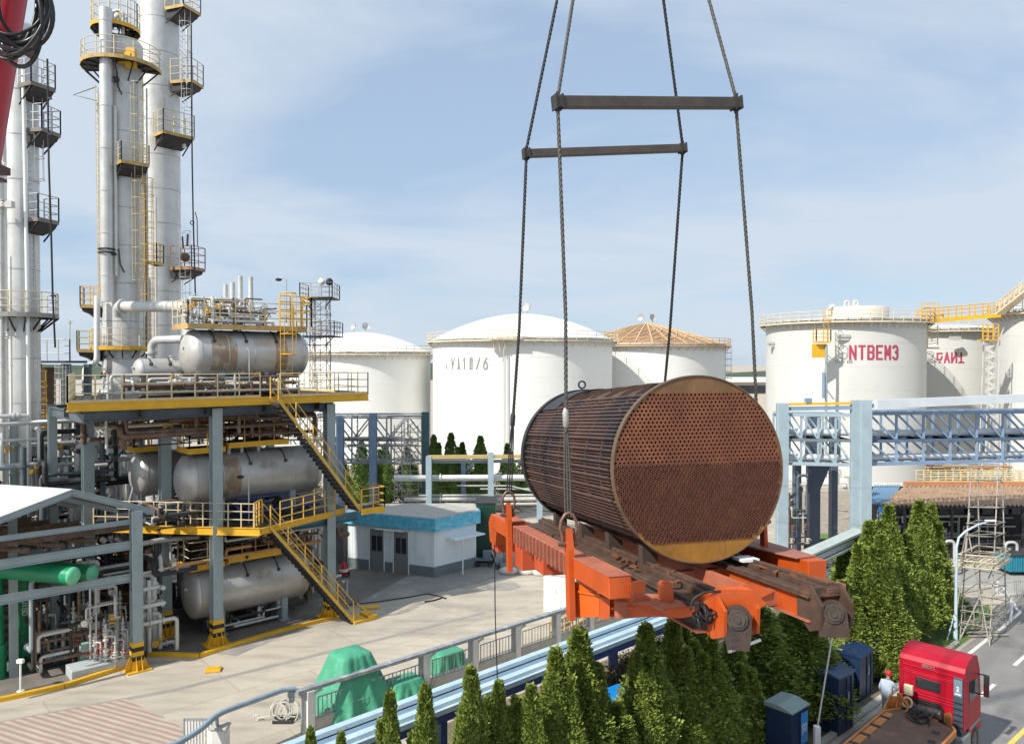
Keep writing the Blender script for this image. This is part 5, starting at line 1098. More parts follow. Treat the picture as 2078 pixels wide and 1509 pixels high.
cart('blue grey handcart beside the right corner of the hut', 982, 1148); cart('blue grey cart farther right behind the orange frame', 1022, 1152)
for i, (px, py, w, lb) in enumerate(((1032, 1163, 1.0, 'left of three, on the ground behind the orange frame'), (1068, 1164, .9, 'middle of three, on the ground behind the orange frame'), (1098, 1166, .9, 'right of three, on the ground behind the orange frame'))):
    g = G(px, py); mb = MB(); mb.lathe([(.01, 0), (.42, 0), (.5, .12), (.48, .28), (.3, .38), (.01, .4)], g, n=14); mb.v = [(g.x+(v[0]-g.x)*w*1.15, g.y+(v[1]-g.y)*.7, v[2]) for v in mb.v]; single('white_sack', mb, mat('white sack', (.66, .62, .56), .8, 0, .12, 4, bump=.03, bscale=6), 'lumpy off white sack '+lb, 'sack', g, group='white sacks by the hut')
t = thing('white_cabinet', 'plain white steel cabinet standing on the yard behind the orange frame', 'cabinet', G(1127, 1247)); g = G(1103, 1240); g2 = G(1150, 1246); d = (g2-g); nn = Vector((-d.y, d.x, 0)).normalized()
mb = MB(); mb.obox(g, d, nn*1.0, (0, 0, 1.92)); part('body', mb, mat('white cabinet paint', (.8, .79, .74), .5, 0, .03, 1), t, bevel=.02); mb = MB(); mb.obox(g-d*.02-nn*.03+Vector((0, 0, 1.92)), d*1.04, nn*1.06, (0, 0, .05)); mb.obox(g+d*.45+nn*.3+Vector((0, 0, 1.97)), d*.4, nn*.4, (0, 0, .1)); part('top', mb, M_pipe(), t)
mb = MB(); mb.obox(g+d*.5-nn*.012+Vector((0, 0, .08)), d*.012, nn*.006, (0, 0, 1.75)); mb.obox(g+d*.55-nn*.03+Vector((0, 0, 1)), d*.02, nn*.03, (0, 0, .2)); part('door_seam', mb, M_pipe(), t)

# ================================================================ FOREGROUND FENCE AND CABLE TRAY
FP = mat('pale fence post', (.72, .70, .66), .7, 0, .1, 2, stain=(.35, .32, .28), samt=.5, sth=.6, streak=3); FG = mat('grey top rail', (.33, .36, .38), .45, .3, .2, 3, stain=(.7, .7, .68), samt=.7, sth=.53)
F0 = Vector((-7.25, 26.5, 0)); F1 = Vector((7.9, 40.0, 0)); fdir = (F1-F0).normalized(); fnn = Vector((fdir.y, -fdir.x, 0))
def onf(px):
    q = (px-CX)/F; s = (q*F0.y-F0.x)/(fdir.x-q*fdir.y); return F0+fdir*s
fe = thing('yard_fence', 'pale railing fence with grey top rail and concrete base running along the yard edge', 'fence', F0)
mb = MB(); mb.beam(onf(600)+Vector((0, 0, 1.52)), onf(1420)+Vector((0, 0, 1.52)), .24, .12); part('top_rail', mb, FG, fe)
mb = MB(); mb.beam(onf(622)+Vector((0, 0, .2)), onf(1420)+Vector((0, 0, .2)), .22, .4); part('base_wall', mb, M_conc(), fe)
pxs = [625, 862, 962, 1049, 1131, 1199, 1262, 1330, 1400]
for px in pxs:
    p = onf(px); mb = MB(); mb.beam(p, p+Vector((0, 0, 1.47)), .24 if px > 700 else .34, .26, up=fdir); mb.pipe([p+fdir*.2, p+fdir*.2+Vector((0, 0, 1.3)), p+fdir*.5+Vector((0, 0, 1.36))], .05, .15, 8); part('post', mb, FP, fe)
    mb = MB(); mb.beam(p-fdir*.2, p-fdir*.2+Vector((0, 0, 1.47)), .09, .2, up=fdir); part('post_channel', mb, FG, fe)
for i, (a, b) in enumerate(zip(pxs, pxs[1:])):
    pa, pb = onf(a)+fdir*.35, onf(b)-fdir*.3; mb = MB(); k = max(6, int((pb-pa).length/.17)); rr = random.Random(i)
    mb.beam(pa+Vector((0, 0, 1.12)), pb+Vector((0, 0, 1.12)), .035); mb.beam(pa+Vector((0, 0, .5)), pb+Vector((0, 0, .5)), .03)
    for j in range(k+1): p = pa+(pb-pa)*j/k; mb.beam(p+Vector((0, 0, .38)), p+Vector((0, 0, 1.12)), .028 if j % 3 else .045)
    part('bar_panel', mb, [FG, mat('cream bars', (.62, .55, .42), .6, 0, .15, 3)][i > 2], fe)
# lower left handrail, pillar and sheet panel
hr = thing('handrail', 'blue grey handrail dropping toward the lower left corner of the view', 'handrail', G(400, 1509))
pts = [P(600, 1396, 26.4), P(575, 1398, 26.2), P(440, 1447, 24.3), P(405, 1480, 23.6), P(350, 1512, 22.9), P(230, 1560, 21.6)]
mb = MB(); mb.pipe(pts, .075, .3, 10); mb.pipe([p+Vector((0, .12, -.1)) for p in pts], .05, .3, 8); part('rail', mb, mat('blue grey rail', (.30, .40, .48), .4, .3, .15, 3), hr)
for p in (pts[2], pts[4]): mb = MB(); mb.tube([Vector((p.x, p.y+.1, 0)), p], .06, 8); part('post', mb, FG, hr)
mb = MB(); mb.box(P(600, 1405, 26.5), (.5, .3, .22)); mb.box(P(592, 1418, 26.4), (.16, .2, .2)); part('joint_box', mb, FG, hr, bevel=.02)
g = P(447, 1509, 24.4); g.z = 0; t = thing('gate_pillar', 'short weathered pale pillar in front of the lower left handrail', 'pillar', g); mb = MB(); mb.box(g+Vector((0, 0, .6)), (.5, .42, 1.24)); mb.box(g+Vector((-.33, .1, .55)), (.16, .3, 1.1)); part('shaft', mb, FP, t, bevel=.05); mb = MB(); mb.box(g+Vector((0, 0, 1.24)), (.56, .48, .08)); part('cap', mb, M_conc(), t, bevel=.02)
g = P(400, 1509, 24.8); g.z = 0; t = thing('sheet_panel', 'ribbed pale metal sheet panel left of the weathered pillar', 'panel', g); mb = MB()
for k in range(9): mb.box(g+Vector((-.35+k*.1, 0, .62)), (.05, .05, 1.2))
mb.box(g+Vector((.05, .03, .62)), (.9, .02, 1.18)); part('sheet', mb, FP, t); mb = MB(); mb.beam(g+Vector((-.42, 0, 0)), g+Vector((-.42, 0, 1.3)), .05); mb.beam(g+Vector((-.42, 0, 1.28)), g+Vector((.6, 0, 1.28)), .05); part('frame', mb, FG, t)
g = P(340, 1530, 23.2); g.z = 0; t = thing('blue_drum', 'faded blue ribbed tub at the very lower left behind the handrail', 'tub', g); mb = MB(); mb.lathe([(.01, 0), (.5, 0), (.55, .5), (.53, .55), (.58, 1.0), (.55, 1.05), (.5, 1.02), (.45, .1), (.01, .08)], g, n=28); part('body', mb, mat('faded blue', (.18, .36, .5), .5, 0, .15, 3), t)
# coil of pipe on the ground left of the fence end
g = G(565, 1462); t = thing('pipe_coil', 'tangled pale hose reel lying on the concrete left of the fence end', 'hose reel', g); rr = random.Random(2); mb = MB()
for k in range(7): mb.torus(g+Vector((rr.uniform(-.15, .4), rr.uniform(-.1, .1), .35+rr.uniform(-.08, .1))), (rr.uniform(-.5, .5), -1, rr.uniform(-.3, .5)), rr.uniform(.28, .42), .022, 24, 6)
mb.tube([g+Vector((-.75, 0, .1)), g+Vector((-.2, 0, .2)), g+Vector((.6, .1, .1))], .03, 6); mb.torus(g+Vector((-.8, 0, .12)), (0, -1, 0), .1, .025, 12, 5); part('hose', mb, mat('pale hose', (.55, .52, .46), .5, 0, .15, 3), t); mb = MB(); mb.box(g+Vector((.2, 0, .06)), (.7, .5, .1)); part('base', mb, M_dark(), t)
# cable tray
TB0 = Vector((-16.6, 11.3, 2.1)); TB1 = Vector((8.6, 34.6, 2.1)); td = (TB1-TB0).normalized(); tn = Vector((td.y, -td.x, 0))
tr = thing('cable_tray', 'pale blue covered cable tray on dark blue posts running diagonally behind the front trees', 'cable tray', TB0)
LB_ = mat('light blue tray cover', (.45, .60, .69), .45, .1, .1, 1.2, stain=(.60, .70, .74), samt=.6, sth=.5); NB = mat('navy blue steel', (.015, .05, .20), .45, 0, .12, 2)
for j, o in enumerate((-.42, .0, .42)):
    mb = MB(); nseg = 17; L_ = (TB1-TB0).length
    for k in range(nseg): 
        a = TB0+td*(L_*k/nseg+.01)+tn*o; b = TB0+td*(L_*(k+1)/nseg-.01)+tn*o
        mb.prism([a+tn*-.17, a+tn*.17, a+tn*.13+Vector((0, 0, .12 if j != 1 else .02)), a+tn*-.13+Vector((0, 0, .12 if j != 1 else .02))], b-a)
    part('cover', mb, LB_ if j != 1 else mat('tray gap', (.16, .25, .34), .5), tr)
mb = MB(); mb.obox(TB0+tn*.6-Vector((0, 0, .02)), TB1-TB0, tn*.05, (0, 0, -.42)); mb.obox(TB0-tn*.62-Vector((0, 0, .02)), TB1-TB0, tn*.05, (0, 0, -.3)); part('side_beam', mb, NB, tr)
mb = MB(); mb.obox(TB0+tn*.56+Vector((0, 0, .0)), TB1-TB0, tn*.14, (0, 0, -.16)); part('edge_trim', mb, LB_, tr)
for px in (895, 1245, 560, 1120):
    q = (px-CX)/F; s = (q*TB0.y-TB0.x)/(td.x-q*td.y); p = TB0+td*s; mb = MB(); mb.beam(Vector((p.x, p.y, 0)), Vector((p.x, p.y, 1.9)), .3, .26, up=td); mb.beam(p-tn*.6-Vector((0, 0, .3)), p+tn*.6-Vector((0, 0, .3)), .16, .2); part('support', mb, NB, tr)
# tarpaulin covers
TG = mat('green tarpaulin', (.07, .34, .20), .6, 0, .15, 1.5, stain=(.12, .36, .26), samt=.6, sth=.55, bump=.05, bscale=4)
def tarp(label, loc, w, d, h, tw, rz, seed=1, n=96, m=30):
    rr = np.random.default_rng(seed); ph = rr.uniform(0, 6.28, 6); vs = []; fs = []
    for j in range(m+1):
        t = j/m
        for i in range(n):
            a = 2*math.pi*i/n; cx_, sy_ = math.cos(a), math.sin(a); k = (abs(cx_)**7+abs(sy_)**7)**(-1/7)
            f = .04*math.sin(a*9+ph[0]+t*1.5)+.04*abs(math.sin(a*8+ph[1]-t*2))+.03*math.sin(a*17+ph[2]); f *= (1-t)*1.6+.15
            if t < .82: q = t/.82; rx = w/2*(1-(1-tw)*q**1.15); ry = d/2*(1-(1-tw)*q**1.15); z = h*(.02+.93*q)
            else: q = (t-.82)/.18; rx = w/2*tw*(1-q); ry = d/2*tw*(1-q); z = h*(.95+.06*math.sin(q*1.57))
            vs.append(((rx*k*cx_)*(1+f)+.0001*i, (ry*k*sy_)*(1+f), z))
    for j in range(m):
        for i in range(n): fs.append((j*n+i, j*n+(i+1) % n, (j+1)*n+(i+1) % n, (j+1)*n+i))
    mb = MB(); mb.add(vs, fs, True); t = thing('tarpaulin_cover', label, 'tarpaulin', loc, rz); part('sheet', mb, TG, t, local=True)
    q = MB(); q.tube([(w/2*.9*math.cos(a), d/2*.95*math.sin(a), h*.3) for a in [k*math.pi/12 for k in range(24)]], .012, 5, closed=True); part('tie_rope', q, FG, t, local=True)
tarp('tall green tarpaulin draped over a machine behind the fence', (X(708, 28.6), 28.6, 0), 2.5, 2.3, 2.15, .5, .75, 3)
tarp('low green tarpaulin heap just right of the tall one', (X(818, 29.4), 29.4, 0), 2.0, 1.3, .75, .6, .7, 4); tarp('small green covered crate behind the fence farther right', (X(905, 32.0), 32.0, 0), 1.5, 1.1, .85, .85, .7, 5)
# stacked timber frames behind the fence to the right
t = thing('timber_frames', 'leaning stack of pale timber frames behind the right part of the fence', 'timber', G(1165, 1290)); rr = random.Random(6); mb = MB(); g = G(1175, 1285)
for k in range(9):
    o = g+fdir*(k*.28-1.2)-fnn*rr.uniform(.4, .9); 
    for j in range(3): mb.beam(o+Vector((0, 0, .1+j*.4)), o+fdir*rr.uniform(.8, 1.6)+Vector((0, 0, .15+j*.4+rr.uniform(-.1, .2))), .05, .08)
    mb.beam(o, o+Vector((rr.uniform(-.1, .2), 0, rr.uniform(.9, 1.3))), .06)
part('boards', mb, mat('pale timber', (.58, .42, .22), .8, 0, .25, 3), t)
# ================================================================ THE LIFTED BUNDLE ON ITS FRAME
NF = P(1420, 950, 16.4); LU = Vector((-.2526, 1, -.081)).normalized(); LR = LU.cross(Vector((0, 0, 1))).normalized(); LW = LR.cross(LU)
def L3(u, r, w): return NF+LU*u+LR*r+LW*w
RAD = 2.0; PT = .097; LEN = 7.5
tbn = thing('tube_bundle', 'huge rusty heat exchanger tube bundle hanging on the orange frame', 'tube bundle', L3(LEN/2, 0, -RAD))
cells = []; rows = int(2*RAD/(PT*.866))
for j in range(-rows, rows+1):
    w = j*PT*.8660254
    if w > 1.62 or w < -1.58: continue
    for i in range(-36, 37):
        r = (i+(.5 if j % 2 else 0))*PT
        if math.hypot(r, w) < RAD-.038: cells.append((i, j, r, w))
cellset = {(c[0], c[1]) for c in cells}
hs = PT/math.sqrt(3); vid = {}; V = []
def vk(r, w):
    k = (round(r*2000), round(w*2000)); 
    for dx_ in (0, -1, 1):
        for dy_ in (0, -1, 1):
            if (k[0]+dx_, k[1]+dy_) in vid: return vid[(k[0]+dx_, k[1]+dy_)]
    vid[k] = len(V); V.append((r, w)); return vid[k]
edges = {}
plate = MB(); plate2 = MB(); bore = MB(); lips = MB(); HR = .031
CS = [(math.cos(math.pi*k/6), math.sin(math.pi*k/6)) for k in range(12)]
for (i, j, r, w) in cells:
    hx = [vk(r+hs*math.cos(math.pi/6+math.pi/3*k), w+hs*math.sin(math.pi/6+math.pi/3*k)) for k in range(6)]
    for k in range(6):
        e_ = (hx[k], hx[(k+1) % 6]); 
        if (e_[1], e_[0]) in edges: del edges[(e_[1], e_[0])]
        else: edges[e_] = 1
    outer = []
    for k in range(12):   # angle 30*k
        a = math.pi/6*k; R_ = hs if k % 2 else hs*math.cos(math.pi/6); outer.append((r+R_*math.cos(a), w+R_*math.sin(a)))
    o3 = [L3(-.001, *q) for q in outer]; i3 = [L3(-.001, r+HR*c, w+HR*s) for c, s in CS]; b3 = [L3(.09, r+HR*c, w+HR*s) for c, s in CS]
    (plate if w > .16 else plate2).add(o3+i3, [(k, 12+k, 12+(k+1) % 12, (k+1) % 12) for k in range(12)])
    bore.add(i3+b3, [(k, 12+k, 12+(k+1) % 12, (k+1) % 12) for k in range(12)]); bore.add(b3, [tuple(range(12))])
    d = .004 if w > .16 else .03; ro = HR+.008
    f3 = [L3(-d, r+ro*c, w+ro*s) for c, s in CS]; g3 = [L3(-d, r+HR*.86*c, w+HR*.86*s) for c, s in CS]; h3 = [L3(0, r+ro*c, w+ro*s) for c, s in CS]; k3 = [L3(.04, r+HR*.86*c, w+HR*.86*s) for c, s in CS]
    lips.add(h3+f3+g3+k3, [(k, (k+1) % 12, 12+(k+1) % 12, 12+k) for k in range(12)]+[(12+k, 12+(k+1) % 12, 24+(k+1) % 12, 24+k) for k in range(12)]+[(24+k, 24+(k+1) % 12, 36+(k+1) % 12, 36+k) for k in range(12)])
nx = dict(edges.keys()); loops = []
while nx:
    s0 = next(iter(nx)); lp = [s0]; q = nx.pop(s0)
    while q != s0: lp.append(q); q = nx.pop(q)
    loops.append(lp)
big = max(loops, key=len); outer = [(RAD*math.cos(2*math.pi*k/120), RAD*math.sin(2*math.pi*k/120)) for k in range(120)]
allp = outer+[V[i] for i in big]; tri = tessellate_polygon([[Vector((a, b, 0)) for a, b in outer], [Vector((*V[i], 0)) for i in big]])
fill = MB(); gold = MB(); P3 = [L3(-.001, a, b) for a, b in allp]
for t_ in tri:
    a, b, c = (Vector((*allp[i], 0)) for i in t_)
    if (b-a).cross(c-a).z > 0: t_ = t_[::-1]
    (gold if max(allp[i][1] for i in t_) < -1.2 else fill).add([P3[i] for i in t_], [(0, 1, 2)])
def sheet_mat():
    m = mat('tubesheet rust', (.21, .068, .026), .6, .25, .35, 1.1, stain=(.36, .145, .05), samt=.7, sth=.52, sscale=1.0, bump=.003, bscale=40); return m
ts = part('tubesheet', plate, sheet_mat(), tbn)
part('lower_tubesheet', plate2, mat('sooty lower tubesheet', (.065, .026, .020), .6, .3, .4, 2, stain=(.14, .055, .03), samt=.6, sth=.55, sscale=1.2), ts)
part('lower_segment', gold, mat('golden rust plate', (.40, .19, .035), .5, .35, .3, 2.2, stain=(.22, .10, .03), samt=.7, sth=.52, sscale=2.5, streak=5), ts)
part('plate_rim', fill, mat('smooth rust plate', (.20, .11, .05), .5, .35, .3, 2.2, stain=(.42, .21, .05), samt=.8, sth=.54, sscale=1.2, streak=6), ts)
part('bores', bore, mat('painted bore shade', (.03, .018, .014), .8, 0, .2, 5), ts, stuff=True)  # short holes, the darkness of deep bores is put into the colour
part('tube_ends', lips, mat('tube end rust', (.26, .105, .07), .35, .5, .5, 14, stain=(.34, .15, .07), samt=.8, sth=.56, sscale=1.4), ts, stuff=True)
def disc(mb, u0, u1, R_, n=120, R0=0.001):
    mb.lathe([(R0, u0), (R_, u0)], NF, LU, n, smooth=False) if u0 > .05 else None
    mb.lathe([(R_, u0), (R_, u1)], NF, LU, n); mb.lathe([(R_, u1), (R0, u1)], NF, LU, n, smooth=False)
mb = MB(); mb.lathe([(RAD, -.001), (RAD, -.035), (RAD+.022, -.035), (RAD+.022, .0)], NF, LU, 120, smooth=False); mb.lathe([(RAD+.022, 0), (RAD+.022, .11)], NF, LU, 120); mb.lathe([(RAD+.022, .11), (RAD-.3, .11)], NF, LU, 120, smooth=False)
part('face_ring', mb, mat('bronze edge', (.22, .145, .09), .45, .5, .2, 3, stain=(.14, .08, .05), samt=.6), tbn)
TM = mat('dark blotched tubes', (.115, .062, .050), .5, .25, .3, 2.0, stain=(.04, .035, .042), samt=.8, sth=.48, sscale=.55)  # brown tubes with broad near-black blotches at random
tb_ = MB(); cnt = 0
for (i, j, r, w) in cells:
    rad = math.hypot(r, w)
    near = sum((i+a, j+b) in cellset for a, b in ((1, 0), (-1, 0), ((1 if j % 2 else 0), 1), ((0 if j % 2 else -1), 1), ((1 if j % 2 else 0), -1), ((0 if j % 2 else -1), -1)))
    if near < 6 or rad > RAD-.038-PT*1.5:
        tb_.tube([L3(.1, r, w), L3(LEN-.05, r, w)], .040, 8, caps=False); cnt += 1
part('tubes', tb_, TM, tbn, stuff=True)
mb = MB(); mb.lathe([(1.70, .12), (1.70, LEN-.02)], NF, LU, 64); part('dark_infill', mb, mat('black core', (.02, .016, .015), .9), tbn)  # added black cylinder fills the unlit gaps where inner tubes are left out
for k, u in enumerate((.95, 1.95, 2.95, 3.95, 4.9, 5.8, 6.6)):
    mb = MB(); a = 0 if k % 2 else math.pi
    mb.lathe([(1.6, u-.014), (1.955, u-.014), (1.955, u+.014), (1.6, u+.014)], NF, LU, 96, smooth=False)
    part('baffle', mb, M_deck(), tbn)
mb = MB(); disc(mb, LEN-.28, LEN, RAD+.03); mb.lathe([(.001, LEN-.28), (RAD+.03, LEN-.28)], NF, LU, 96, smooth=False); part('rear_tubesheet', mb, mat('black sooty steel', (.04, .038, .04), .55, .3, .3, 3), tbn)
# top shrouds between baffles
def ang_sheet(u0, u1, R_, a0, a1, th=.02):
    mb = MB(); n = 20; pts = []
    for k in range(n+1):
        a = a0+(a1-a0)*k/n; pts.append((math.cos(a), math.sin(a)))
    for (c0, s0), (c1, s1) in zip(pts, pts[1:]):
        mb.add([L3(u0, R_*c0, R_*s0), L3(u1, R_*c0, R_*s0), L3(u1, R_*c1, R_*s1), L3(u0, R_*c1, R_*s1)], [(0, 1, 2, 3)], True)
        mb.add([L3(u0, (R_-th)*c0, (R_-th)*s0), L3(u1, (R_-th)*c0, (R_-th)*s0), L3(u1, (R_-th)*c1, (R_-th)*s1), L3(u0, (R_-th)*c1, (R_-th)*s1)], [(3, 2, 1, 0)], True)
    for u in (u0, u1):
        for (c0, s0), (c1, s1) in zip(pts, pts[1:]): mb.add([L3(u, R_*c0, R_*s0), L3(u, R_*c1, R_*s1), L3(u, (R_-th)*c1, (R_-th)*s1), L3(u, (R_-th)*c0, (R_-th)*s0)], [(0, 1, 2, 3)])
    return mb
for u0, u1 in ((.15, .93), (.99, 1.93), (1.99, 2.93), (2.99, 3.93), (3.97, 4.88)):
    part('top_shroud', ang_sheet(u0, u1, 1.86+.015*(int(u0*7) % 3), a2(48), a2(124)), M_deck(), tbn)
part('top_shroud', ang_sheet(5.85, 7.24, 1.99, a2(30), a2(135)), mat('black sooty steel', (.04, .038, .04)), tbn)
mb = MB(); mb.torus(L3(7.2, -.1, RAD+.17), LU, .11, .03, 16, 6); part('lifting_eye', mb, M_dark(), tbn)
mb = MB(); rr = random.Random(1)
for k in range(5): u = rr.uniform(.4, 5); a = a2(rr.uniform(60, 120)); mb.tube([L3(u, 1.87*math.cos(a), 1.87*math.sin(a)), L3(u+.1, 1.98*math.cos(a), 1.98*math.sin(a)), L3(u+.2, 1.87*math.cos(a), 1.87*math.sin(a))], .015, 5)
part('wire_loops', mb, M_black(), tbn)
# ---------------------------------------------------------------- frame
fr = thing('transport_frame', 'battered orange steel transport frame slung beneath the tube bundle', 'transport frame', L3(2, 0, -2.9))
OM, WM_, DM = M_orange(), M_worn(), M_deck()
def lb2(mb, u0, u1, r0, r1, w0, w1):
    o = L3(u0, r0, w0); return mb.obox(o, LU*(u1-u0), LR*(r1-r0), LW*(w1-w0))
def lb(mb, u0, u1, r0, r1, w0, w1): return mb.obox(L3(u0, r0, w0), LU*(u1-u0), LR*(r1-r0), LW*(w1-w0))
# left outer box beam: near clean piece, ribbed middle, far end
mb = MB(); lb(mb, -2.3, -.35, -3.05, -2.62, -2.06, -1.67); lb(mb, -2.42, -2.2, -2.7, -2.4, -1.96, -1.78); part('side_beam', mb, OM, fr, bevel=.015)
mb = MB(); lb(mb, -2.31, -.35, -3.06, -2.61, -1.668, -1.655); part('worn_top', mb, WM_, fr)
mb = MB(); lb(mb, -.1, 4.75, -3.0, -2.62, -2.08, -1.68); part('side_beam', mb, WM_, fr, bevel=.01)
mb = MB()
for k in range(15): lb(mb, .15+k*.3, .27+k*.3, -3.07, -3.0, -2.09, -1.69)
part('ribs', mb, mat('dull red rib', (.27, .085, .05), .7, 0, .2, 3), fr)
mb = MB(); lb(mb, 5.05, 7.0, -3.1, -2.55, -2.05, -1.62); mb.prism([L3(6.3, -3.1, -2.05), L3(7.0, -3.1, -2.05), L3(7.0, -3.1, -1.62), L3(7.35, -3.1, -1.9), L3(7.2, -3.1, -2.45), L3(6.5, -3.1, -2.45)], LR*.55); part('side_beam', mb, OM, fr, bevel=.015)
# lugs with posts
for u in (-.22, 4.9):
    mb = MB(); mb.prism([L3(u-.12, -3.14, -2.9), L3(u+.12, -3.14, -2.9), L3(u+.12, -3.14, -1.5), L3(u+.08, -3.14, -1.14), L3(u-.04, -3.14, -1.08), L3(u-.13, -3.14, -1.5)], LR*.12); part('lifting_lug', mb, OM, fr, bevel=.01)
for u, r_ in ((1.13, 2.2), (7.07, 2.2)):
    mb = MB(); lb(mb, u-.1, u+.1, r_-.05, r_+.05, -2.9, -1.1); part('lifting_lug', mb, OM, fr, bevel=.01)
# skirts / legs under left beam
def plate(mb, pts, th=.05): return mb.prism([P(x, y, D) for x, y, D in pts], Vector((.0, th, 0)))
mb = MB(); plate(mb, [(1166, 1180, 15.35), (1218, 1206, 14.75), (1218, 1251, 14.75), (1166, 1252, 15.35)]); plate(mb, [(1166, 1196, 15.3), (1218, 1206, 14.7), (1218, 1211, 14.7), (1166, 1201, 15.3)], .03); part('recessed_panel', mb, mat('deep orange paint', (.60, .11, .01), .5, 0, .12, 2), fr)
mb = MB(); plate(mb, [(1216, 1205, 14.6), (1238, 1213, 14.4), (1300, 1206, 13.9), (1352, 1236, 13.5), (1374, 1246, 13.4), (1374, 1253, 13.4), (1340, 1251, 13.6), (1216, 1251, 14.6)]); plate(mb, [(1216, 1205, 14.58), (1236, 1213, 14.38), (1236, 1251, 14.38), (1216, 1251, 14.58)], -.12); plate(mb, [(1240, 1232, 14.3), (1284, 1230, 14.0), (1284, 1233, 14.0), (1240, 1235, 14.3)], -.02); part('skirt', mb, OM, fr, bevel=.006)
mb = MB(); mb.prism([P(1292, 1203, 14.2), P(1345, 1205, 13.9), P(1402, 1226, 13.5), P(1405, 1241, 13.3), P(1352, 1241, 13.25), P(1312, 1222, 13.7), P(1284, 1223, 13.9)], (0, 0, -.03)); part('outrigger_plate', mb, WM_, fr)
mb = MB(); plate(mb, [(1350, 1238, 13.25), (1415, 1232, 13.15), (1420, 1246, 13.15), (1380, 1254, 13.25), (1352, 1252, 13.3)], .1); part('step_plate', mb, OM, fr, bevel=.01)
mb = MB(); plate(mb, [(1340, 1190, 13.7), (1346, 1183, 13.7), (1362, 1186, 13.6), (1367, 1193, 13.6), (1367, 1232, 13.6), (1340, 1231, 13.7)], .24); part('upright_stub', mb, OM, fr, bevel=.01)
for u in (4.1, 2.2, 6.9):
    mb = MB(); lb(mb, u, u+.75, -2.95, -2.4, -2.75 if u != 2.2 else -2.5, -2.08); part('leg_box', mb, mat('shaded red orange', (.48, .07, .02), .55, 0, .15, 2), fr, bevel=.02)
# rails
for r_, n_ in ((-1.22, 'l'), (1.02, 'r')):
    mb = MB(); lb(mb, -2.75, 8.6, r_-.42, r_+.42, -2.22, -2.17); lb(mb, -2.75, 8.6, r_+.02, r_+.4, -2.17, -2.06); lb(mb, -2.75, 8.6, r_-.40, r_-.3, -2.17, -2.12); lb(mb, -2.6, 8.6, r_+.12, r_+.17, -2.06, -2.0)
    part('rail', mb, DM, fr, bevel=.01)
    mb = MB(); lb(mb, -2.7, 8.6, r_-.3, r_+.3, -2.62, -2.22); part('rail_web', mb, OM if r_ > 0 else mat('dark oily side', (.05, .045, .045), .6, .1, .3, 3), fr)
    mb = MB(); lb(mb, -2.7, 8.6, r_-.38, r_+.38, -2.66, -2.62); part('rail_flange', mb, WM_, fr)
    for u in (.5, 2.5, 4.5, 6.8):
        mb = MB(); s_ = 1 if r_ < 0 else -1; mb.prism([L3(u, r_+.05*s_, -2.06), L3(u, r_+.4*s_, -2.06), L3(u, r_+.4*s_, -1.86), L3(u, r_+.05*s_, -1.66)], LU*.25)
        part('chock', mb, mat('old timber chock', (.06, .04, .03), .85), fr)
# inner shaded beams and cross members
mb = MB()
for u in (-1.6, .6, 2.6, 4.9, 7.2): lb(mb, u, u+.22, -2.6, 2.3, -2.6, -2.3)
lb(mb, -1.4, 8, -.62, -.5, -2.6, -2.2); lb(mb, -1.4, 8, .1, .22, -2.6, -2.2); part('cross_member', mb, WM_, fr)
# right outer beam
mb = MB(); lb(mb, -.75, 7.6, 2.05, 2.5, -2.5, -1.98); part('side_beam', mb, OM, fr, bevel=.015); mb = MB(); mb.prism([L3(-.5, 1.95, -1.97), L3(-.4, 2.5, -1.97), L3(4, 2.6, -1.93), L3(4, 1.85, -1.93), L3(1.5, 1.85, -2.0)], LW*.02); part('bent_cover', mb, mat('faded pink red sheet', (.36, .14, .09), .65, 0, .2, 2), fr)
mb = MB(); lb(mb, -.2, 5, 1.6, 1.66, -2.6, -2.2); lb(mb, -.2, 5, 1.66, 2.0, -2.5, -2.46); part('inner_web', mb, WM_, fr)
mb = MB(); rr = random.Random(12)
for k in range(16):
    a = L3(rr.uniform(-2.3, -.5), rr.uniform(1.0, 1.5), -2.05); mb.box(a, (rr.uniform(.1, .3), rr.uniform(.05, .15), .03), rr.uniform(0, 3))
for k in range(10):
    a = L3(rr.uniform(-1.5, 2), rr.uniform(-1.5, -1.0), -2.04); mb.box(a, (rr.uniform(.1, .3), rr.uniform(.05, .12), .04), rr.uniform(0, 3))
part('rust_flakes', mb, M_rusty(), fr, stuff=True)
mb = MB(); lb(mb, -.1, .35, .9, 1.3, -2.05, -1.99); part('white_scrap', mb, M_white(), fr)
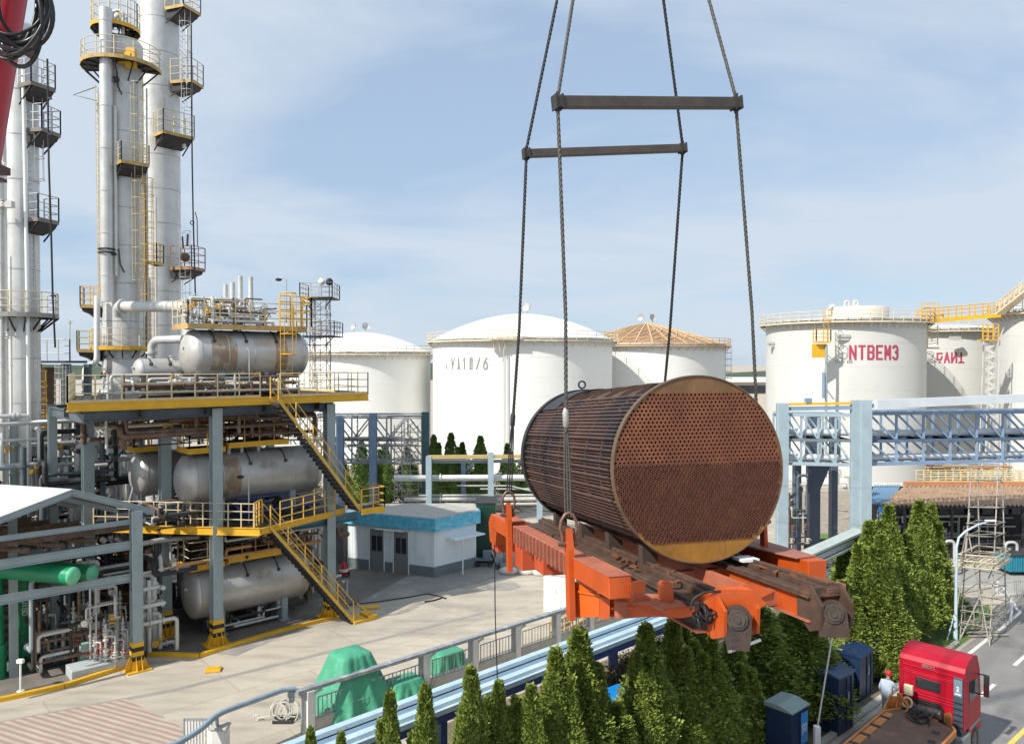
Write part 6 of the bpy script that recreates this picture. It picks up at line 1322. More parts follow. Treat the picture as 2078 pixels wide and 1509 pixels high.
# near goosenecks with pins and hanging arms
for k, (r_, c_) in enumerate(((-1.22, OM), (1.02, DM))):
    du, dw = ((.42, .40), (.72, .26))[k]; r_ += (.16, 0)[k]; L3o = L3; L3 = (lambda f, a, b: (lambda u, r, w: f(u+a*min(1, max(0, (-u-2.3)/1.2)), r, w+b*min(1, max(0, (-u-2.3)/1.2)))))(L3o, du, dw)
    mb = MB()
    for q in (-.34, .28):
        mb.prism([L3(-2.35, r_+q, -2.18), L3(-2.7, r_+q, -2.12), L3(-3.35, r_+q, -2.22), L3(-3.75, r_+q, -2.55), L3(-3.7, r_+q, -2.98), L3(-3.2, r_+q, -3.02), L3(-2.6, r_+q, -2.72), L3(-2.3, r_+q, -2.64)], LR*.06)
    mb.prism([L3(-2.7, r_-.28, -2.16), L3(-3.3, r_-.28, -2.26), L3(-3.3, r_-.28, -2.32), L3(-2.7, r_-.28, -2.22)], LR*.56); lb2(mb, -3.3, -3.24, r_-.28, r_+.3, -2.95, -2.3); part('gooseneck', mb, c_, fr, bevel=.01)
    if k == 0:
        mb = MB(); plate(mb, [(1428, 1222, 12.95), (1455, 1194, 12.95), (1505, 1187, 12.95), (1528, 1197, 12.9), (1556, 1224, 12.9), (1535, 1240, 12.9), (1525, 1262, 12.9), (1470, 1266, 12.95), (1452, 1240, 12.95)], .05); part('face_plate', mb, OM, fr, bevel=.008)
        mb = MB(); mb.prism([L3(-3.3, r_+.34, -2.15), L3(-3.3, r_+.85, -2.3), L3(-3.1, r_+.9, -2.42), L3(-3.4, r_+.3, -2.5)], -LU*.04); part('ear_plate', mb, OM, fr)
    c = L3(-3.55, r_+.0, -2.72); ax = (-LU*.8-LR*.42+Vector((0, 0, .1))).normalized(); c2 = c+ax*.16; sx = ax.cross(Vector((0, 0, 1))).normalized(); up_ = sx.cross(ax)
    mb = MB(); n = 14; pts = [c2+sx*(.235*math.cos(a))+up_*(.235*math.sin(a)) for a in [math.pi*q/n for q in range(n+1)]]; mpin = .85
    pts += [c2-sx*.22-up_*.3, c2-sx*.19-up_*.5, c2+sx*.17-up_*.5, c2+sx*.21-up_*.3] if k == 0 else [c2-sx*.27-up_*.4, c2+sx*.24-up_*.42]
    mb.prism(pts, ax*.09); part('hanging_arm', mb, mat('dark oily arm steel', (.055, .032, .024), .6, .2, .35, 4, stain=(.12, .07, .045), samt=.6, sth=.55, bump=.004), fr, bevel=.015)
    mb = MB(); mb.lathe([(.17, .09), (.17, .13), (.12, .13), (.12, .17), (.05, .17), (.05, .21), (.001, .21)], c2, ax, 24, smooth=False)
    for q in range(8): a = q*math.pi/4; mb.cyl(c2+ax*.13+sx*.14*math.cos(a)+up_*.14*math.sin(a), c2+ax*.155+sx*.14*math.cos(a)+up_*.14*math.sin(a), .012, 6)
    part('pin', mb, mat('worn steel pin', (.11, .085, .07), .45, .6, .25, 6), fr); L3 = L3o
mb = MB(); rr = random.Random(3)
for q in range(11):
    x0, y0 = rr.uniform(1402, 1440), rr.uniform(1216, 1240); D = 12.95+rr.uniform(-.1, .15); mb.pipe([P(x0, y0, D+.2), P(x0+rr.uniform(-12, 10), y0+18, D), P(x0+rr.uniform(0, 25), y0+rr.uniform(25, 45), D), P(x0+rr.uniform(10, 40), y0+rr.uniform(0, 30), D+.1)], rr.uniform(.012, .022), .12, 6)
mb.pipe([P(1400, 1238, 12.9), P(1405, 1215, 12.9), P(1430, 1200, 12.9), P(1462, 1199, 12.95)], .02, .2, 6)
part('hydraulic_hoses', mb, M_black(), fr)
mb = MB()
for q in range(12): a = L3(-3.76, -1.22+.05*(q % 3)-.3, -2.3-.1*(q//3)); mb.cyl(a, a-LU*.02, .02, 6)
part('bolts', mb, M_dark(), fr)
# ---------------------------------------------------------------- slings, spreader bars
def rope_mb(pts, r, strands=3, pitch=.34):
    mb = MB(); pts = [Vector(p) for p in pts]; Ls = [0]
    for a, b in zip(pts, pts[1:]): Ls.append(Ls[-1]+(b-a).length)
    T = Ls[-1]; n = max(12, int(T/pitch*9))
    def at(s):
        for i in range(len(pts)-1):
            if s <= Ls[i+1]+1e-6: return pts[i]+(pts[i+1]-pts[i])*((s-Ls[i])/max(1e-6, Ls[i+1]-Ls[i])), (pts[i+1]-pts[i]).normalized()
        return pts[-1], (pts[-1]-pts[-2]).normalized()
    for k in range(strands):
        o = []
        for i in range(n+1):
            p, d = at(T*i/n); x = d.cross(Vector((0, 1, 0))).normalized(); y = d.cross(x); a = 2*math.pi*(T*i/n/pitch+k/strands); o.append(p+(x*math.cos(a)+y*math.sin(a))*r*.42)
        mb.tube(o, r*.56, 6)
    return mb
RG = mat('grey wire rope', (.095, .09, .08), .6, .3, .3, 12); RB = mat('black greased rope', (.03, .03, .032), .5, .3, .3, 12)
hook = P(1262, -640, 19)
lugs = {'ln': L3(-.2, -3.08, -1.15), 'lf': L3(4.9, -3.08, -1.15), 'rn': L3(1.13, 2.2, -1.15), 'rf': L3(7.07, 2.2, -1.15)}
tops = {'ln': P(1132, 208, 15.5), 'rn': P(1494, 210, 17.0), 'lf': P(1068, 312, 20.4), 'rf': P(1385, 301, 21.5)}
lab = {'ln': 'near left', 'rn': 'near right', 'lf': 'far left', 'rf': 'far right'}
for key in lugs:
    m_ = RG if key[1] == 'n' else RB; a = tops[key]; b = lugs[key]; r = .042 if key[1] == 'n' else .045; mid = b+(a-b)*.5+Vector((.05, 0, 0))
    t = thing('upper_sling', 'wire rope from the spreader bar end up to the hook, %s of four' % lab[key], 'sling', a, group='upper slings'); part('rope', rope_mb([a+Vector((0, 0, .1)), hook], r), m_, t)
    t = thing('lower_sling', 'wire rope from the spreader bar end down to the frame, %s of four' % lab[key], 'sling', b, group='lower slings')
    split = b+(a-b).normalized()*2.0; part('rope', rope_mb([a-Vector((0, 0, .12)), mid, split], r), m_, t)
    mb = MB(); dn = (a-b).normalized()
    for o in (-.055, .0, .055):
        mb.tube([split+dn*.4, split+Vector((o*.6, 0, 0)), b+dn*1.0+Vector((o*1.1, -.02, 0)), b+dn*.28+Vector((o, 0, 0))], .022, 6)
    part('rope_legs', mb, m_, t)
    mb = MB(); mb.lathe([(.03, 0), (.062, .03), (.068, .3), (.05, .36), (.03, .4)], split+dn*.1, dn, 12); part('ferrule', mb, mat('pale ferrule', (.42, .41, .38), .5, .3, .2, 6) if key == 'ln' else M_dark(), t)
    mb = MB(); mb.torus(a-Vector((0, 0, .12)), (0, 1, .0), .06, .022, 12, 6); part('thimble', mb, M_dark(), t)
    # shackle
    t = thing('shackle', 'bow shackle joining sling and lifting lug, %s of four' % lab[key], 'shackle', b, group='shackles'); mb = MB(); s_ = LU
    pts = [b+LR*.13*q[0]+Vector((0, 0, q[1])) for q in ((-.95, -.32), (-1.0, -.1), (-1.35, .06), (-1.2, .22), (-.6, .34), (0, .38), (.6, .34), (1.2, .22), (1.35, .06), (1.0, -.1), (.95, -.32))]
    mb.tube(pts, .036, 8); part('bow', mb, mat('shackle brown', (.22, .12, .085), .5, .4, .3, 8), t); mb = MB(); mb.cyl(b-LR*.22+Vector((0, 0, -.25)), b+LR*.2+Vector((0, 0, -.25)), .045, 10); part('bolt', mb, mat('shackle brown', (.22, .12, .085)), t)
for nm, k1, k2, h, lbl in (('n', 'ln', 'rn', .23, 'near dark steel spreader bar, higher and thicker in view'), ('f', 'lf', 'rf', .21, 'far dark steel spreader bar, lower in view')):
    a, b = tops[k1], tops[k2]; d = (b-a).normalized(); t = thing('spreader_bar', lbl, 'spreader bar', (a+b)/2); mb = MB(); mb.beam(a-d*.08, b+d*.08, .2, h); part('bar', mb, mat('bar brown steel', (.085, .07, .06), .6, .3, .25, 3, bump=.003), t, bevel=.01)
    mb = MB()
    for e_ in (a, b): mb.beam(e_-d*.09, e_-d*.06, .26, h+.06); mb.beam(e_+d*.06, e_+d*.09, .26, h+.06); mb.beam(e_-Vector((0, 0, h*.5+.1)), e_+Vector((0, 0, h*.5+.1)), .07, .07)
    part('end_plate', mb, M_dark(), t)
mb = MB(); a = L3(6.6, -3.1, -2.45); mb.tube([a, Vector((a.x+.02, a.y, a.z-2)), Vector((a.x+.1, a.y, a.z-4.5)), Vector((a.x+.12, a.y, .6))], .018, 6)
single('tag_line', mb, M_black(), 'thin dark tag line hanging from the far left end of the orange frame', 'rope', a)
# ================================================================ CRANE BOOM
cb = thing('crane_boom', 'glossy dark red crane boom crossing the upper left corner', 'crane boom', P(-40, 300, 7))
RC = mat('crane red', (.40, .012, .022), .3, 0, .08, 1, stain=(.25, .01, .02), samt=.4, sth=.6)
mb = MB(); prof = [(-1.2, .15), (-.2, .15), (-.12, .12), (-.08, .07), (-.08, -.07), (-.12, -.12), (-.2, -.15), (-1.2, -.15)]
A0 = P(8, 340, 7.0); A1 = P(8+54*2.6/.62*.62, 340-345*2.6, 7.0); A1 = A0+(P(63, 0, 7.0)-A0)*3
n = len(prof); va = [A0+Vector((x, y, 0)) for x, y in prof]; vb = [A1+Vector((x, y, 0)) for x, y in prof]
mb.add(va+vb, [(k, (k+1) % n, n+(k+1) % n, n+k) for k in range(n)], True); mb.add(va, [tuple(range(n))]); part('boom_section', mb, RC, cb)
mb = MB(); mb.box(A0+Vector((-.68, 0, .0)), (1.26, .34, .07)); mb.box(A0+Vector((-.68, 0, -.09)), (1.22, .3, .03)); part('end_flange', mb, mat('dark maroon steel', (.06, .01, .012), .4), cb)
c = P(40, 85, 6.5); mb = MB(); mb.box(c, (.22, .08, .06)); mb.box(c+Vector((.07, 0, -.05)), (.04, .1, .14)); mb.box(c+Vector((-.07, .1, .02)), (.1, .3, .03)); part('bracket', mb, mat('dark maroon steel', (.06, .01, .012)), cb)
t = thing('hose_coil', 'big loose coil of black hoses hanging on the red crane boom', 'hose', P(50, 60, 6.3)); rr = random.Random(14)
for k in range(15):
    D = 6.3+rr.uniform(-.1, .12); cxp = 42+rr.uniform(-22, 10); cyp = 36+rr.uniform(-40, 8); rx = rr.uniform(44, 66); ry = rr.uniform(72, 100); ph = rr.uniform(-.3, .3); pts = []
    for i in range(40):
        a = 2*math.pi*i/40; wob = 1+.05*math.sin(a*3+k); pts.append(P(cxp+rx*wob*math.cos(a)+ph*30*math.sin(a), cyp+ry*wob*math.sin(a), D+.05*math.sin(a*2+k)))
    mb = MB(); mb.tube(pts, rr.uniform(.012, .021), 8, closed=True); part('hose', mb, mat('black hose', (.02, .021, .025), .35, 0, .3, 8), t)
# ================================================================ RIGHT PIPE RACK
PB = M_pblue(); BW = mat('frost white pipe', (.66, .70, .73), .5, .1, .08, 1)
rr_ = thing('pipe_rack', 'pale blue double lattice pipe bridge crossing in front of the right tanks', 'pipe rack', (X(1740, 45.5), 45.5, 0))
def zz(py, D): return Z(py, D)
def rack_span(pxa, Da, pxb, Db, ytop, ymid, ybot, n, m, t):
    a = Vector((X(pxa, Da), Da, zz(ybot, 45.5))); b = Vector((X(pxb, Db), Db, a.z)); h1 = zz(ymid, 45.5)-a.z; h2 = zz(ytop, 45.5)-zz(ymid, 45.5)
    for k, (z0, h) in enumerate(((0, h1), (h1, h2))):
        mb = MB(); o = Vector((0, 0, z0)); truss(mb, a+o, b+o, 1.9, h, n, .19, dg=.1); part('truss', mb, m, rr_)
    for dz, q, r in ((h1+.42, .5, .19), (.35, .5, .17), (h1+.3, 1.2, .12), (.3, 1.3, .12)):
        mb = MB(); mb.tube([a+Vector((0, q, dz)), b+Vector((0, q, dz))], r, 12)
        for k in range(1, 4): c = a+(b-a)*k/4+Vector((0, q, dz)); mb.cyl(c-Vector((.05, 0, 0)), c+Vector((.05, 0, 0)), r*1.25, 12)
        part('pipe', mb, BW, rr_)
rack_span(1592, 46, 1732, 45.3, 842, 893, 942, 4, PB, 0)
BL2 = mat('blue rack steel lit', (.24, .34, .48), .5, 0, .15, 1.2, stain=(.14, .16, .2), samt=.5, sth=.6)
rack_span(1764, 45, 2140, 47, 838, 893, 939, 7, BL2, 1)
mb = MB(); a = P(1766, 822, 45.0); b = P(2150, 806, 47); mb.beam(a, b, 1.6, .26); mb.beam(a+Vector((0, -.75, .1)), b+Vector((0, -.75, .1)), .3, .5); part('top_cover', mb, BW, rr_)
mb = MB(); mb.beam(P(1596, 820, 45.9), P(1727, 818, 45.2), .3, .14); part('top_beam', mb, M_yellow(), rr_)
mb = MB(); mb.beam(P(1596, 829, 46), P(1727, 827, 45.3), .5, .2); mb.box(P(1640, 812, 45.6), (.35, .3, .25)); mb.tube([P(1672, 808, 45.6), P(1672, 756, 45.6)], .1, 8); part('top_shelf', mb, BL, rr_)
for px, D, y0, w in ((1588, 45.8, 818, .62), (1737, 45.1, 812, .5), (1757, 44.8, 812, .58), (2125, 46.8, 800, .6)):
    mb = MB(); p = Vector((X(px, D), D, 0)); mb.ibeam(p, Vector((p.x, p.y, Z(y0, D))), w, w*.8, .05, up=(0, 1, 0)); mb.beam(p, Vector((p.x, p.y, Z(y0, D))), w*.9, w*.4, up=(0, 1, 0))
    for z in (1.2, 3.4, 5.6): mb.box((p.x, p.y, z), (w+.02, w*.85, .02))
    part('post', mb, PB, rr_)
for px, D, y0 in ((1652, 49, 842), (1692, 49.5, 842), (1618, 48, 942)):
    mb = MB(); p = Vector((X(px, D), D, 0)); mb.beam(p, Vector((p.x, p.y, Z(y0, D))), .7 if px == 1652 else .4, .5, up=(0, 1, 0)); part('post', mb, mat('dark slate blue steel', (.085, .11, .16), .55, 0, .15, 1.5), rr_)
mb = MB(); mb.prism([P(1640, 945, 48.7), P(1685, 945, 48.7), P(1662, 1000, 48.7), P(1640, 1000, 48.7)], (0, .4, 0)); mb.beam(P(1602, 1010, 46.5), P(1640, 985, 48.5), .15); part('brace', mb, mat('dark slate blue steel', (.085, .11, .16)), rr_)
def wpipework(label, x0, x1, D0, D1, y0, y1, k, seed, mats, r0=.03, r1=.09, vk=3, name='pipework'):
    rr = random.Random(seed); t = thing(name, label, 'pipework', (X((x0+x1)/2, D0), D0, 0)); U = rr.uniform
    for i in range(k):
        mb = MB(); D = U(D0, D1); a, b = P(U(x0, x1), U(y0, y1), D), P(U(x0, x1), U(y0, y1), D)
        a.z = max(.05, a.z); b.z = max(.05, b.z)
        kind = rr.random(); mid = Vector((b.x, D, a.z)) if kind < .6 else Vector((a.x, D, b.z)); mb.pipe([a, mid, b], U(r0, r1), n=6) if (mid-a).length > .1 and (mid-b).length > .1 else mb.tube([a, b], U(r0, r1), 6)
        part('pipe', mb, rr.choice(mats), t)
    for i in range(vk):
        mb = MB(); valve(mb, P(U(x0, x1), U(y0, y1), D0), U(.6, 1.1)); part('valve', mb, rr.choice(mats), t)
    return t
wpipework('dark pipes and hoops between the two left posts of the pale blue rack', 1600, 1640, 44, 48, 955, 1128, 22, 51, [M_dark(), M_brown(), SD, M_pipe()], vk=5)
wpipework('grey small pipes behind the left post of the pale blue rack', 1655, 1725, 58, 62, 940, 1000, 8, 52, [M_pipe(), M_steel()], vk=1)
# retaining wall, slope, wall fence
STN = mat('rubble stone', (.34, .29, .23), .9, 0, .35, 3.5, stain=(.16, .14, .11), samt=.7, sth=.52, sscale=3, bump=.03)
t = thing('retaining_wall', 'long rubble stone retaining wall below the grey white tank', 'wall', (X(1690, 72), 72, 0)); mb = MB(); a, b = X(1600, 72), X(2000, 72); mb.obox((a, 72, 0), (b-a, 0, 0), (0, 1, 0), (0, 0, Z(1005, 72))); part('stonework', mb, STN, t)
mb = MB(); mb.obox((a, 71.85, Z(1005, 72)), (b-a, 0, 0), (0, 1.3, 0), (0, 0, .18)); mb.obox((a, 71.9, .9), (b-a, 0, 0), (0, .1, 0), (0, 0, .2)); part('coping', mb, M_conc(), t)
mb = MB(); railing(mb, [(a, 72.3, Z(1003, 72)), (b, 72.3, Z(1003, 72))], 1.0, 1.5, .035, (.5,)); part('railing', mb, M_white(), t)
mb = MB(); sl_ = [G(1625, 1135), G(1735, 1135), Vector((X(1750, 71.8), 71.8, .8)), Vector((X(1625, 71.8), 71.8, .8))]; mb.add([p+Vector((0, 0, .03)) for p in sl_], [(0, 1, 2, 3)]); struct('gravel_slope', mb, STN)
sheet('lawn_patch', [tuple(G(1650, 1096))[:2], tuple(G(1705, 1098))[:2], tuple(G(1700, 1108))[:2], tuple(G(1640, 1108))[:2]], .55, grass_m)
t = thing('grey_chute', 'pale grey steel channel sloping down toward the orange frame', 'chute', P(1690, 1115, 34)); mb = MB(); a, b = P(1632, 1137, 31), P(1745, 1086, 33.5)
for o, w in ((-.22, .12), (0, .26), (.24, .12)): mb.beam(a+Vector((0, 0, o)), b+Vector((0, 0, o)), .5 if o == 0 else .6, w*.8)
part('channel', mb, mat('pale grey green steel', (.42, .47, .44), .5, .1, .12, 2), t); mb = MB(); 
for q in (a+(b-a)*.15, b-(b-a)*.1): mb.beam((q.x, q.y, 0), (q.x, q.y, q.z-.3), .12)
part('leg', mb, M_steel(), t)
wpipework('heap of small coloured fittings behind the right end of the orange frame', 1655, 1705, 34, 36, 1125, 1170, 16, 53, [M_dark(), mat('turquoise crate', (.02, .28, .38), .5), M_brown(), SD], vk=4, name='fittings_heap')
for i, (px, py, m_, lb) in enumerate(((1681, 1160, (.02, .25, .42), 'turquoise blue crate beside the right end of the orange frame'), (1698, 1163, (.6, .16, .08), 'orange red crate beside the turquoise one'))):
    g = P(px, py, 34); t = thing('crate', lb, 'crate', (g.x, g.y, 0)); mb = MB(); mb.box((g.x, g.y, g.z/2), (.5, .4, g.z)); 
    for k in range(5): mb.box((g.x, g.y-.21, g.z-.1-.12*k), (.52, .02, .04))
    part('body', mb, mat('crate paint %d' % i, m_, .5, 0, .2, 4), t)
# rusty roofed shed
SH = thing('rusty_shed', 'long open dark shed with a rusty corrugated roof behind the scaffold', 'shed', (X(1930, 50), 50, 0))
ze = Z(1025, 50); zr_ = Z(992, 56)+.3
def corr(mb, a, b, c, d, n, amp=.05):
    "corrugated sheet, a-b eave, d-c ridge"
    a, b, c, d = map(Vector, (a, b, c, d)); vs = []; fs = []
    for i in range(n+1):
        q = i/n; z = Vector((0, 0, amp if i % 2 else -amp)); vs += [a+(b-a)*q+z, d+(c-d)*q+z]
    for i in range(n): fs.append((2*i, 2*i+2, 2*i+3, 2*i+1))
    mb.add(vs, fs); return mb
mb = MB(); corr(mb, (X(1783, 50), 50, ze), (X(2160, 50), 50, ze), (X(2230, 56), 56, zr_), (X(1838, 56), 56, zr_), 84, .085)
part('roof', mb, mat('rusty corrugated sheet', (.56, .40, .27), .8, 0, .3, 1.6, stain=(.32, .14, .07), samt=.8, sth=.52, sscale=2, streak=.3), SH)
mb = MB(); corr(mb, (X(1762, 50.2), 50.2, ze+.05), (X(1805, 50.2), 50.2, ze+.05), (X(1830, 56), 56, zr_-.02), (X(1775, 56), 56, zr_-.02), 22, .04); part('blue_roof', mb, mat('blue corrugated sheet', (.20, .34, .48), .6, 0, .1, 2), SH)
mb = MB(); mb.beam((X(1838, 56), 56, zr_+.1), (X(2230, 56), 56, zr_+.1), .5, .3); part('ridge_beam', mb, mat('orange timber fascia', (.48, .22, .1), .7, 0, .2, 1), SH)
mb = MB(); mb.obox((X(1770, 55.5), 55.5, 0), (X(2230, 55.5)-X(1770, 55.5), 0, 0), (0, .2, 0), (0, 0, 3.9)); part('back_wall', mb, mat('shade toned wall', (.03, .03, .035), .8, 0, .3, 1), SH)  # near-black colour carries the darkness of the shed interior
mb = MB()
for px in range(1790, 2200, 48): mb.beam((X(px, 50.4), 50.4, 0), (X(px, 50.4), 50.4, ze), .14)
mb.beam((X(1783, 50.2), 50.2, ze-.15), (X(2160, 50.2), 50.2, ze-.15), .12, .2); mb.beam((X(1783, 50.4), 50.4, 1.5), (X(2160, 50.4), 50.4, 1.5), .06); part('frame', mb, M_dark(), SH)
mb = MB()
for px in range(1800, 2180, 30): mb.box((X(px, 55), 55.2, 2.4), (.8, .1, .9))
part('window', mb, mat('dim window', (.07, .085, .1), .2), SH)
wpipework('dim machinery inside the rusty shed', 1800, 2078, 51.5, 54, 1045, 1135, 30, 54, [M_dark(), M_steel(), M_pipe(), M_brown()], vk=6, name='machinery')
rw = thing('roof_walkway', 'long cream railed walkway above the rusty shed roof', 'walkway', (X(1970, 57), 57, 0))
mb = MB(); mb.beam((X(1868, 57), 57, Z(984, 57)), (X(2230, 57), 57, Z(984, 57)), 1.0, .15); part('deck', mb, M_rusty(), rw)
mb = MB()
for dD in (-.5, .5): railing(mb, [(X(1868, 57), 57+dD, Z(983, 57)), (X(2230, 57), 57+dD, Z(983, 57))], 1.0, .55, .035, (.35, .7))
part('railing', mb, mat('cream yellow rail', (.66, .56, .30), .6, 0, .15, 2), rw)
wpipework('brown and grey pipes behind the cream walkway', 1868, 2060, 59, 63, 940, 975, 26, 55, [M_brown(), M_pipe(), M_steel(), OR], vk=4)
# scaffold tower
sf = thing('scaffold_tower', 'tapering tower of pale scaffold tubes standing on the lawn by the road', 'scaffold', G(2000, 1290)); SCM = mat('pale scaffold tube', (.38, .35, .30), .55, .2, .2, 3, stain=RUST, samt=.5, sth=.6)
base = [G(1948, 1297), G(2008, 1310), G(2042, 1272), G(1990, 1262)]; top = [P(1972, 948, 37), P(2026, 948, 37), P(2034, 955, 38.3), P(1984, 952, 38.3)]
mb = MB()
for a, b in zip(base, top): mb.tube([a, b], .032, 8)
for a, b in ((base[0], P(2040, 1100, 36.5)), (base[1], P(1965, 1080, 36.5)), (G(1922, 1265), P(1965, 1060, 37)), (G(1935, 1290), P(1968, 1040, 37))): mb.tube([a, b], .03, 6)
part('standards', mb, SCM, sf)
mb = MB()
for k in range(1, 12):
    q = k/12+.012*(k % 2); ring = [a+(b-a)*q for a, b in zip(base, top)]
    for a, b in zip(ring, ring[1:]+ring[:1]):
        e_ = (b-a)*.07; mb.tube([a-e_, b+e_], .02, 6)
    if k % 2: mb.tube([ring[0], ring[2]], .025, 6)
part('ledgers', mb, SCM, sf)
mb = MB(); q1, q2 = .42, .52
for q in (.42, .455, .49):
    ring = [a+(b-a)*q for a, b in zip(base, top)]; cx_ = sum(ring, Vector())/4; ring = [cx_+(p-cx_)*1.35 for p in ring]
    for a, b in zip(ring, ring[1:]+ring[:1]): mb.tube([a, b], .035, 6)
for k in range(7): mb.beam(ring[0]+(ring[1]-ring[0])*k/6+Vector((0, 0, -.5)), ring[3]+(ring[2]-ring[3])*k/6+Vector((0, 0, -.5)), .18, .04)
part('working_deck', mb, mat('cream boards', (.62, .54, .38), .7, 0, .2, 3), sf)
mb = MB(); g = G(1990, 1283)
for k in range(5): mb.box(g+Vector((0, k*.35-.6, .08+.05*k)), (2.0-.1*k, .12, .05), .1)
for k in range(4): mb.tube([G(1958+k*18, 1284), G(1958+k*18, 1284)+Vector((0, 0, 1.3))], .03, 6)
for z in (.5, 1.0, 1.3): mb.tube([G(1950, 1284)+Vector((0, 0, z)), G(2030, 1280)+Vector((0, 0, z))], .025, 6)
part('base_frame', mb, SCM, sf)
t = thing('street_lamp', 'pale blue street lamp post with a long curved arm in front of the scaffold', 'lamp', G(1939, 1298)); g = G(1939, 1298)
WB = mat('pale blue white pole', (.55, .68, .74), .4, .1, .1, 2); mb = MB(); D = g.y; mb.tube([g, Vector((g.x, D, 1.1)), Vector((g.x+.02, D, Z(1150, D))), P(1941, 1110, D), P(1946, 1090, D), P(1960, 1077, D), P(1985, 1064, D), P(2006, 1058, D)], [.1, .075, .065, .055, .05, .05, .045, .035], 10); part('pole', mb, WB, t)
mb = MB(); mb.box(P(2010, 1056, D), (.5, .16, .08)); part('lamp_head', mb, M_white(), t, bevel=.02); mb = MB(); mb.tube([g+Vector((-.4, 0, 0)), g+Vector((-.06, 0, 1.2))], .035, 6); part('stay', mb, WB, t)
def hoop(label, pxa, pxb, y0, y1, D):
    t = thing('pipe_arch', label, 'pipe arch', P(pxa, y1, D)); mb = MB(); mb.pipe([P(pxa, y1, D), P(pxa, y0, D), P(pxb, y0, D), P(pxb, y1, D)], .09, .3, 8); part('arch', mb, M_pipe(), t)
hoop('pale pipe arch left of the street lamp', 1916, 1937, 1097, 1150, 46); hoop('pale pipe arch right of the scaffold', 2040, 2064, 1100, 1150, 47)
t = thing('teal_dumpster', 'teal ribbed dumpster cut off by the right edge', 'dumpster', (X(2080, 46), 46, 0)); mb = MB(); mb.obox((X(2052, 46), 46, .25), (2.6, 0, 0), (0, 1.5, 0), (0, 0, 1.0))
for k in range(9): mb.obox((X(2052, 46)+.08+k*.3, 45.94, .3), (.08, 0, 0), (0, .06, 0), (0, 0, .9))
part('body', mb, mat('teal paint', (.02, .20, .27), .5, 0, .15, 2), t, bevel=.02); mb = MB(); mb.obox((X(2052, 46), 45.9, 1.25), (2.6, 0, 0), (0, 1.7, 0), (0, 0, .08)); part('rim', mb, M_dark(), t)
t = thing('low_railing', 'low pale picket railing where the road bends at the right', 'railing', G(2060, 1214)); mb = MB(); a, b = G(2012, 1216), G(2120, 1206); n = 26
for i in range(n+1): p = a+(b-a)*i/n; mb.beam(p, p+Vector((0, 0, .95)), .035)
for z in (.15, .9): mb.beam(a+Vector((0, 0, z)), b+Vector((0, 0, z)), .05)
part('pickets', mb, M_pipe(), t)
t = thing('low_wall', 'low pale concrete wall behind the lawn', 'wall', G(1950, 1200)); mb = MB(); a, b = G(1905, 1208), G(2015, 1206); mb.beam(a+Vector((0, 0, .25)), b+Vector((0, 0, .25)), .25, .5); part('wall', mb, M_conc(), t)
t = thing('parking_barrier', 'low curved white barrier rail along the bend of the road', 'barrier', G(2050, 1240)); 
mb = MB(); pts = [G(2024, 1205)+Vector((0, 0, .7)), G(2040, 1222)+Vector((0, 0, .7)), G(2054, 1246)+Vector((0, 0, .6)), G(2050, 1266)+Vector((0, 0, .12))]; mb.pipe(pts, .06, .8, 8)
for p in pts[:3]: mb.tube([Vector((p.x, p.y, 0)), p], .04, 6)
part('rail', mb, M_white(), t)
t = thing('vertical_banner', 'narrow blue banner with white marks before the rusty shed', 'banner', P(1787, 1080, 48)); mb = MB(); a = P(1783, 1080, 48); mb.obox((a.x, 48, Z(1082, 48)), (.28, 0, 0), (0, .05, 0), (0, 0, 1.7)); part('panel', mb, mat('banner blue', (.02, .14, .4), .5), t)
mb = MB(); letters(mb, 'OBO2', lambda u, v, d: Vector((a.x+.05+v, 48-.01-d, Z(1040, 48)-u)), .16, 1.6, .35, .2, .006); part('marks', mb, M_white(), t); mb = MB(); mb.tube([(a.x-.05, 48.05, 0), (a.x-.05, 48.05, Z(1035, 48))], .04, 6); part('pole', mb, M_steel(), t)
# small shrubs on lawn
SHR = 'small round shrubs on the lawn'
for i, (px, py, h, lb) in enumerate(((1918, 1246, .9, 'pale green bush, nearest the tall conifers'), (1948, 1238, .7, 'dark round bush right behind the street lamp'))):
    conifer(90+i, G(px, py), h, .7, 2500, .12, lb, SHR, [mat('grey green leaves', (.16, .24, .12), .7, 0, .3, 6), FOLD][i], spires=2, name='bush')

# ================================================================ TREES ALONG THE ROAD
FT = 'conifers along the near side of the road'
def tline(px): q = (px-CX)/F; return 21.03/(1.11-q)
front = [(628, 1488, 45, 'tip only, farthest left by the fence post'), (690, 1494, 40, 'tip only, second from the left'), (790, 1412, 50, 'small ragged one overlapping the cable tray'), (862, 1398, 56, 'slim one just right of the small ragged one'), (955, 1362, 58, 'left of the thin hanging tag line'), (1012, 1388, 50, 'directly behind the thin hanging tag line'),
 (1078, 1396, 56, 'short one left of the broad double tipped tree'), (1128, 1322, 62, 'left half of the broad double tipped pair'), (1176, 1284, 78, 'broad one with its tip against the cable tray'), (1252, 1432, 70, 'low dark one below the bright blue crate'), (1312, 1272, 66, 'right of the bright blue crate'), (1368, 1262, 62, 'second right of the bright blue crate'),
 (1428, 1256, 66, 'under the left gooseneck of the frame'), (1488, 1292, 62, 'under the hanging arm of the frame'), (1548, 1236, 84, 'between the two goosenecks of the frame'), (1610, 1230, 84, 'left of the right gooseneck'), (1660, 1285, 62, 'behind the leaning thin pole')]
for i, (px, yt, rp, lb) in enumerate(front):
    D = tline(px)+.35*((i*7) % 3-1); h = max(1.5, Z(yt, D)); conifer(60+i % 5, (X(px, D), D, 0), h, rp/F*D*1.22, 32000, .088, 'green conifer '+lb, FT, FOL, spires=3, rz=i*2.1)
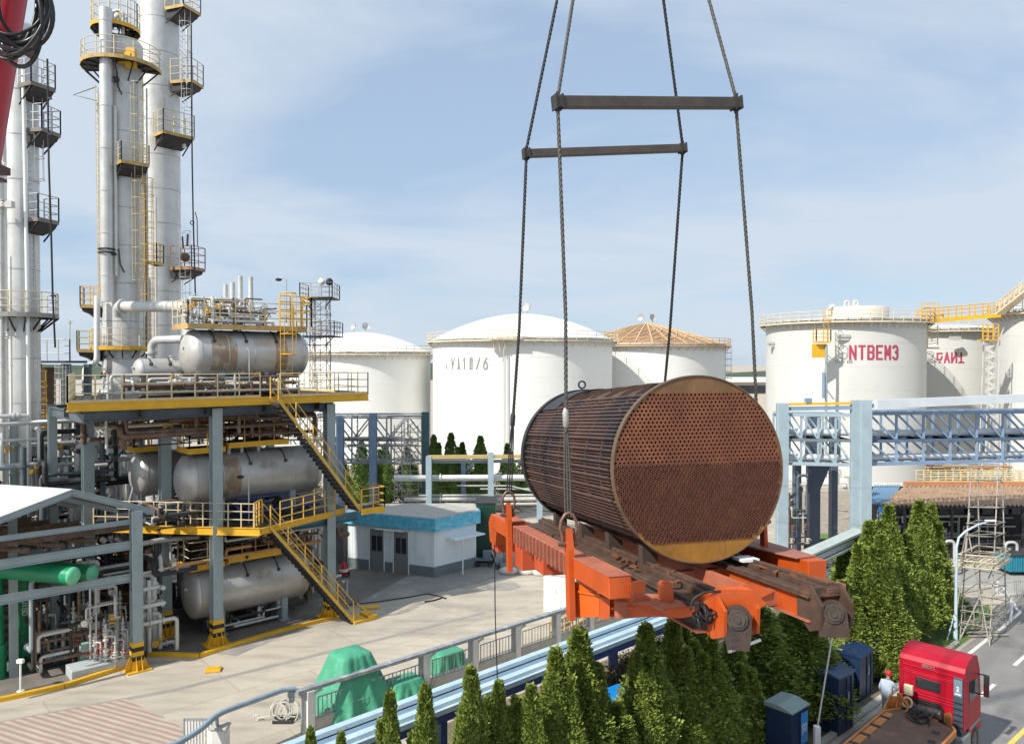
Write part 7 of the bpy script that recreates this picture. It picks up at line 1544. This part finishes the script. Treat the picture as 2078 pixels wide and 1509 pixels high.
right = [(1735, 1095, 66, 33.0, 'broad left one beside the right gooseneck'), (1768, 1062, 62, 32.2, 'tall one in front of the pale blue rack post'), (1806, 1030, 50, 34.6, 'pointed one against the blue shed roof'), (1842, 1088, 50, 35.2, 'short one in the notch between taller tips'), (1868, 1020, 50, 36.6, 'tall twin tip, left of two'), (1893, 1026, 42, 37.6, 'tall twin tip, right of two'),
 (1712, 1180, 55, 31.2, 'low left skirt of the tall cluster'), (1800, 1180, 60, 31.6, 'low one just behind the red truck')]
for i, (px, yt, rp, D, lb) in enumerate(right):
    conifer(60+i % 5, (X(px, D), D, 0), Z(yt, D), rp/F*D*1.12, 32000, .088, 'tall cluster conifer, '+lb, 'tall conifers left of the road', FOL, spires=3, rz=i*1.7+.5)
for px, py, r0 in ((1262, 1395, .5), (1280, 1340, .5)): pass
# creeper bank below the tray
cm = bpy.data.meshes; 
g = np.random.default_rng(5); n = 16000; V2 = []
pa, pb = np.array(G(1205, 1420)[:2]), np.array(G(1330, 1330)[:2]); q = g.random(n); w_ = g.normal(0, .8, n)
base = pa+(pb-pa)*q[:, None]; base[:, 0] += w_*.6; base[:, 1] += w_; z = np.abs(g.normal(0, .35, n))+.05
c = np.stack([base[:, 0], base[:, 1], z], 1); a = g.random(n)*6.28; L_ = .09; d1 = np.stack([np.cos(a), np.sin(a), g.normal(0, .4, n)], 1)*L_; d2 = np.stack([-np.sin(a), np.cos(a), g.normal(0, .6, n)], 1)*L_*.4
quad = np.stack([c, c+d1*.5+d2, c+d1, c+d1*.5-d2], 1).reshape(-1, 3); me = bpy.data.meshes.new('ground_ivy'); me.vertices.add(len(quad)); me.vertices.foreach_set('co', quad.ravel()); me.loops.add(len(quad)); me.loops.foreach_set('vertex_index', np.arange(len(quad)).astype(np.int32)); me.polygons.add(n); me.polygons.foreach_set('loop_start', (np.arange(n)*4).astype(np.int32)); me.update(calc_edges=True)
me.materials.append(mat('dry undergrowth', (.13, .12, .06), .9, 0, .45, 5)); o = bpy.data.objects.new('undergrowth', me); COL.objects.link(o); o['label'] = 'low tangled undergrowth beneath the cable tray'; o['category'] = 'undergrowth'; o['kind'] = 'stuff'
# ================================================================ BINS AND POLES AMONG THE TREES
NAVY = mat('navy bin paint', (.012, .03, .08), .4, 0, .12, 2, stain=(.07, .09, .12), samt=.5, sth=.58); 
def bin_(label, px, py, D, w, d, h, lidm, rz, decals=True):
    loc = Vector((X(px, D), D, 0)); t = thing('waste_bin', label, 'bin', loc, rz); mb = MB(); mb.box((0, 0, h/2), (w, d, h)); mb.box((0, -d/2-.01, h*.5), (.03, .04, h*.9)); mb.box((w*.3, -d/2-.01, h*.5), (.03, .04, h*.9)); part('body', mb, NAVY, t, local=True, bevel=.02)
    mb = MB(); mb.prism([(-w/2-.04, -d/2-.05, h), (-w/2-.04, d/2+.05, h), (-w/2-.04, d/2+.05, h+.12), (-w/2-.04, 0, h+.16), (-w/2-.04, -d/2-.05, h+.04)], (w+.08, 0, 0)); part('lid', mb, lidm, t, local=True, bevel=.015)
    mb = MB(); mb.box((w*.1, -d/2-.03, h*.62), (.05, .04, .3)); mb.box((w/2+.02, 0, h*.6), (.04, .2, .06)); part('handle', mb, M_pipe(), t, local=True); return t
b1 = bin_('navy waste bin with a pale green grey lid at the foot of the trees', 1600, 0, 24.6, 1.05, .9, 1.85, mat('grey green lid', (.22, .30, .28), .5, 0, .1, 2), .72)
mb = MB(); mb.box((.25, -.47, 1.2), (.42, .02, 1.0)); part('notice', mb, mat('sky blue notice', (.06, .28, .6), .5), b1, local=True); mb = MB(); letters(mb, 'SO', lambda u, v, d: Vector((.1+u, -.485-d, 1.1+v)), .22, .5, .3, .2, .004); part('notice_marks', mb, M_white(), b1, local=True)
b2 = bin_('tall navy metal cabinet bin with a blue sheen lid beside the leaning pole', 1697, 0, 26.9, 1.15, .85, 2.0, mat('blue lid', (.05, .085, .16), .3, .2, .1, 2), .72)
b3 = bin_('dark navy bin in the shade behind the tall navy one', 1738, 0, 29.6, 1.3, .9, 1.7, NAVY, .76); b4 = bin_('farthest dark navy bin near the back of the red cab', 1775, 0, 31.4, 1.3, .9, 1.7, NAVY, .76)
t = thing('blue_crate', 'bright blue plastic crate with pale letters between the front trees', 'crate', G(1250, 1432), .66); mb = MB(); mb.box((0, 0, .3), (1.1, .8, .6)); mb.box((0, -.42, .55), (1.15, .06, .08)); mb.box((0, -.42, .2), (1.15, .04, .05)); part('body', mb, mat('bright blue plastic', (.01, .22, .62), .35, 0, .1, 3), t, local=True, bevel=.02)
mb = MB(); letters(mb, '1DHVK'.replace('K', 'X'), lambda u, v, d: Vector((-.4+u, -.405-d, .3+v)), .16, .7, .4, .18, .004); part('lettering', mb, mat('pale print', (.4, .6, .75)), t, local=True)
t = thing('thin_pole', 'thin leaning pale pole with a white box at its foot, in front of the trees', 'pole', (X(1660, 24), 24, 0)); mb = MB(); mb.tube([P(1658, 1480, 23.6), P(1688, 1295, 24.4)], .028, 8); part('pole', mb, M_pipe(), t); mb = MB(); a = P(1658, 1472, 23.6); mb.box((a.x, a.y, a.z/2), (.17, .17, a.z)); part('foot_box', mb, M_white(), t)
t = thing('tube_lamp', 'white tube lamp on a thin pole sticking out of the front trees', 'lamp', (X(1480, 21.5), 21.5, 0)); mb = MB(); mb.tube([P(1478, 1322, 21.5), P(1543, 1298, 21.9)], .045, 10); part('lamp_tube', mb, mat('white lamp tube', (.85, .85, .82), .4), t); a = P(1486, 1320, 21.5); mb = MB(); mb.tube([(a.x+.9, a.y+3, 0), (a.x+.9, a.y+3, a.z-1.2), a], .022, 8); part('pole', mb, M_dark(), t)

# ================================================================ TRUCK
TH_ = math.radians(46); HX = Vector((math.sin(TH_), math.cos(TH_), 0)); RX = Vector((math.cos(TH_), -math.sin(TH_), 0)); TP = Vector((X(1894, 24.9), 24.9, 0))
trk = thing('tractor_truck', 'glossy crimson tractor truck seen from behind on the road', 'truck', TP, -TH_)
def TL(x, y, z): return (x, y, z)      # local: x right, y forward
CR = mat('crimson truck paint', (.40, .005, .022), .45, 0, .1, 1.5, stain=(.36, .03, .04), samt=.5, sth=.56, spec=.3)
w = 1.06; mb = MB()
prof = [(0, 1.2), (0, 3.16), (.1, 3.3), (.45, 3.46), (1.0, 3.52), (1.5, 3.42), (1.85, 2.9), (1.98, 2.1), (2.02, .75), (.5, .75), (.5, 1.2)]
mb.prism([(-w, y, z) for y, z in prof], (2*w, 0, 0)); part('cab', mb, CR, trk, local=True, bevel=.07)
cabp = trk.children[0]
mb = MB()
for z, hgt in ((2.98, .05), (2.80, .035), (2.74, .03), (2.16, .03), (2.06, .03), (1.96, .03)): mb.box((-.08, -.012, z), (1.75, .03, hgt))
mb.box((-.95, -.01, 2.2), (.06, .04, 1.5)); mb.box((-.1, -.008, 2.47), (1.1, .02, .62)); part('pressed_ribs', mb, CR, trk, local=True, bevel=.012)
mb = MB(); mb.box((-.1, -.035, 2.46), (.74, .03, .30)); part('rear_window', mb, M_glass(), trk, local=True, bevel=.06)
mb = MB(); mb.box((-.1, -.025, 2.46), (.82, .03, .38)); part('window_seal', mb, M_black(), trk, local=True, bevel=.06)
mb = MB(); mb.prism([(-.72, -.03, 1.18), (.5, -.03, 1.18), (.5, -.03, 1.62), (.3, -.03, 1.9), (-.42, -.03, 1.9), (-.72, -.03, 1.62)], (0, .025, 0)); part('arch', mb, M_black(), trk, local=True)  # flat black plate painted in for the dark cut-out under the cab
mb = MB(); letters(mb, 'SEDVX', lambda u, v, d: Vector((-.28+u, .06-.06-d+v*.33*0+.12, 2.83+v)), .09, .7, .35, .16, .02); mb.v = [(v[0], v[1]-.15, v[2]+.22) for v in mb.v]; part('lettering', mb, mat('silver letter', (.5, .42, .43), .3, .5), trk, local=True)
mb = MB(); mb.box((.88, -.05, 2.0), (.3, .09, 2.0)); part('louvre_panel', mb, mat('dark slate plastic', (.05, .075, .1), .5, 0, .2, 4), trk, local=True, bevel=.02)
mb = MB(); mb.box((.88, -.1, 2.66), (.26, .02, .56)); part('label_plate', mb, mat('grey blue plate', (.16, .23, .27), .5, 0, .1, 3), trk, local=True); mb = MB(); letters(mb, '2', lambda u, v, d: Vector((.84+u, -.112-d, 2.56+v)), .14, .5, .3, .2, .004); mb.box((.88, -.113, 2.46), (.18, .004, .04)); part('label_mark', mb, M_white(), trk, local=True)
mb = MB(); 
for k in range(6): mb.box((.88, -.1, 1.15+k*.2), (.28, .03, .04))
part('louvres', mb, M_black(), trk, local=True)
for sx in (-1, 1):
    mb = MB(); mb.prism([(sx*w, .55, 2.05), (sx*w, 1.7, 2.0), (sx*w, 1.55, 2.62), (sx*w, .55, 2.75)], (sx*.012, 0, 0)); part('side_window', mb, M_glass(), trk, local=True)
    mb = MB(); mb.box((sx*(w+.24), 1.75, 2.35), (.16, .14, .75)); mb.tube([(sx*w, 1.6, 2.75), (sx*(w+.24), 1.75, 2.72)], .03, 6); mb.tube([(sx*w, 1.6, 2.05), (sx*(w+.24), 1.75, 2.05)], .03, 6); part('mirror', mb, M_black(), trk, local=True, bevel=.04)
    mb = MB(); mb.box((sx*(w+.24), 1.67, 2.35), (.12, .01, .62)); part('mirror_glass', mb, mat('mirror', (.5, .5, .5), .05, 1), trk, local=True)
def wheel(parent, x, y, r=.52, wd=.3):
    mb = MB(); mb.lathe([(r*.6, -wd/2), (r*.93, -wd/2), (r, -wd/2+.05), (r, wd/2-.05), (r*.93, wd/2), (r*.6, wd/2)], (x, y, r), (1, 0, 0), 28); o = part('tyre', mb, M_black(), parent, local=True)
    mb = MB(); mb.lathe([(.001, -wd*.3), (r*.3, -wd*.3), (r*.5, -wd*.1), (r*.62, -wd*.46), (r*.62, wd*.46), (r*.5, wd*.1), (r*.3, wd*.3), (.001, wd*.3)], (x, y, r), (1, 0, 0), 20, smooth=False)
    for k in range(8): a = k*math.pi/4; mb.cyl((x-.14, y+.12*math.cos(a), r+.12*math.sin(a)), (x+.14, y+.12*math.cos(a), r+.12*math.sin(a)), .018, 6)
    q = part('rim', mb, mat('wheel rim', (.25, .25, .25), .4, .5, .2, 4), parent, local=True); return o
for sx in (-1, 1): wheel(trk, sx*.92, 1.25); wheel(trk, sx*.88, -1.5, .5, .45)
mb = MB(); mb.box((0, -1.1, .85), (.8, 4.0, .25)); mb.box((0, -1.5, .55), (.5, .9, .3)); part('chassis', mb, M_dark(), trk, local=True)
mb = MB()
for sx in (-1, 1): mb.box((sx*.92, 1.25, 1.1), (.34, 1.3, .1)); mb.box((sx*.95, .2, .8), (.3, .9, .5))
part('fender', mb, mat('grey fender', (.27, .28, .27), .5, 0, .1, 3), trk, local=True, bevel=.04)
mb = MB(); rr = random.Random(31)
mb.cyl((-.35, -.25, 1.6), (.2, -.25, 1.6), .19, 14); mb.cyl((.05, -.3, 1.65), (.42, -.3, 1.65), .16, 14); mb.ball((-.5, -.25, 1.66), .15)
for k in range(8): a = Vector((rr.uniform(-.6, .4), -.3, 1.55)); mb.pipe([a, a+Vector((0, -.1, rr.uniform(.1, .3))), a+Vector((rr.uniform(-.4, .4), -.2, .15)), a+Vector((rr.uniform(-.4, .4), -.5, 0))], .02, .08, 6)
part('engine', mb, mat('greasy metal', (.14, .14, .12), .45, .4, .4, 8), trk, local=True)
trk.scale = (.93, .89, .955)
fbd_scale = (.9, 1, .96)
# flatbed
fbd = thing('flatbed_trailer', 'rusty brown flatbed trailer with orange edges coupled behind the crimson cab', 'trailer', TP-HX*.3, -TH_); OT = mat('faded orange trailer', (.52, .20, .05), .6, 0, .2, 2, stain=(.25, .12, .06), samt=.7, sth=.55)
mb = MB(); mb.prism([(-.75, -.25, 1.62), (1.0, -.55, 1.62), (1.12, -.75, 1.62), (1.12, -13, 1.62), (-1.12, -13, 1.62), (-1.12, -.9, 1.62)], (0, 0, -.06)); part('deck', mb, mat('brown trailer deck', (.16, .10, .07), .75, .1, .25, 1.2, stain=(.30, .15, .07), samt=.7, sth=.54, sscale=1.6, bump=.004), fbd, local=True)
mb = MB()
for sx in (-1, 1):
    mb.beam((sx*1.14, -.8, 1.57), (sx*1.14, -13, 1.57), .08, .2)
mb.beam((-.95, -.95, 1.62), (-.95, -13, 1.62), .26, .03); mb.beam((-1.12, -.9, 1.56), (-.75, -.25, 1.56), .08, .2); mb.beam((1.14, -.78, 1.56), (.95, -.5, 1.56), .08, .2); mb.box((0, -6, 1.3), (.7, 12, .4)); part('side_rail', mb, OT, fbd, local=True, bevel=.01)
mb = MB()
for k in range(14): mb.box((-.93, -1.4-k*.8, 1.645), (.3, .12, .02)); 
for k in range(9): mb.box((.7+.1*(k % 2), -1.3-k*.7, 1.632), (.22, .18, .01), .5*(k % 3))
part('lashing_slots', mb, M_dark(), fbd, local=True)
mb = MB(); mb.prism([(.6, -.2, 1.6), (.95, -.5, 1.6), (.95, -.5, 1.95), (.85, -.4, 2.02), (.6, -.2, 1.85)], (0, -.05, 0)); part('headboard', mb, OT, fbd, local=True, bevel=.01)
mb = MB(); mb.prism([(-1.15, -.3, 1.3), (-.6, -.1, 1.3), (-.6, -.1, 2.0), (-1.15, -.3, 1.95)], (0, -.06, 0)); mb.prism([(-1.2, -.9, 1.3), (-1.2, -.3, 1.3), (-1.2, -.3, 2.0), (-1.2, -.9, 1.7)], (.05, 0, 0)); part('headboard', mb, OT, fbd, local=True, bevel=.01)
mb = MB(); rr = random.Random(17)
for k in range(9):
    a = Vector((rr.uniform(-.55, .3), rr.uniform(-.9, -.35), 1.66)); mb.pipe([a, a+Vector((rr.uniform(-.3, .3), rr.uniform(-.2, .2), .05)), a+Vector((rr.uniform(-.4, .4), rr.uniform(-.4, .1), 0))], .025, .1, 6)
mb.torus((-.1, -.75, 1.68), (.1, 0, 1), .35, .025, 24, 6); mb.torus((-.05, -.7, 1.72), (0, .1, 1), .3, .025, 24, 6); part('hoses', mb, M_black(), fbd, local=True)
mb = MB(); mb.torus((-.62, -.22, 1.85), (0, -1, .3), .16, .04, 18, 8); mb.box((-.62, -.1, 2.25), (.3, .12, .34)); part('hose_reel', mb, mat('cream plastic', (.66, .62, .42), .5, 0, .2, 5), fbd, local=True, bevel=.02)
mb = MB(); mb.torus((-.75, -.35, 1.72), (0, -1, .5), .2, .04, 18, 8); mb.box((-.85, -.3, 2.05), (.16, .12, .14)); part('coupling', mb, mat('orange coupling', (.6, .18, .05), .5), fbd, local=True)
for x in (-.9, .9): wheel(fbd, x, -11, .45, .4)
fbd.scale = fbd_scale
# person
def person():
    loc = Vector((X(1804, 27.4), 27.4, 0)); t = thing('person', 'person in pale blue grey overalls and a red helmet standing beside the red cab', 'person', loc, -.9)
    J = {'pel': (0, 0, .95, .15), 'sp': (0, .02, 1.15, .15), 'ch': (0, .05, 1.34, .165), 'nk': (0, .08, 1.48, .065), 'hd': (0, .11, 1.56, .07),
         'sl': (-.19, .04, 1.40, .075), 'el': (-.27, .02, 1.12, .052), 'wl': (-.25, .16, .90, .038), 'hl': (-.25, .19, .85, .036),
         'sr': (.19, .05, 1.40, .075), 'er': (.27, .18, 1.18, .052), 'wr': (.18, .40, 1.14, .038), 'hr': (.17, .45, 1.14, .036),
         'll': (-.1, 0, .88, .105), 'kl': (-.12, .03, .48, .07), 'al': (-.12, -.02, .09, .05), 'fl': (-.13, .13, .05, .045),
         'lr': (.1, 0, .88, .105), 'kr': (.12, .06, .48, .07), 'ar': (.13, .05, .09, .05), 'fr': (.14, .2, .05, .045)}
    E_ = [('pel', 'sp'), ('sp', 'ch'), ('ch', 'nk'), ('nk', 'hd'), ('ch', 'sl'), ('sl', 'el'), ('el', 'wl'), ('wl', 'hl'), ('ch', 'sr'), ('sr', 'er'), ('er', 'wr'), ('wr', 'hr'), ('pel', 'll'), ('ll', 'kl'), ('kl', 'al'), ('al', 'fl'), ('pel', 'lr'), ('lr', 'kr'), ('kr', 'ar'), ('ar', 'fr')]
    ks = list(J); me = bpy.data.meshes.new('body'); me.from_pydata([J[k][:3] for k in ks], [(ks.index(a), ks.index(b)) for a, b in E_], []); o = bpy.data.objects.new('body', me); COL.objects.link(o); o.parent = t
    o.modifiers.new('skin', 'SKIN'); sv = me.skin_vertices[0].data if me.skin_vertices else None
    if sv is None:
        bm_ = __import__('bmesh').new(); bm_.from_mesh(me); bm_.verts.layers.skin.verify(); bm_.to_mesh(me); bm_.free(); sv = me.skin_vertices[0].data
    for i, k in enumerate(ks): sv[i].radius = (J[k][3]*(1.25 if k in ('ch', 'sp', 'pel') else 1), J[k][3]); sv[i].use_root = (k == 'pel')
    s = o.modifiers.new('sub', 'SUBSURF'); s.levels = s.render_levels = 2; me.materials.append(mat('pale blue overalls', (.42, .50, .60), .85, 0, .15, 8, bump=.01, bscale=14))
    SK = mat('skin', (.42, .24, .16), .6, 0, .08, 8)
    mb = MB(); mb.lathe([(.001, -.12), (.045, -.115), (.068, -.07), (.078, 0), (.08, .05), (.06, .1), (.001, .12)], (0, .115, 1.65), (0, .1, 1), 20); mb.ball((0, .2, 1.635), .016, 8); mb.ball((-.08, .11, 1.64), .018, 8); mb.ball((.08, .11, 1.64), .018, 8)
    for sx in (-.028, .028): mb.ball((sx, .185, 1.66), .011, 8)
    mb.box((0, .19, 1.595), (.04, .012, .01)); part('head', mb, SK, t, local=True)
    mb = MB(); mb.lathe([(.105, 0), (.108, .03), (.098, .09), (.065, .135), (.001, .15)], (0, .105, 1.665), (0, .08, 1), 24); mb.lathe([(.09, -.004), (.128, -.006), (.128, .006), (.09, .008)], (0, .13, 1.668), (0, .12, 1), 24); part('helmet', mb, RD, t, local=True)
    for c, d in (((-.25, .19, .85), Vector((0, .25, -1)).normalized()), ((.17, .45, 1.14), Vector((-.05, 1, -.1)).normalized())):
        c = Vector(c); sd = d.cross(Vector((0, 1, .2) if abs(d.y) < .5 else (0, 0, 1))).normalized(); n_ = sd.cross(d); mb = MB(); mb.obox(c-sd*.038-n_*.012, sd*.076, n_*.024, d*.085)
        for k, L_ in enumerate((.062, .074, .078, .068)):
            a = c+d*.083+sd*(-.028+.019*k); b = a+d*L_*.5+n_*-.012; e2_ = b+d*L_*.4-n_*.028; mb.tube([a, b, e2_], [.0095, .009, .007], 6)
        a = c+d*.02+sd*-.036; mb.tube([a, a+d*.03-sd*.028-n_*.01, a+d*.06-sd*.03-n_*.025], [.011, .01, .008], 6); part('hand', mb, SK, t, local=True)
    for sx, y in ((-.13, .06), (.135, .13)):
        mb = MB(); mb.lathe([(.001, -.14), (.045, -.12), (.05, 0), (.045, .1), (.001, .14)], (sx, y, .05), (0, 1, 0), 12); part('boot', mb, M_black(), t, local=True)
    mb = MB(); mb.tube([(-.07, .14, 1.5), (0, .17, 1.46), (.07, .14, 1.5), (0, .0, 1.52), (-.07, .14, 1.5)], .022, 6); part('red_scarf', mb, RD, t, local=True)
person()
# truck shadowed fence and stems behind
t = thing('bicycle', 'dark bicycle leaning among stems just beyond the crimson cab roof', 'bicycle', G(1868, 1332)); g = G(1868, 1335)+Vector((0, 0, 0)); mb = MB()
for s_ in (-.5, .5): mb = MB(); mb.torus(g+Vector((s_, 0, .34)), (0, 1, .1), .32, .02, 24, 6); [mb.tube([g+Vector((s_, 0, .34)), g+Vector((s_+.31*math.cos(a), 0, .34+.31*math.sin(a)))], .004, 4) for a in [k*math.pi/6 for k in range(12)]]; part('wheel', mb, M_black(), t)
mb = MB()
for a, b in (((-.5, .34), (-.15, .8)), ((-.5, .34), (0, .3)), ((0, .3), (-.15, .85)), ((-.13, .72), (.35, .78)), ((0, .3), (.38, .7)), ((.34, .95), (.5, .34))): mb.tube([g+Vector((a[0], 0, a[1])), g+Vector((b[0], 0, b[1]))], .018, 6)
part('frame', mb, M_dark(), t); mb = MB(); mb.pipe([g+Vector((.3, -.25, 1.0)), g+Vector((.36, -.1, .98)), g+Vector((.36, .1, .98)), g+Vector((.3, .25, 1.0))], .014, .05, 6); part('handlebar', mb, M_railg(), t); mb = MB(); mb.box(g+Vector((-.17, 0, .9)), (.26, .13, .05)); part('saddle', mb, M_black(), t, bevel=.02)

for i, (pts, lb) in enumerate(((((700, 1228), (760, 1222), (830, 1212), (868, 1205), (900, 1212)), 'long thin hose lying across the yard from the stair foot'), (((862, 1222), (880, 1219), (898, 1213), (905, 1215)), 'short thick hose end on the yard beyond the long one'))):
    mb = MB(); mb.tube([G(*p)+Vector((0, 0, .03)) for p in pts], .03 if i == 0 else .05, 6); single('hose', mb, M_black(), lb, 'hose', G(*pts[0]))
